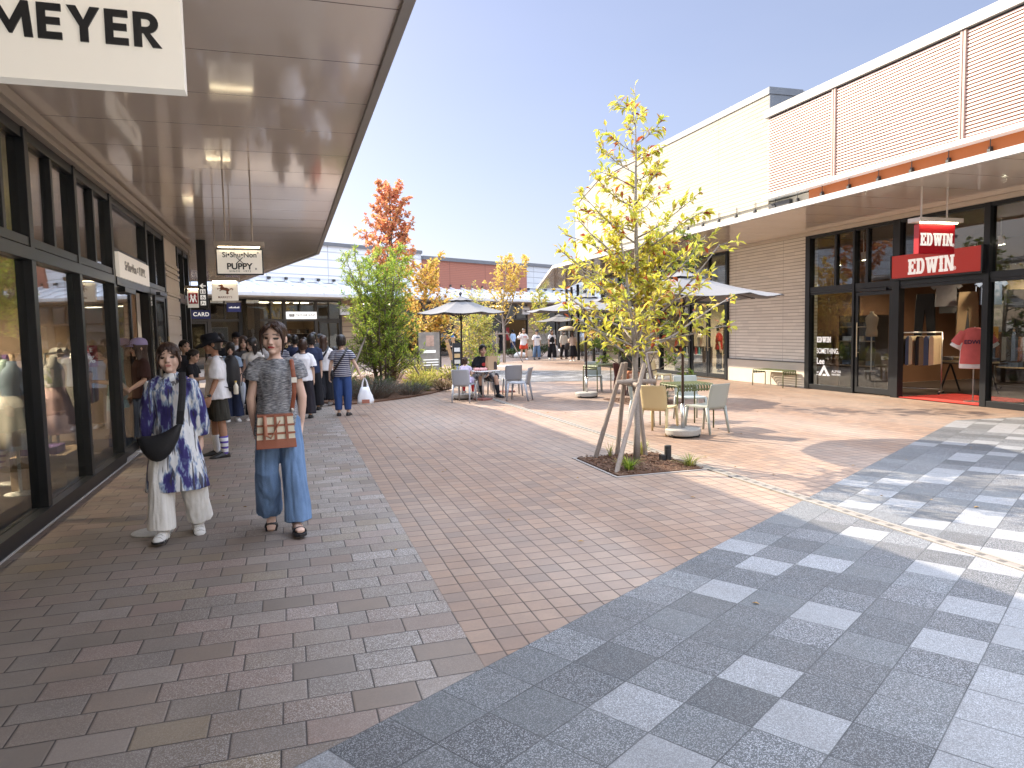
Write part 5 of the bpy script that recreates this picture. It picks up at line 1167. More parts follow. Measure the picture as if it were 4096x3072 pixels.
    if bt:
        kind, mat_ = bt[:2]; b = MB(); sc_ = (16, 16, 6)
        if kind == 'skirt':
            hemz, fl, am = bt[2:5]; rs = []
            for i in range(9):
                u = i/8; z = hz+.10*H+(hemz*H-hz-.10*H)*u; rx = (.075+(.115*fl-.075)*u**.8)*H; rs.append(ringe(V((0, 0, z)), rx, rx*.8, V((1, 0, 0)), V((0, 1, 0)), 56, am*u, 1., 9))
            b.rings(rs); b.build('skirt', mat_, t, smooth=True)
        else:
            sc_ = (20, 20, 2.6)
            rr, cut = bt[2], bt[3]
            b.rings([ringe(S_(f), rx*H*wd_, ry*H*wd_, AX, AY) for f, rx, ry in ((-.07, .05, .055), (-.03, .088, .066), (.02, .092, .068), (.075, .080, .060), (.09, .077, .057))])
            for s_ in (1, -1):
                hip, kn, an = J['hip', s_], J['kn', s_], J['an', s_]
                off = V((s_*max(0, rr[2]-.04)*H*.35, 0, 0))
                if cut <= 1: b.path([hip+V((-s_*.014*H, 0, .055*H)), hip+V((-s_*.004*H, 0, .012*H)), hip.lerp(kn, cut*.5), hip.lerp(kn, cut)], [rr[0]*.55*H, rr[0]*.9*H, (rr[0]+rr[1])/2*H, rr[1]*H], 20)
                else:
                    e_ = kn.lerp(an, cut-1)
                    b.path([hip+V((-s_*.014*H, 0, .055*H)), hip+V((-s_*.004*H, 0, .0)), hip.lerp(kn, .5), kn+off*.5, kn.lerp(e_, .5)+off*.8, e_+off], [rr[0]*.55*H, rr[0]*.93*H, (rr[0]*.55+rr[1]*.45)*H, rr[1]*H, (rr[1]+rr[2])/2*H, rr[2]*H], 22)
            solid(b, 'shorts' if cut <= 1 else 'trousers', mat_, t, vox*1.1, 3, wr_(sc_, amp*1.2))
    sc2 = g('socks')
    if sc2:
        for s_ in (1, -1):
            kn, an = J['kn', s_], J['an', s_]; b = MB(); b.path([an.lerp(kn, sc2[1]), an.lerp(kn, sc2[1]*.5), an, an+J['dn', s_]*.02*H], [.037*H, .031*H, .024*H, .024*H], 16); b.build('sock', sc2[0][s_] if isinstance(sc2[0], dict) else sc2[0], t, smooth=True)
    sm = g('shoes')
    if sm:
        for s_ in (1, -1):
            an, ff, dn = J['an', s_], J['ff', s_], J['dn', s_]; lt = ff.cross(dn); b = MB(); rs = []
            for u, w_, h0 in ((-.038, .012, .030), (-.032, .022, .040), (0, .026, .052), (.035, .027, .046), (.075, .031, .030), (.105, .027, .022), (.122, .012, .014)):
                c = an+ff*(u*H)+dn*(.042*H); rs.append([c+lt*(w_*H*math.cos(a))-dn*(max(0, math.sin(a))**.7*h0*H) for a in [2*math.pi*i/18 for i in range(18)]])
            b.rings(rs); sh_ = b.build('shoe', sm, t, smooth=True)
            b = MB(); rs = []
            for dz in (0, .010):
                rs.append([an+ff*(u*H)+lt*(w_*H)+dn*(.046*H-dz*H) for u, w_ in [(-.04, .01), (-.02, .024), (.03, .024), (.08, .033), (.11, .028), (.128, .008), (.128, -.008), (.11, -.028), (.08, -.033), (.03, -.024), (-.02, -.024), (-.04, -.01)]])
            b.rings(rs); b.build('sole', g('solem', sm), sh_)
    J['S'], J['P'], J['HM'], J['H'], J['AX'] = S_, P, HM, H, AX
    return t, J
def rel(t, q): return t.matrix_basis @ V(q)
w_tee = cloth('white_cotton', (.84, .84, .87)); blk = cloth('black_cotton', (.018, .018, .022)); navy = cloth('navy_cotton', (.03, .04, .085)); char = cloth('charcoal_cotton', (.07, .068, .072))
cream_c = cloth('cream_cotton', (.66, .58, .47)); dbrown = cloth('dark_brown_cotton', (.06, .03, .026)); olive_c = cloth('olive_cotton', (.045, .043, .036)); red_c = cloth('red_cotton', (.60, .075, .04)); blue_p = cloth('blue_trousers', (.035, .07, .20)); lilac = cloth('lilac_cotton', (.52, .46, .62)); ltblue = cloth('light_blue_cotton', (.38, .50, .68)); dnv = cloth('dark_denim', (.05, .07, .13))
jeans = M('blue_denim', (.155, .25, .42), .85, 0, .42, 5, .35, 160, .2)
white_sh = M('white_shoe', (.72, .71, .69), .55); blk_sh = M('black_shoe', (.02, .02, .022), .45); brn_l = M('brown_leather', (.26, .075, .035), .45, 0, .2, 10, .15, 120)
blk_bag = M('black_nylon', (.015, .015, .018), .6, 0, .1, 10, .2, 60)
def strip_mat(name, a, c, h, duty):
    m, nt, b = newmat(name); n = N(nt); z = n.node('ShaderNodeSeparateXYZ', [n.obj()]).outputs[2]
    f = n.m('GREATER_THAN', n.m('FRACT', n.m('DIVIDE', z, h)), duty); nt.links.new(n.mix(f, a, c), b.inputs['Base Color']); b.inputs['Roughness'].default_value = .85; return m
stripes = strip_mat('striped_cotton', (.025, .03, .07), (.52, .5, .52), .036, .68)
m_heather, nt, b_ = newmat('heather_grey_jersey'); n = N(nt)
f = n.noise(n.scale(n.obj(), (7, 7, 60)), 4, 4, .65); c = n.ramp(f, [(.34, (.035, .042, .06)), (.47, (.15, .155, .17)), (.56, (.30, .30, .31)), (.7, (.46, .46, .46))])
nt.links.new(c, b_.inputs['Base Color']); b_.inputs['Roughness'].default_value = .85; nt.links.new(n.bump(f, .2, .004), b_.inputs['Normal'])
m_dye, nt, b_ = newmat('tie_dye_cotton'); n = N(nt); o = n.obj()
f1 = n.noise(n.scale(o, (7.5, 7.5, 2.0), (0, .25, 0)), 1.75, 4, .6); f2 = n.noise(n.scale(o, (26, 26, 1.4)), 1.2, 2, .5); f3 = n.noise(o, 9, 3)
c = n.ramp(f1, [(.36, (.78, .80, .83)), (.455, (.82, .83, .84)), (.50, (.30, .40, .58)), (.55, (.055, .045, .21)), (.70, (.03, .025, .13))])
c = n.mix(n.m('MULTIPLY', n.rng(f2, .565, .60, 0, 1), .85), c, (.055, .05, .065)); c = n.mix(n.rng(f3, .62, .75, 0, .5), c, (.25, .36, .52))
nt.links.new(c, b_.inputs['Base Color']); b_.inputs['Roughness'].default_value = .85
camo = M('camo_cotton', (.2, .2, .22), .85); nt = camo.node_tree; n = N(nt); nt.links.new(n.ramp(n.noise(n.obj(), 14, 2), [(.4, (.05, .05, .06)), (.5, (.22, .21, .21)), (.6, (.5, .48, .46))], True), nt.nodes['Principled BSDF'].inputs['Base Color'])
SHORT = [.80, .62, .42, .15, .08]; BOB = [.66, .40, .0, -.08, -.12]; LONG = [.82, .45, -.55, -.75, -.9]; TIED = [.84, .70, .50, .2, .1]
A_DN = {1: ((.12, .04, -1), (.05, -.14, -1)), -1: ((-.12, .04, -1), (-.05, -.14, -1))}
def bun(z=.55, y=.55, r=.17): return {'balls': [((0, y, z), (r, r*.9, r))]}
def pony(L=1.2): return {'locks': [([(0, .44, .72), (0, .62, .6), (.02, .60, .25), (0, .52, .72-L)], [.10, .13, .11, .03])]}
# --- woman in the grey top
sl_locks = [([(s_*.16, -.40, .90), (s_*.33, -.36, .68), (s_*.375, -.28, .42), (s_*.35, -.26, .16), (s_*.31, -.26, -.06)], [.05, .07, .05, .035, .015]) for s_ in (1, -1)]+[([(.0, -.36, .95), (s_*.2, -.42, .80), (s_*.33, -.36, .64)], [.05, .06, .04]) for s_ in (1, -1)]
gw, J = person('woman in a heather grey top and wide blue jeans, arms behind her back', -.11, 5.84, 2, 1.585, dict(vox=.0058, skin=(.70, .48, .38), lip=(.38, .05, .05), hairc=(.02, .015, .012),
  head=(-20, 1, 2), arm={1: ((.15, .12, -1), (-.06, .30, -1)), -1: ((-.15, .12, -1), (.06, .30, -1))}, leg={1: ((.03, -.20, -1), (.02, -.06, -1)), -1: ((-.02, -.16, -1), (.03, .58, -1))}, feet={1: (8, 2), -1: (-4, 42)}, sw=.096,
  hair=(hair_brn, [.85, .74, .50, .22, .10], .07, dict(strands=330, part=.06, to=(0, .5, .42), locks=sl_locks, balls=[((0, .52, .42), (.17, .15, .16))])),
  top=(m_heather, .065, 1.02, .42, dict(slw=1.10, name='blouse', hemw=1.14)), bottom=('pants', jeans, (.060, .056, .066), 2.02), wrk=.010))
for s_ in (1, -1):   # open sandals
    an, ff, dn = J['an', s_], J['ff', s_], J['dn', s_]; lt = ff.cross(dn); H = J['H']; b = MB(); rs = []
    for dz in (.0, .012): rs.append([an+ff*(u*H)+lt*(w_*H)+dn*(.052*H-dz*H) for u, w_ in [(-.04, .01), (-.02, .02), (.03, .022), (.08, .03), (.115, .026), (.13, .008), (.13, -.008), (.115, -.026), (.08, -.03), (.03, -.022), (-.02, -.02), (-.04, -.01)]])
    b.rings(rs); so_ = b.build('sandal', blk_sh, gw)
    b = MB(); b.path([an+ff*(.075*H)+lt*(.031*H*math.cos(a))+dn*(.044*H-.026*H*math.sin(a)) for a in [k*math.pi/8 for k in range(9)]], [(.010*H, .003*H)]*9, 8, updir=ff); b.path([an+dn*.01*H+ff*(.026*H*math.cos(a))+lt*(.026*H*math.sin(a)) for a in [k*2*math.pi/12 for k in range(13)]], .004*H, 6, cap=False); b.build('strap', blk_sh, so_)
b = MB(); b.T = J['HM']
b.path([(.385+.03*math.cos(a), .0, .22+.045*math.sin(a)) for a in [k*2*math.pi/10 for k in range(11)]], .012, 6, cap=False); b.build('earring', M('gold', (.8, .6, .3), .3, 1), gw)
# her bag: cream canvas with a lattice of brown straps
hb = thing('handbag', 'cream canvas handbag with a lattice of brown leather straps carried by the woman in grey', 'handbag', (-.125, 5.63, .71), R_(4))
def trap(z, e=0, ey=0):
    u = z/.27; w_ = .140-.018*u; d = .062-.030*u
    return [V((-w_-e, -d-ey, z)), V((0, -d-ey-.006, z)), V((w_+e, -d-ey, z)), V((w_+e, d+ey, z)), V((0, d+ey, z)), V((-w_-e, d+ey, z))]
b = MB(); b.rings([trap(z) for z in (.0, .05, .1, .15, .2, .235)]); b.build('canvas_body', M('cream_canvas', (.66, .60, .46), .85, 0, .06, 20, .3, 300), hb)
b = MB(); b.rings([trap(z, .003, .003) for z in (-.006, .03, .062)]); b.build('leather_base', brn_l, hb, bevel=.003)
b = MB()
for z in (.105, .165): b.rings([trap(z-.0075, .005, .005), trap(z+.0075, .005, .005)])
b.rings([trap(.228, .004, .004), trap(.243, .004, .004)])
for u in (-.62, -.02, .58):
    rs = []
    for z in (.055, .15, .245):
        q = trap(z); w_ = q[2].x; d = -q[0].y; rs.append([V((w_*u-.0095, -d-.014, z)), V((w_*u+.0095, -d-.014, z)), V((w_*u+.0095, -d+.002, z)), V((w_*u-.0095, -d+.002, z))])
    b.rings(rs)
b.build('leather_lattice', brn_l, hb)
b = MB(); b.path([(-.075, -.05, .235), (-.075, -.085, .17), (-.072, -.092, .10), (-.04, -.094, .075), (-.01, -.085, .12), (.03, -.07, .2)], [(.012, .004)]*6, 8, updir=(1, 0, 0)); b.build('handle', M('tan_leather', (.40, .16, .09), .45), hb)
b = MB(); i_ = hb.matrix_basis.inverted(); Sg = J['S']
sp = [rel(gw, q) for q in (V((.105, -.10, .97)), V((.125, -.128, 1.10)), V((.128, -.128, 1.2)), V((.122, -.118, 1.28)), V((.118, -.075, 1.345)), V((.115, .0, 1.362)), V((.11, .08, 1.30)), V((.08, .12, 1.1)))]
b.path([i_ @ q for q in sp], [(.016, .005)]*8, 8, updir=(1, 0, 0)); stp = b.build('shoulder_strap', brn_l, hb)
b = MB(); q = i_ @ sp[2]; b.box(q.x-.02, q.x+.02, q.y-.012, q.y-.004, q.z-.02, q.z+.02); q = i_ @ sp[0]; b.ell(q, .015, .01, .02); b.build('buckle', steel, stp)
# --- woman in the tie-dye tunic
tw, J = person('woman in a white and indigo tie dye tunic over white trousers', -.87, 5.97, -4, 1.455, dict(vox=.0058, skin=(.72, .49, .39), lip=(.45, .17, .14), hairc=(.02, .015, .012), head=(4, -6, -3),
  arm={1: ((.15, .16, -1), (.03, .12, -1)), -1: ((-.15, .10, -1), (-.02, .0, -1))}, leg={1: ((.06, .06, -1), (.03, .38, -1)), -1: ((-.03, -.20, -1), (-.01, -.03, -1))}, feet={1: (16, 22), -1: (-6, 0)}, sw=.092,
  hair=(hair_brn, [.74, .60, .42, .15, .06], .08, dict(strands=330, to=(0, .5, .36), balls=[((0, .52, .38), (.16, .15, .2))], locks=[([(s_*.30, -.30, .70), (s_*.365, -.22, .45), (s_*.36, -.2, .1)], [.06, .05, .02]) for s_ in (1, -1)])),
  top=(m_dye, .285, 1.08, 1.85, dict(hemw=1.50, slw=1.12, name='tunic', collar=1)), bottom=('pants', cloth('white_linen', (.84, .83, .80)), (.066, .060, .068), 1.985), wrk=.010, shoes=white_sh, solem=blk_sh))
for s_ in (1, -1):
    an, ff, dn = J['an', s_], J['ff', s_], J['dn', s_]; lt = ff.cross(dn); H = J['H']; b = MB()
    for u in (.02, .045, .07, .095): b.path([an+ff*(u*H)+lt*(.0285*H*math.cos(a))+dn*(.043*H-(.058-u*.3)*H*math.sin(a)) for a in [k*math.pi/8 for k in range(9)]], [(.0045*H, .003*H)]*9, 6, updir=ff)
    b.build('sandal_strap', white_sh, tw)
cb = thing('crossbody_bag', 'black crescent crossbody bag worn over the tie dye tunic', 'bag', rel(tw, (-.055, -.20, .80)), R_(-4))
b = MB(); rs = []
for k in range(11):
    u = k/10*2-1; x = .155*u; zc = -.065+.11*u*u+.05*u; r = (.088*(1-u*u)**.6+.01); rs.append(ringe(V((x, 0, zc)), r*.52, r*1.05, V((0, 1, 0)), V((0, 0, 1)), 14))
b.rings(rs); b.build('bag_body', blk_bag, cb, smooth=True)
b = MB(); b.path([(.14, .0, .10), (.155, -.015, .2), (.165, .02, .32), (.16, .08, .42), (.14, .17, .475), (.11, .25, .42), (.0, .33, .2), (-.13, .30, -.02), (-.19, .16, -.03), (-.15, .02, .0)], [(.026, .005)]*10, 8, updir=(1, 0, 0)); b.build('strap', blk_bag, cb)
# --- man with bucket hat and backpack
hm, J = person('man in a black bucket hat, long white tee and dark shorts turned towards the shops', -.90, 9.84, -78, 1.54, dict(vox=.0085, skin=(.42, .23, .15), head=(-6, 6, 0), arm={1: ((.12, -.10, -1), (.08, -.42, -1)), -1: ((-.14, -.1, -1), (-.06, -.3, -1))},
  leg={1: ((.05, .05, -1), (.02, .06, -1)), -1: ((-.05, -.10, -1), (0, .02, -1))}, build=1.12, hair=(hair_blk, SHORT, .05), hat='bucket', hatm=cloth('black_hat_cloth', (.012, .013, .018)), top=(w_tee, .045, 1.16, .95, dict(slw=1.45, hemw=1.12)), bottom=('pants', olive_c, (.068, .074, .07), .92), socks=({1: strip_mat('white_sock', (.72, .72, .74), (.10, .06, .34), .07, .62), -1: M('white_sock_b', (.72, .72, .74), .8)}, .55), shoes=blk_sh, wrk=.009, lean=(0, -.02)))
b = MB(); wv = J['wr', 1]; b.path([wv+V((.019*math.cos(a), .024*math.sin(a), .02)) for a in [k*math.pi/5 for k in range(11)]], .007, 6); b.ell(wv+V((.026, 0, .02)), .007, .02, .02); b.build('watch', blk_sh, hm)
def backpack(label, t, J, H, bottle=True):
    p = thing('backpack', label, 'backpack', rel(t, (0, .175, J['S'](.17).z)), t.rotation_euler.z)
    b = MB(); b.rings([[V((w_*math.cos(a)*abs(math.cos(a))**-.35 if abs(math.cos(a)) > .05 else 0, .0+d*math.sin(a), z)) for a in [2*math.pi*i/20 for i in range(20)]] for z, w_, d in ((-.25, .08, .05), (-.24, .12, .085), (-.1, .145, .105), (.05, .14, .10), (.15, .125, .08), (.2, .085, .05), (.215, .03, .02))]); b.build('bag_body', blk_bag, p, smooth=True)
    b = MB(); b.path([(-.10, .10, -.18), (-.10, .125, -.05), (0, .13, -.02), (.10, .125, -.05), (.10, .10, -.18)], .006, 6); b.build('pocket_seam', M('dark_zip', (.05, .05, .06), .4), p)
    for s_ in (1, -1):
        b = MB(); b.path([(s_*.085, -.02, .17), (s_*.105, -.16, .20), (s_*.11, -.27, .10), (s_*.115, -.27, -.05), (s_*.145, -.12, -.18), (s_*.13, 0, -.2)], [(.022, .006)]*6, 8, updir=(1, 0, 0)); b.build('shoulder_strap', blk_bag, p)
    return p
bp_ = backpack('black backpack on the back of the man in the bucket hat', hm, J, 1.56)
t = thing('drink_bottle', 'small drink bottle with cream label in the side pocket of the backpack', 'bottle', rel(hm, (.155, .20, .80)), 0)
b = MB(); b.lathe([(.026, 0), (.03, .01), (.03, .10), (.02, .125), (.012, .135), (.012, .15)], n=14); b.build('bottle_body', M('pale_bottle', (.75, .70, .58), .3), t, smooth=True); b = MB(); b.lathe([(.014, .15), (.014, .17), (0, .17)], n=12); b.build('cap', M('yellow_cap', (.7, .52, .15), .4), t)
# --- others near the shops
def quick(label, x, y, rz, H, skin=(.60, .40, .30), **o):
    o.setdefault('skin', skin)
    if y < 17.5 and 'hair' in o:
        h_ = o['hair']; ex = dict(h_[3]) if len(h_) > 3 else {}; ex.setdefault('strands', 160); o['hair'] = (*h_[:3], ex)
    return person(label, x, y, rz, H, o)
quick('woman in a lavender cap and dark tee stepping into the left shop', -1.93, 10.75, -62, 1.50, vox=.009, hair=(hair_brn, [.8, .4, -.35, -.6, -.7], .12, dict(flare=.2)), hat='cap', hatm=cloth('lavender_cap', (.40, .36, .62)), top=(dbrown, .05, 1.1, .85, dict(slw=1.2)), bottom=('pants', dnv, (.06, .06, .075), 1.9), shoes=white_sh, arm={1: ((.1, -.1, -1), (.1, -.9, -.5)), -1: ((-.12, 0, -1), (-.1, -.3, -1))})
quick('girl with glasses in a black tee and cream apron reading papers by the shop wall', -1.50, 12.4, 75, 1.32, vox=.010, head=(0, 14, 0), hair=(hair_blk, TIED, .08, bun()), top=(blk, .04, 1.05, .6), bottom=('skirt', cloth('cream_apron', (.62, .56, .48)), .12, 1.0, .04), shoes=blk_sh, arm={1: ((.05, -.25, -1), (-.2, -1, .15)), -1: ((-.05, -.25, -1), (.2, -1, .15))})
quick('shop assistant in black standing in the shade behind the girl with the papers', -1.75, 13.6, 40, 1.46, vox=.012, hair=(hair_blk, TIED, .07, bun()), top=(blk, .04, 1.05, 1.6), bottom=('skirt', blk, .2, 1., .03), shoes=blk_sh)
t = thing('papers', 'white leaflets in the hands of the girl in the apron', 'papers', (-1.17, 12.42, 1.0), R_(75))
b = MB()
for k in range(4): b.box(-.09+.01*k, .09+.012*k, -.004-.006*k, -.001-.006*k, -.06+.01*k, .07+.008*k)
b.T = None; b.build('sheets', M('paper_white', (.75, .76, .8), .7), t)
bl, J = quick('smiling girl with bobbed hair in a light blue tee with navy trim', -1.03, 13.85, 6, 1.40, vox=.009, head=(0, 2, 3), skin=(.66, .45, .36), hair=(hair_blk, [.60, .30, -.02, -.08, -.1], .12), top=(ltblue, .04, 1.08, .72, dict(trim=navy, slw=1.1)), bottom=('pants', navy, (.062, .062, .075), 1.92), shoes=white_sh)
quick('young man with black hair behind the girl in light blue', -1.32, 15.3, 10, 1.56, vox=.013, hair=(hair_blk, [.66, .5, .35, .15, .08], .12), top=(blk, .04, 1.1, .8), bottom=('pants', char, (.06, .055, .06), 1.9), shoes=blk_sh)
cm, J = quick('man in a black cap and white tee with a black crossbody pouch', -1.12, 17.0, 8, 1.58, vox=.013, hair=(hair_blk, SHORT, .05), hat='cap', hatm=blk, top=(w_tee, .05, 1.14, .8, dict(slw=1.3)), bottom=('pants', char, (.06, .055, .06), 1.9), shoes=white_sh)
def crossbody(label, t, J, s_=1, front=True, pouch=True, mt=None, k=1.):
    mt = mt or blk_bag; Z = J['S'](.20).z; p = thing('crossbody_bag', label, 'bag', rel(t, (0, 0, Z)), t.rotation_euler.z); H = J['H']; y = -1
    b = MB(); r1, r2 = .112*H*k, .092*H*k
    b.path([(-s_*.10*H, y*.4*r2, -.17*H), (-s_*.04*H, y*r2, -.07*H), (s_*.045*H, y*r2, .06*H), (s_*.075*H, 0, .125*H), (s_*.045*H, -y*r2, .05*H), (-s_*.04*H, -y*r2, -.08*H), (-s_*.10*H, -y*.4*r2, -.17*H)], [(.013*H, .004*H)]*7, 8, updir=(1, 0, 0)); b.build('strap', mt, p)
    b = MB()
    if pouch: b.ell((0, y*(r2+.02), -.01*H), .085*H, .03*H, .045*H)
    else: b.ell((-s_*.115*H, 0, -.21*H), .03*H, .07*H, .06*H)
    b.build('pouch', mt, p, smooth=True); return p
crossbody('black pouch across the chest of the man in the black cap', cm, J)
wb, J = quick('young woman with long dark hair in a white sleeveless blouse', -.64, 13.85, -14, 1.47, vox=.009, head=(-30, 6, 0), skin=(.66, .46, .37), hair=(hair_blk, [.82, .5, -.4, -.6, -.7], .10), top=(cloth('white_blouse', (.74, .73, .71)), .03, 1.04, .28, dict(collar=1, name='blouse')), bottom=('pants', blk, (.058, .052, .06), 1.9), shoes=M('pale_sandal', (.6, .55, .5), .5), arm=A_DN)
quick('young woman with long brown hair in a charcoal dress behind the white blouse', -.86, 14.9, 8, 1.50, vox=.013, hair=(hair_brn, LONG, .10), top=(char, .1, 1.12, .75), bottom=('skirt', char, .14, 1.1, .05), shoes=blk_sh)
t = thing('folded_umbrella', 'folded translucent umbrella hanging beside the girl in light blue', 'umbrella', (-.83, 13.62, .30), 0)
b = MB(); b.rings([ringe(V((0, 0, z)), r, r, n=16, wob=.15, k=5) for z, r in ((0, .006), (.1, .03), (.3, .055), (.38, .05), (.42, .015))]); b.build('canopy', M('pale_umbrella', (.45, .50, .58), .3), t, smooth=True); b = MB(); b.path([(0, 0, -.05), (0, 0, .5)], .005, 6); b.build('shaft', steel, t)
# seen from behind
bw_, J = quick('person in a white tee with navy collar and wide dark trousers seen from behind', .23, 13.72, 178, 1.425, vox=.009, hair=(hair_brn, [.80, .62, .38, .18, .12], .10), top=(w_tee, .05, 1.2, .92, dict(trim=navy, slw=1.3)), bottom=('pants', cloth('black_trousers', (.028, .025, .032)), (.066, .062, .068), 1.93), shoes=blk_sh, arm=A_DN, leg={1: ((.03, -.1, -1), (0, .1, -1)), -1: ((-.03, .08, -1), (0, .12, -1))})
lh, J = quick('woman with long wavy brown hair in a white top and black skirt seen from behind', .69, 15.8, 172, 1.45, vox=.010, head=(-10, 0, 0), hair=(hair_brn, [.8, .4, -.5, -.8, -.95], .13, dict(flare=.25)), top=(cloth('white_knit', (.72, .70, .70)), .03, 1.22, 1.5, dict(slw=1.35)), bottom=('pants', blk, (.07, .082, .09), 1.88), shoes=M('grey_sneaker', (.4, .38, .37), .6), leg={1: ((.02, .12, -1), (0, .5, -1)), -1: ((-.02, -.1, -1), (0, .02, -1))}, feet={1: (5, 30), -1: (-5, 0)})
crossbody('thin dark strap bag of the woman with long wavy hair', lh, J, -1, pouch=False, k=1.15)
st, J = quick('person in a navy striped tee and blue trousers carrying a plastic bag seen from behind', .92, 13.75, 170, 1.48, vox=.0085, hair=(hair_blk, [.8, .62, .38, .2, .14], .15), top=(stripes, .035, 1.15, .62, dict(slw=1.2)), bottom=('pants', blue_p, (.064, .055, .042), 1.86), shoes=blk_sh, arm={-1: ((-.45, -.05, -1), (-.42, -.1, -1)), 1: ((.28, .0, -1), (.12, -.1, -1))}, curl=.7)
crossbody('black bag strap across the back of the striped tee', st, J, -1, pouch=False, k=1.12)
wr = rel(st, J['wr', -1]+J['fa', -1]*.09)
t = thing('plastic_bag', 'white plastic carrier bag held by the person in the striped tee', 'bag', (wr.x+.05, wr.y, wr.z-.50))
plast = M('white_plastic', (.72, .73, .76), .35, 0, .08, 8, .6, 14)
b = MB(); b.rings([[V((w_*math.cos(a)*(1+.06*math.sin(5*a+z*20)), d*math.sin(a)*(1+.08*math.sin(4*a)), z)) for a in [2*math.pi*i/28 for i in range(28)]] for z, w_, d in ((.0, .10, .05), (.015, .15, .08), (.08, .155, .085), (.17, .135, .07), (.26, .10, .05), (.33, .075, .03))]); b.build('bag_body', plast, t, smooth=True)
for s_ in (1, -1):
    b = MB(); b.path([(s_*.055, 0, .32), (s_*.04, 0, .42), (s_*.008, 0, .50)], [(.02, .008), (.014, .006), (.008, .006)], 8); b.build('handle', plast, t)
b = MB(); b.box(-.07, .07, -.096, -.03, .03, .10); b.build('box_inside', M('red_brown_box', (.34, .13, .09), .5), t)
for lb_, x, y, H, hr, tpm, rz in (('dark dressed woman with tied hair walking away near the far shop door', .12, 17.2, 1.5, (hair_blk, TIED, .08, bun(.6)), navy, 178), ('woman with long black hair in black walking away', .32, 16.6, 1.44, (hair_blk, LONG, .1), blk, 182), ('man with short grey black hair in a dark tee walking away', .58, 18.5, 1.56, (hair_blk, SHORT, .06), char, 180), ('person in black at the far shop door', -.02, 19.2, 1.52, (hair_blk, SHORT, .08), blk, 175)):
    quick(lb_, x, y, rz, H, vox=.014, hair=hr, top=(tpm, .04, 1.12, .9), bottom=('pants', blk, (.062, .06, .07), 1.9), shoes=blk_sh)
for lb_, x, y, H, hr, tpm, rz in (('person in a grey tee half hidden behind the girl in light blue', -.92, 16.2, 1.5, (hair_blk, BOB, .08), char, 10), ('woman in a white shirt behind the charcoal dress', -.42, 16.0, 1.5, (hair_brn, LONG, .08), w_tee, 175), ('person in a striped top at the crowd centre walking away', -.2, 15.4, 1.46, (hair_blk, BOB, .08), stripes, 180), ('tall person in a navy top behind the white tee with navy collar', .42, 15.0, 1.52, (hair_blk, SHORT, .07), navy, 176), ('person in a beige top near the far vitrine', -1.3, 19.5, 1.5, (hair_brn, BOB, .08), cream_c, 20)):
    quick(lb_, x, y, rz, H, vox=.014, hair=hr, top=(tpm, .04, 1.12, .9), bottom=('pants', blk, (.062, .06, .07), 1.9), shoes=blk_sh)
quick('person in a dark knitted hat facing the camera beyond the crowd', .80, 20.2, 0, 1.50, vox=.015, hair=(hair_blk, SHORT, .07), hat='cap', hatm=char, top=(red_c, .04, 1.1, 1.6), bottom=('pants', blk, (.06, .06, .07), 1.9), shoes=blk_sh)
quick('child with dark hair looking aside between the adults', .98, 16.9, 120, 1.22, vox=.013, hair=(hair_blk, BOB, .08), top=(w_tee, .04, 1.1, .8), bottom=('pants', dnv, (.06, .055, .06), 1.85), shoes=white_sh)
# seated family
sm_, J = quick('man in a black tee and camouflage shorts sitting at the white table', 4.30, 16.22, -4, 1.58, vox=.010, skin=(.56, .35, .25), hipz=.455, head=(6, 4, 0), hair=(hair_blk, SHORT, .06), top=(blk, .0, 1.14, .8, dict(slw=1.3)), bottom=('pants', camo, (.072, .07, .066), .95), leg={1: ((.42, -1, .02), (.10, -.06, -1)), -1: ((-.12, -1, .02), (.05, -.02, -1))}, feet={1: (30, 0), -1: (4, 0)}, arm={1: ((.25, -.25, -1), (-.5, -.6, -.5)), -1: ((-.25, -.3, -1), (.5, -.8, -.3))}, socks=(blk, .55), shoes=blk_sh)
b = MB(); b.ell((0, -.155, J['S'](.19).z), .05, .01, .04); b.build('print', M('red_print', (.5, .03, .03), .7), sm_)
quick('small child in a lilac dress with red socks sitting with their back to the camera', 3.64, 15.24, 148, 1.02, vox=.009, hipz=.47, head=(-10, 0, 0), hair=(hair_brn, [.8, .6, .4, .1, .05], .08, bun(.8, .5, .16)), top=(lilac, .06, 1.15, .5, dict(hemw=1.3)), bottom=('pants', lilac, (.09, .085, .08), .8), leg={1: ((.25, -1, -.1), (.1, -.25, -1)), -1: ((-.1, -1, -.1), (0, -.1, -1))}, socks=(M('red_sock', (.5, .02, .03), .8), .75), shoes=white_sh, arm={1: ((.2, -.5, -1), (.1, -1, .1)), -1: ((-.2, -.5, -1), (0, -1, .1))})
quick('person on the dark chair mostly hidden by the timber stakes of the near tree', 7.47, 15.1, 10, 1.52, vox=.013, hipz=.45, skin=(.52, .31, .22), hair=(hair_blk, SHORT, .08), top=(olive_c, 0, 1.1, .8), bottom=('pants', cloth('rust_shorts', (.4, .16, .08)), (.072, .07, .066), .9), leg={1: ((.1, -1, .0), (.05, .1, -1)), -1: ((-.2, -1, 0), (-.1, -.15, -1))}, shoes=blk_sh)
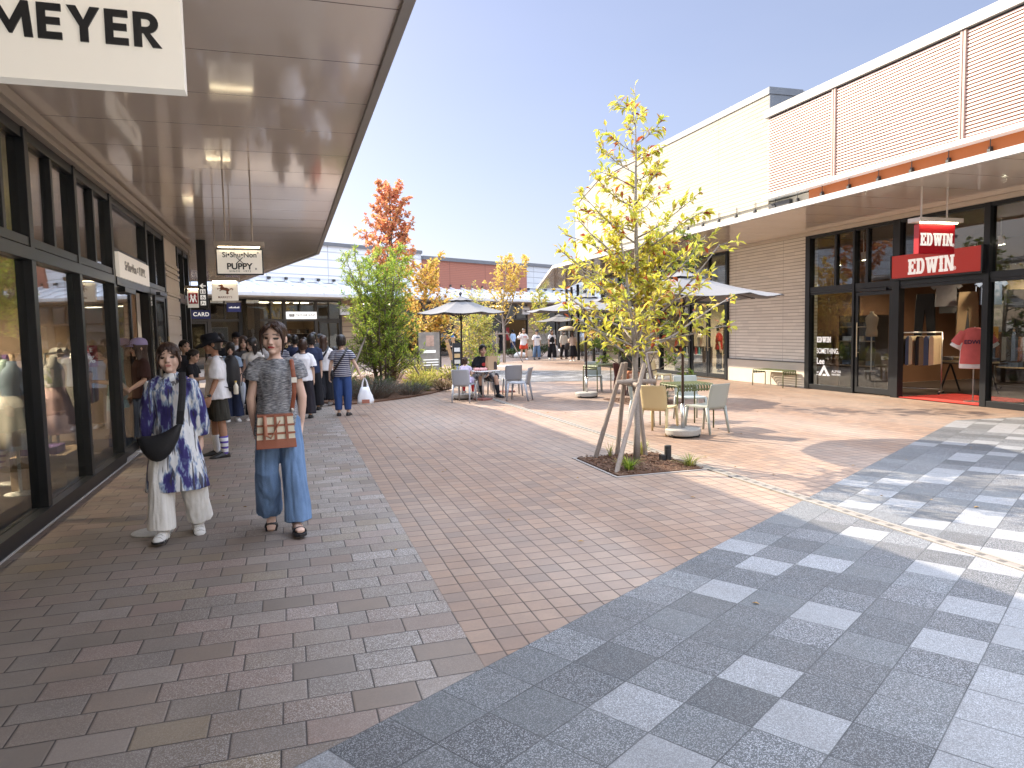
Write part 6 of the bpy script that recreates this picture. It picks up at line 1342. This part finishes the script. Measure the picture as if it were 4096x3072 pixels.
# woman with parcels in the bed path
pw, J = quick('woman in a black suit with a face mask carrying long cardboard parcels', 5.78, 25.6, -20, 1.47, vox=.013, head=(-30, 8, 0), hair=(hair_blk, [.72, .45, .1, .05, .0], .1), top=(blk, .1, 1.1, 1.9), bottom=('pants', blk, (.062, .06, .065), 1.93), shoes=blk_sh, arm={1: ((.15, -.3, -1), (-.35, -1, .1)), -1: ((-.15, -.3, -1), (.3, -1, .1))})
b = MB(); b.T = J['HM']; b.ell((0, -.36, .22), .25, .13, .17); b.build('face_mask', M('mask_white', (.75, .77, .8), .8), pw, smooth=True)
for k, (dx, tz) in enumerate(((-.10, 0), (.06, .05))):
    t = thing('cardboard_parcel', ('long cardboard parcel held in front of the black suit, the lower one', 'long cardboard parcel held in front of the black suit, the upper one with blue end')[k], 'parcel', rel(pw, (dx, -.34, .50+tz)), R_(-20))
    b = MB(); b.T = Matrix.Rotation(R_(-14+5*k), 4, 'Y'); b.box(-.055, .055, -.035, .035, 0, .78); b.build('box', M('cardboard', (.45, .29, .16), .8, 0, .08), t, bevel=.003)
    if k: b = MB(); b.T = Matrix.Rotation(R_(-9), 4, 'Y'); b.box(-.058, .058, -.038, .038, .782, .86); b.build('end_cap', M('blue_tape', (.05, .25, .6), .5), t)
# walkers down the street
WALK = {1: ((.03, -.22, -1), (.0, .02, -1)), -1: ((-.03, .12, -1), (0, .35, -1))}
g5 = dict(vox=.016, leg=WALK, feet={1: (6, -4), -1: (-6, 18)})
t, J = quick('walker in a white tee and red shorts with one hand at the ear', 11.24, 34.28, 6, 1.55, hair=(hair_blk, [.86, .7, .5, .3, .2], .03), top=(w_tee, .06, 1.2, .9, dict(slw=1.4)), bottom=('pants', red_c, (.07, .078, .076), .75), shoes=white_sh, arm={-1: ((-.7, -.1, -.8), (.25, -.2, 1)), 1: ((.2, 0, -1), (.12, -.1, -1))}, **g5)
b = MB(); b.box(-.1, .1, -.178, -.172, J['S'](.2).z, J['S'](.2).z+.035); b.build('print', M('red_print', ()), t)
wr = rel(t, J['wr', 1]); tb_ = thing('tote_bag', 'cream tote bag hanging from the hand of the walker in red shorts', 'bag', (wr.x+.08, wr.y, wr.z-.62))
b = MB(); b.rings([ringe(V((0, 0, z)), w_, .05, n=16) for z, w_ in ((0, .14), (.03, .17), (.2, .16), (.34, .13))]); b.build('bag_body', cream_c, tb_, smooth=True); b = MB(); b.path([(-.08, 0, .33), (-.04, 0, .5), (0, 0, .55), (.04, 0, .5), (.08, 0, .33)], .01, 6); b.build('handle', cream_c, tb_)
t, J = quick('walker in a cap, white printed tee and blue jeans', 11.94, 34.31, 2, 1.47, hair=(hair_brn, SHORT, .05), hat='cap', hatm=char, top=(w_tee, .06, 1.18, .9, dict(slw=1.4)), bottom=('pants', jeans, (.062, .058, .06), 1.9), shoes=blk_sh, **g5)
b = MB(); b.box(-.1, .1, -.172, -.166, J['S'](.2).z, J['S'](.2).z+.06); b.build('print', M('blue_print', (.15, .2, .3), .7), t)
t, J = quick('walker with long brown hair in black dungarees over a white tee', 12.55, 33.74, -4, 1.47, hair=(hair_brn, LONG, .08), top=(w_tee, .0, 1.08, .7), bottom=('pants', blk, (.066, .07, .072), 1.92), shoes=white_sh, **g5)
b = MB(); S_ = J['S']; b.rings([ringe(S_(f), rx, ry, n=18) for f, rx, ry in ((.0, .150, .115), (.1, .142, .112), (.2, .135, .115), (.24, .10, .11))])
b.build('bib', blk, t, smooth=True)
wr = rel(t, J['wr', 1]); tb_ = thing('plastic_bag', 'white plastic bag in the hand of the walker in black dungarees', 'bag', (wr.x+.06, wr.y, wr.z-.55))
b = MB(); b.rings([ringe(V((0, 0, z)), w_, .06, n=16, wob=.05) for z, w_ in ((0, .1), (.04, .15), (.25, .14), (.42, .07), (.5, .02))]); b.build('bag_body', plast, tb_, smooth=True)
t, J = quick('walker in a face mask, cream top and black trousers', 13.21, 33.82, 3, 1.43, hair=(hair_brn, LONG, .08), hat='cap', hatm=char, top=(cloth('ivory_knit', (.68, .64, .56)), .03, 1.15, 1.6), bottom=('pants', blk, (.06, .055, .055), 1.9), shoes=dbrown, **g5)
b = MB(); b.T = J['HM']; b.ell((0, -.36, .22), .25, .13, .17); b.build('face_mask', M('mask_white', ()), t, smooth=True)
t, J = quick('walker with a ponytail in a beige top and long black skirt under a sunshade', 12.80, 31.6, 176, 1.36, vox=.015, hair=(hair_brn, TIED, .08, pony(1.3)), top=(cloth('beige_knit', (.60, .47, .38)), .0, 1.1, .9), bottom=('skirt', blk, .16, 1.5, .05), shoes=white_sh, arm={1: ((.2, -.2, -1), (-.1, -.9, .6)), -1: ((-.2, 0, -1), (-.1, -.3, -1))})
hp_ = rel(t, J['wr', 1]+J['fa', 1]*.08); t = thing('sunshade', 'small cream hand parasol held above the black skirted walker', 'parasol', (hp_.x, hp_.y, hp_.z))
b = MB(); rows = [[V((r*math.cos(a), r*math.sin(a), z)) for a in [2*math.pi*i/16 for i in range(16)]] for r, z in ((.46, .42), (.40, .50), (.28, .57), (.14, .61), (.02, .62))]; b.rings(rows+[[q-V((0, 0, .008)) for q in r] for r in rows[::-1]]); b.build('canopy', M('cream_umbrella', (.62, .52, .36), .7), t, smooth=True); b = MB(); b.path([(0, 0, -.06), (0, 0, .62)], .008, 6); b.build('shaft', steel, t)
t = thing('handbag', 'dark grey tote hanging between the masked walker and the black skirt', 'handbag', (13.05, 32.9, .52)); b = MB(); b.rings([ringe(V((0, 0, z)), w_, .07, n=14) for z, w_ in ((0, .15), (.2, .16), (.3, .13))]); b.build('bag_body', char, t, smooth=True); b = MB(); b.path([(-.07, 0, .29), (0, 0, .42), (.07, 0, .29)], .01, 6); b.build('handle', char, t)
quick('far walker in a white tee with a dark strap left of the rounded shrub', 17.8, 42.0, 10, 1.45, vox=.02, hair=(hair_blk, SHORT, .06), top=(w_tee, .05, 1.15, .9), bottom=('pants', cloth('grey_trousers', (.2, .21, .24)), (.06, .055, .06), 1.9), shoes=white_sh)
quick('far walker in a white tee and black trousers by the black posts', 18.35, 42.0, 5, 1.52, vox=.02, hair=(hair_blk, SHORT, .08), top=(w_tee, .05, 1.15, .9), bottom=('pants', blk, (.06, .055, .06), 1.9), shoes=white_sh)
q = bw(34.9, -1.0); quick('dark dressed person with a white bag at the far dark shop door', q.x, q.y, 150, 1.55, vox=.02, hair=(hair_blk, SHORT, .06), top=(blk, .05, 1.1, .8), bottom=('pants', blk, (.06, .055, .06), 1.9), shoes=blk_sh)
q = bw(35.9, -1.1); quick('person in a light blue shirt walking into the far dark shop', q.x, q.y, 190, 1.52, vox=.02, hair=(hair_blk, SHORT, .06), top=(ltblue, .05, 1.1, 1.4), bottom=('pants', navy, (.06, .055, .06), 1.9), shoes=blk_sh)
quick('shop assistant in a red tee inside the bottle shop', 13.6, 20.7, 60, 1.55, vox=.015, hair=(hair_blk, SHORT, .08), top=(cloth('scarlet_tee', (.42, .015, .02)), .05, 1.12, .9), bottom=('pants', blk, (.06, .055, .06), 1.9), shoes=blk_sh)
quick('customer in a pale top inside the bottle shop', 13.7, 22.0, -120, 1.52, vox=.015, hair=(hair_blk, TIED, .08, bun()), top=(cream_c, .03, 1.08, .4), bottom=('pants', blk, (.06, .055, .06), 1.9), shoes=blk_sh)
# ---------------------------------------------------------------- shop stock and lamps
def spot(label, x, y, z, tgt, power, group, lit=True, nm='track_spotlight'):
    t = thing(nm, label, 'spotlight', (x, y, z), 0, group)
    d = (V(tgt)-V((x, y, z))).normalized()
    b = MB(); b.path([d*-.02, d*.16], [.055, .06], 14); b.path([(0, 0, .0), (0, 0, 3.56-z)], .012, 6); b.build('housing', white_paint, t)
    b = MB(); b.path([d*.161, d*.165], [.05, .05], 14); b.build('bulb', lamp_glow, t)
    if lit:
        l = bpy.data.lights.new('bulb_light', 'SPOT'); l.energy = power; l.color = (1, .80, .56); l.spot_size = R_(130); l.spot_blend = .8; l.shadow_soft_size = .12
        lo = bpy.data.objects.new('bulb_light', l); COL.objects.link(lo); lo.parent = t; lo.location = d*.2; lo.rotation_euler = d.to_track_quat('-Z', 'Y').to_euler()
    return t
g_ = 'ceiling spotlights of the jeans shop'
for x, y, z, p_ in ((12.35, 13.95, 3.05, 0), (12.35, 13.15, 3.1, 0), (12.35, 12.2, 3.1, 0), (12.3, 9.3, 3.15, 0), (13.6, 10.9, 3.2, 80), (13.4, 13.2, 3.2, 70), (15.4, 11.5, 3.2, 80), (13.6, 8.0, 3.2, 60)):
    spot('white cylinder spotlight below the ceiling of the jeans shop', x, y, z, (x+.5, y-.1, 0), p_, g_, p_ > 0)
g2 = 'ceiling spotlights of the left shop'
for x, y, p_ in ((-3.6, 7.4, 170), (-3.6, 9.0, 170), (-3.6, 10.8, 130), (-3.6, 14.2, 90)): spot('spotlight below the ceiling of the left clothes shop', x, y, 2.9, (x-.6, y, 0), p_, g2)
for x, y in ((13.2, 19.0), (13.6, 21.6), (13.4, 24.0)): spot('spotlight below the ceiling of the bottle shop', x, y, 3.1, (x+.4, y, 0), 120, 'ceiling spotlights of the bottle shop')
def garment(kind, label, mat_, x, y, z, rz, k=1., group=None, parent=None):
    """hangs from z downwards, front towards local -Y"""
    b = MB(); r = random.Random(int((x*31+y*17)*10))
    def slab(pts, d): 
        n_ = len(pts); cxm = sum(p[0] for p in pts)/n_
        b.rings([[V((px*k, -d, pz*k)) for px, pz in pts], [V((px*k*.96, -d*1.6, pz*k)) for px, pz in pts]][::-1]+[[V((px*k, d, pz*k)) for px, pz in pts]])
    w_ = lambda: r.uniform(-.008, .008)
    if kind == 'tee': slab([(-.07, -.01), (-.19, -.05), (-.30, -.22), (-.23, -.28), (-.19, -.22), (-.20+w_(), -.64), (.20+w_(), -.64), (.19, -.22), (.23, -.28), (.30, -.22), (.19, -.05), (.07, -.01), (.0, -.05)], .03)
    elif kind == 'dress': slab([(-.06, 0), (-.15, -.04), (-.14, -.22), (-.12, -.36), (-.27+w_(), -.92), (.27+w_(), -.92), (.12, -.36), (.14, -.22), (.15, -.04), (.06, 0), (0, -.06)], .045)
    elif kind == 'trousers': slab([(-.17, 0), (-.19, -.25), (-.21, -.95), (-.06, -.95), (0, -.32), (.06, -.95), (.21, -.95), (.19, -.25), (.17, 0)], .03)
    else: slab([(-.02, -.0), (-.045, -.05), (-.05, -.62+w_()), (.05, -.60+w_()), (.045, -.05), (.02, 0)], .21)   # seen edge on
    q = math.cos(rz), math.sin(rz)
    o = b.build('garment', mat_); o.location = (x, y, z); o.rotation_euler = (0, 0, R_(rz)); tag(o, label, 'garment', group)
    return o
def rail(label, x, y, rz, L, h, group='clothes rails'):
    t = thing('clothes_rail', label, 'clothes rail', (x, y, .012), R_(rz), group)
    b = MB()
    for s_ in (-1, 1): b.path([(s_*L/2, 0, .05), (s_*L/2, 0, h)], .014, 8); b.path([(s_*L/2, -.2, .05), (s_*L/2, .2, .05)], .014, 8)
    b.path([(-L/2, 0, h), (L/2, 0, h)], .014, 8); b.path([(-L/2, 0, .1), (L/2, 0, .1)], .01, 8); b.build('rail_frame', steel, t, smooth=True)
    b = MB()
    for sx in (-1, 1):
        for sy in (-.2, .2): b.ell((sx*L/2, sy, .025), .025, .02, .025, 10, 6)
    b.build('caster', blk_sh, t); return t
def row_on_rail(x, y, rz, L, h, n_, mats, what, group, zoff=.05):
    for k in range(n_):
        u = -L/2+L*(k+.5)/n_; c_, s_ = math.cos(R_(rz)), math.sin(R_(rz)); cname, mt = mats[k % len(mats)]
        garment('edge', '%s %s' % (cname, what), mt, x+u*c_, y+u*s_, h-zoff, rz+rnd.uniform(-6, 6), 1, group)
def cl(nm, c): return M('stock_'+nm, c, .85, 0, .12, 14, .2, 40)
pinkc, palec, mint, beige, greyc = cl('pink', (.62, .42, .42)), cl('pale', (.68, .64, .58)), cl('mint', (.42, .56, .50)), cl('beige', (.50, .38, .26)), cl('grey', (.18, .18, .19))
purple, skyc_ = cl('purple', (.16, .09, .26)), cl('sky', (.40, .52, .64))
# left shop window: mannequins in dresses, a rail, low plinths
def mannequin(label, x, y, rz, top_m, skirt_m, z=.0, head=False, group='dress forms in the left window'):
    t = thing('dress_form', label, 'dress form', (x, y, z), R_(rz), group)
    b = MB(); b.path([(0, 0, .03), (0, 0, .8)], .015, 8); b.lathe([(.14, 0), (.14, .02), (.02, .03)], n=20); b.build('stand', M('white_stand', (.7, .68, .64), .5), t)
    b = MB(); b.rings([ringe(V((0, 0, z_)), rx, ry, n=18) for z_, rx, ry in ((.78, .13, .10), (.86, .14, .105), (.98, .115, .085), (1.10, .14, .1), (1.2, .155, .085), (1.26, .10, .06), (1.29, .045, .045), (1.34, .042, .042))])
    b.build('torso', top_m, t, smooth=True)
    if skirt_m is None: return t
    b = MB(); b.rings([ringe(V((0, 0, z_)), rx, rx*.8, n=40, wob=w_, k=9) for z_, rx, w_ in ((1.0, .12, 0), (.85, .17, .03), (.66, .23, .06), (.48, .28, .09))]); b.build('skirt', skirt_m, t, smooth=True)
    return t
mannequin('dress form in a pale blue top and cream skirt in the left window', -2.62, 8.2, 70, skyc_, palec)
mannequin('dress form in a white top and pink skirt behind the second left pane', -2.58, 9.35, 75, palec, pinkc)
mannequin('dress form in a mint cardigan behind the second left pane', -2.9, 8.85, 60, mint, palec)
mannequin('dress form in grey near the front left corner', -2.75, 7.3, 80, greyc, palec)
rail('clothes rail with pale blouses behind the third left pane', -2.9, 10.75, 90, 1.1, 1.35)
gr = 'blouses on the left shop rail'; row_on_rail(-2.9, 10.75, 90, 1.0, 1.34, 9, [('pale', palec), ('beige', beige), ('pinkish', pinkc)], 'blouse hanging on the rail behind the third left pane', gr)
garment('dress', 'mint dress hanging in the left doorway', mint, -2.45, 11.75, 1.42, 80); garment('dress', 'white dress hanging deeper in the left doorway', palec, -3.2, 11.9, 1.42, 70)
rail('clothes rail deep in the left shop', -4.2, 11.4, 80, 1.3, 1.4); row_on_rail(-4.2, 11.4, 80, 1.2, 1.39, 9, [('dark', greyc), ('purple', purple), ('beige', beige)], 'garment hanging on the rail deep in the left shop', 'garments deep in the left shop')
t = thing('sale_sign', 'red SALE 50% card standing in the left shop doorway', 'sign', (-2.55, 10.6, .012), R_(20))
b = MB(); b.path([(0, 0, 0), (0, 0, 1.2)], .012, 8); b.lathe([(.12, 0), (.12, .015), (0, .02)], n=16); b.build('stand', steel, t)
b = MB(); b.box(-.14, .14, -.012, .0, 1.16, 1.44); b.build('card', M('sale_red', (.55, .04, .06), .5), t); text('SALE', .08, (0, -.014, 1.38), FX, UZ, white_ink, t, .01, w=False); text('50%', .13, (0, -.014, 1.25), FX, UZ, white_ink, t, .015, w=False)
t = thing('display_plinth', 'low wooden display box with folded goods behind the second left pane', 'plinth', (-2.5, 8.75, .012)); b = MB(); b.box(-.25, .25, -.4, .4, 0, .34); b.build('box', wood_pale, t, bevel=.004); b = MB(); b.box(-.2, .15, -.3, .0, .341, .42); b.build('folded_cloth', purple, t, bevel=.01)
t = thing('display_plinth', 'white low display table behind the first left pane', 'plinth', (-3.2, 7.6, .012)); b = MB(); b.box(-.35, .35, -.3, .3, .4, .43); b.box(-.3, -.26, -.26, .26, 0, .4); b.box(.26, .3, -.26, .26, 0, .4); b.build('tabletop', white_paint, t)
# jeans shop
coral = cl('coral', (.62, .13, .12)); blackc = cl('black', (.016, .016, .018)); ivory = cl('ivory', (.60, .48, .30)); denim_s = cl('denim', (.07, .10, .17)); khaki = cl('khaki', (.22, .16, .09)); white_s = cl('white', (.72, .72, .7)); tealc = cl('teal', (.10, .20, .18))
t = thing('tee_display', 'coral red tee lettered EDWIN on a stand in the open shop doorway', 'tee shirt', (12.25, 10.28, .012), R_(-48))
b = MB(); b.path([(0, .02, 0), (0, .02, 1.42)], .012, 8); b.lathe([(.16, 0), (.16, .015), (0, .02)], n=18); b.build('stand', steel, t)
def tee(kk, mt, nm, y=0, z=1.4):
    b = MB(); rs = [ringe(V((0, y, zz)), rx*kk, .10*kk, n=20, wob=.02, k=5) for zz, rx in ((z-.68*kk, .23), (z-.4*kk, .22), (z-.18*kk, .21), (z-.06*kk, .19), (z-.02*kk, .12), (z, .06))]; b.rings(rs)
    for s_ in (-1, 1): b.path([(s_*.16*kk, y, z-.08*kk), (s_*.30*kk, y, z-.30*kk)], [.075*kk, .10*kk], 14)
    return solid(b, nm, mt, t, .012, 3, lambda c, q: .006*noise.noise(c*9))
tee(1., coral, 'coral_tee'); tee(1.04, white_s, 'white_undertee', .02, 1.34)
text('EDWIN', .10, (0, -.108, 1.13), FX, UZ, navy, t, .02, w=False)
t = thing('display_table', 'dark trestle table with folded jeans inside the jeans shop', 'table', (13.7, 11.6, .012), R_(90))
b = MB(); b.box(-.6, .6, -.32, .32, .62, .65); b.build('tabletop', M('dark_wood', (.05, .03, .02), .5), t)
for s_ in (-1, 1):
    b = MB(); b.path([(s_*.45, -.28, 0), (s_*.45, .0, .62)], .02, 6); b.path([(s_*.45, .28, 0), (s_*.45, 0, .62)], .02, 6); b.build('leg', blk_sh, t)
for k, mt in enumerate((denim_s, blackc, khaki, greyc)):
    for j in range(3):
        b = MB(); b.box(-.12, .12, -.14, .14, 0, .035); o = b.build('folded_jeans', mt if j else ivory, bevel=.01); o.location = (13.7, 11.15+k*.3, .663+j*.037); tag(o, ('folded denim jeans', 'folded black jeans', 'folded khaki jeans', 'folded grey jeans')[k]+' stacked on the dark trestle table', 'jeans', 'folded jeans on the trestle table')
rail('clothes rail with dark trousers inside the jeans shop', 12.9, 12.15, -60, .9, 1.3); row_on_rail(12.9, 12.15, -60, .8, 1.29, 8, [('black', blackc), ('khaki', khaki), ('denim', denim_s), ('ivory', ivory)], 'trousers hanging on the rail left of the shop entrance', 'trousers on the entrance rail')
rail('clothes rail with pale green tops behind the right shop window', 13.0, 8.6, 90, 1.2, 1.35); row_on_rail(13.0, 8.6, 90, 1.1, 1.34, 10, [('teal', tealc), ('white', white_s), ('mint', mint)], 'top hanging on the rail behind the right window', 'tops behind the right window')
for k, (mt, nm) in enumerate(((blackc, 'black'), (greyc, 'charcoal'), (khaki, 'khaki'), (denim_s, 'blue denim'), (blackc, 'dark'), (ivory, 'cream'))):
    garment(('trousers', 'tee')[k % 2], nm+' garment hung high at the entrance of the jeans shop', mt, 13.5+.12*k, 12.55-.42*k, (2.15, 2.5)[k % 2], -60+9*k, 1., 'garments hung high in the jeans shop')
rail('long clothes rail deep in the jeans shop', 14.9, 10.9, -90, 2.2, 1.35); row_on_rail(14.9, 10.9, -90, 2.1, 1.34, 18, [('black', blackc), ('denim', denim_s), ('brown', cl('brown', (.12, .05, .03))), ('grey', greyc)], 'jeans hanging on the long rail deep in the jeans shop', 'jeans on the long rail')
for k, (mt, y, z, kd, nm) in enumerate(((blackc, 12.5, 2.0, 'tee', 'black'), (greyc, 11.9, 1.95, 'tee', 'charcoal'), (denim_s, 11.2, 1.9, 'trousers', 'denim'), (khaki, 10.7, 1.9, 'trousers', 'khaki brown'), (ivory, 10.2, 2.3, 'tee', 'ivory'), (blackc, 9.7, 2.3, 'trousers', 'black'), (white_s, 9.0, 2.0, 'tee', 'white'), (ivory, 11.5, 2.75, 'tee', 'high hung ivory'), (blackc, 13.4, 2.4, 'tee', 'high hung black'))):
    garment(kd, nm+' '+('tee' if kd == 'tee' else 'trousers')+' displayed on the back of the jeans shop', mt, 14.6+.25*(k % 3), y, z, -90, 1.05, 'garments shown in the jeans shop')
def shelf(nm, label, x, y, rz, L, zs, items, fr_m=wood_pale, d=.36):
    t = thing(nm, label, 'shelf', (x, y, .012), R_(rz))
    b = MB()
    for s_ in (-1, 1): b.box(s_*L/2-.012, s_*L/2+.012, -d/2, d/2, 0, zs[-1]+.25)
    b.box(-L/2+.012, L/2-.012, d/2-.012, d/2, 0.02, zs[-1]+.25); b.build('frame', M('dark_frame_wood', (.06, .04, .03), .6), t)
    for z in zs: b = MB(); b.box(-L/2+.013, L/2-.013, -d/2, d/2-.013, z-.025, z); b.build('board', fr_m, t)
    for z, (kd, mats, n_) in zip(zs, items):
        for k in range(n_):
            u = -L/2+L*(k+.5)/n_; b = MB(); w_ = L/n_*.4
            if kd == 'fold': 
                for j in range(3): b.box(-w_, w_, -.12, .1, j*.034, j*.034+.031)
            elif kd == 'bottle': b.lathe([(.032, 0), (.034, .01), (.034, .17), (.024, .19), (.024, .22), (.0, .225)], n=12)
            elif kd == 'box': b.box(-w_*1.15, w_*1.15, -.12, .1, 0, .19)
            elif kd == 'bag': b.rings([ringe(V((0, 0, zz)), rx, .05, n=12) for zz, rx in ((0, .10), (.14, .09), (.17, .07))]); b.path([(.055*math.cos(a), 0, .16+.10*math.sin(a)) for a in [q*math.pi/8 for q in range(9)]], .008, 6)
            nmx = dict(fold='folded_clothes', bottle='steel_bottle', box='product_box', bag='handbag')[kd]; mt = mats[k % len(mats)]
            o = b.build(nmx, mt[1]); c_, s_ = math.cos(R_(rz)), math.sin(R_(rz)); o.location = (x+u*c_, y+u*s_, .012+z+.001); o.rotation_euler = (0, 0, R_(rz))
            tag(o, '%s %s on the %s' % (mt[0], nmx.replace('_', ' '), label), nmx.replace('_', ' '), 'goods on the '+label)
    return t
shelf('window_shelf', 'shelf in the left jeans shop window', 12.75, 13.55, -90, 1.1, [.55, 1.12, 1.45], [('fold', [('denim', denim_s), ('khaki', khaki)], 3), ('fold', [('white', white_s), ('ivory', ivory), ('denim', denim_s)], 3), ('fold', [('grey', greyc), ('black', blackc), ('khaki', khaki)], 3)])
shelf('wall_shelf', 'dark wall shelf deep in the jeans shop', 16.6, 11.4, -90, 3.6, [.4, .85, 1.3, 1.75], [('fold', [('denim', denim_s), ('black', blackc)], 6), ('fold', [('khaki', khaki), ('ivory', ivory), ('grey', greyc)], 6), ('fold', [('black', blackc), ('ivory', ivory)], 6), ('fold', [('ivory', ivory), ('denim', denim_s), ('white', white_s)], 6)])
mn = mannequin('torso in a brown sweater with white neck in the jeans shop window', 12.45, 12.98, -80, beige, None, .45, group=None)
t = thing('price_card', 'yellow 30% off card among the hanging jeans', 'sign', (13.2, 10.75, 1.3), R_(-48)); b = MB(); b.box(-.14, .14, -.006, .0, -.12, .12); b.build('card', M('yellow_card', (.62, .36, .05), .6), t); text('30%', .12, (0, -.008, -.03), FX, UZ, M('orange_ink', (.45, .06, .01), .5), t, .02, w=False)
b = MB(); b.path([(0, .01, -1.28), (0, .01, .0)], .008, 6); b.build('stand', steel, t)
# bottle shop
bc = [('red', M('bottle_red', (.40, .03, .03), .3)), ('teal', M('bottle_teal', (.10, .36, .36), .3)), ('white', M('bottle_white', (.65, .65, .63), .3)), ('navy', M('bottle_navy', (.04, .08, .24), .3)), ('yellow', M('bottle_yellow', (.55, .45, .12), .3))]
wb_ = [('white', M('box_white', (.62, .6, .58), .6)), ('grey', M('box_grey', (.40, .39, .38), .6))]
shelf('display_counter', 'low white counter shelf at the bottle shop window', 12.55, 20.6, -90, 1.7, [.42, .62], [('box', wb_, 8), ('bottle', bc, 9)], white_paint)
shelf('display_shelf', 'boxed goods shelf just inside the bottle shop door', 13.0, 18.2, -90, .9, [.1, .32, .54, .95], [('box', wb_, 4), ('box', wb_, 4), ('box', wb_, 4), ('bottle', bc, 6)], white_paint)
shelf('wall_shelf', 'tall bottle shelf on the back wall of the bottle shop', 15.0, 20.0, -90, 4.6, [.5, .95, 1.4, 1.85], [('box', wb_, 14), ('bottle', bc, 16), ('bottle', bc[::-1], 16), ('bottle', bc, 16)], wood_pale)
# far shop: a lit shelf of bags, seen through the open door
q = bw(20.6, 1.9); bag_m = [('black', blackc), ('brown', M('bag_brown', (.10, .045, .03), .5)), ('dark grey', greyc)]
shelf('bag_shelf', 'lit shelf of handbags inside the far shop', q.x, q.y, 31.08, 3.6, [.5, 1.0, 1.55], [('bag', bag_m, 7), ('bag', bag_m[::-1], 7), ('bag', bag_m, 7)], M('cream_board', (.5, .42, .32), .6))
q = bw(18.3, .7); t = thing('mannequin_bust', 'white mannequin head and bust in the far shop window', 'mannequin', (q.x, q.y, .012), R_(31)); b = MB(); b.path([(0, 0, 0), (0, 0, 1.3)], .03, 8); b.ell((0, 0, 1.72), .08, .1, .13); b.caps((0, 0, 1.4), (0, 0, 1.62), .05, .045); b.ell((0, 0, 1.32), .17, .09, .14); solid(b, 'bust', white_paint, t, .015, 3)
q = bw(16.5, .6); t = thing('poster_frame', 'pale framed poster in the far shop window left of the vitrine', 'poster', (q.x, q.y, 1.2), R_(31.08)); b = MB(); b.box(-.45, .45, -.02, .02, 0, .75); b.build('frame', white_paint, t); b = MB(); b.box(-.40, .40, -.024, -.0205, .05, .70); b.build('poster', M('poster_art', (.36, .44, .46), .5, 0, .5, 5), t)
for u_, nm, c_ in ((37.3, 'red', (.42, .03, .03)), (41.0, 'red and white', (.5, .2, .18)), (28.0, 'pale', (.45, .42, .38))):
    q = bw(u_, .8); t = thing('shop_poster', nm+' display panel inside a far shop window', 'poster', (q.x, q.y, .8), R_(31.08)); b = MB(); b.box(-.35, .35, -.02, .02, 0, .9); b.build('panel', M('poster_'+nm.replace(' ', '_'), c_, .5, 0, .5, 6), t)
    b = MB(); b.path([(0, .03, -.79), (0, .03, .2)], .02, 6); b.build('stand', steel, t)

# unseen shop row added behind the viewer; its sunlit front bounces fill light
ob_ = thing('shop_building', 'unseen cream shop building added behind the viewer to bounce sunlight', 'shop building', (6, -15, 0))
b = MB(); b.box(-14, 34, -22, -15, 3.4, 8.5); b.box(-14, 34, -22, -15.4, 0, .3); b.build('wall', M('cream_render', (.80, .77, .70), .8, 0, .06, 1), ob_, w=True)
b = MB(); b.box(-14.1, 34.1, -22, -14.8, 8.502, 8.8); b.build('roof', coping_m, ob_, w=True)
b = MB(); b.box(-14, 34, -14.98, -12.6, 3.3, 3.395); b.build('canopy', white_paint, ob_, w=True)
for k in range(12):
    x = -14+k*4; b = MB(); b.box(x+.02, x+.3, -15.3, -15.02, .3, 3.29); f = b.build('pillar', tanp, ob_, w=True)
    b = MB(); b.box(x+.31, x+3.99, -15.25, -15.2, .3, 3.29); b.build('window', M('plain_window', (.30, .30, .29), .15), ob_, w=True)
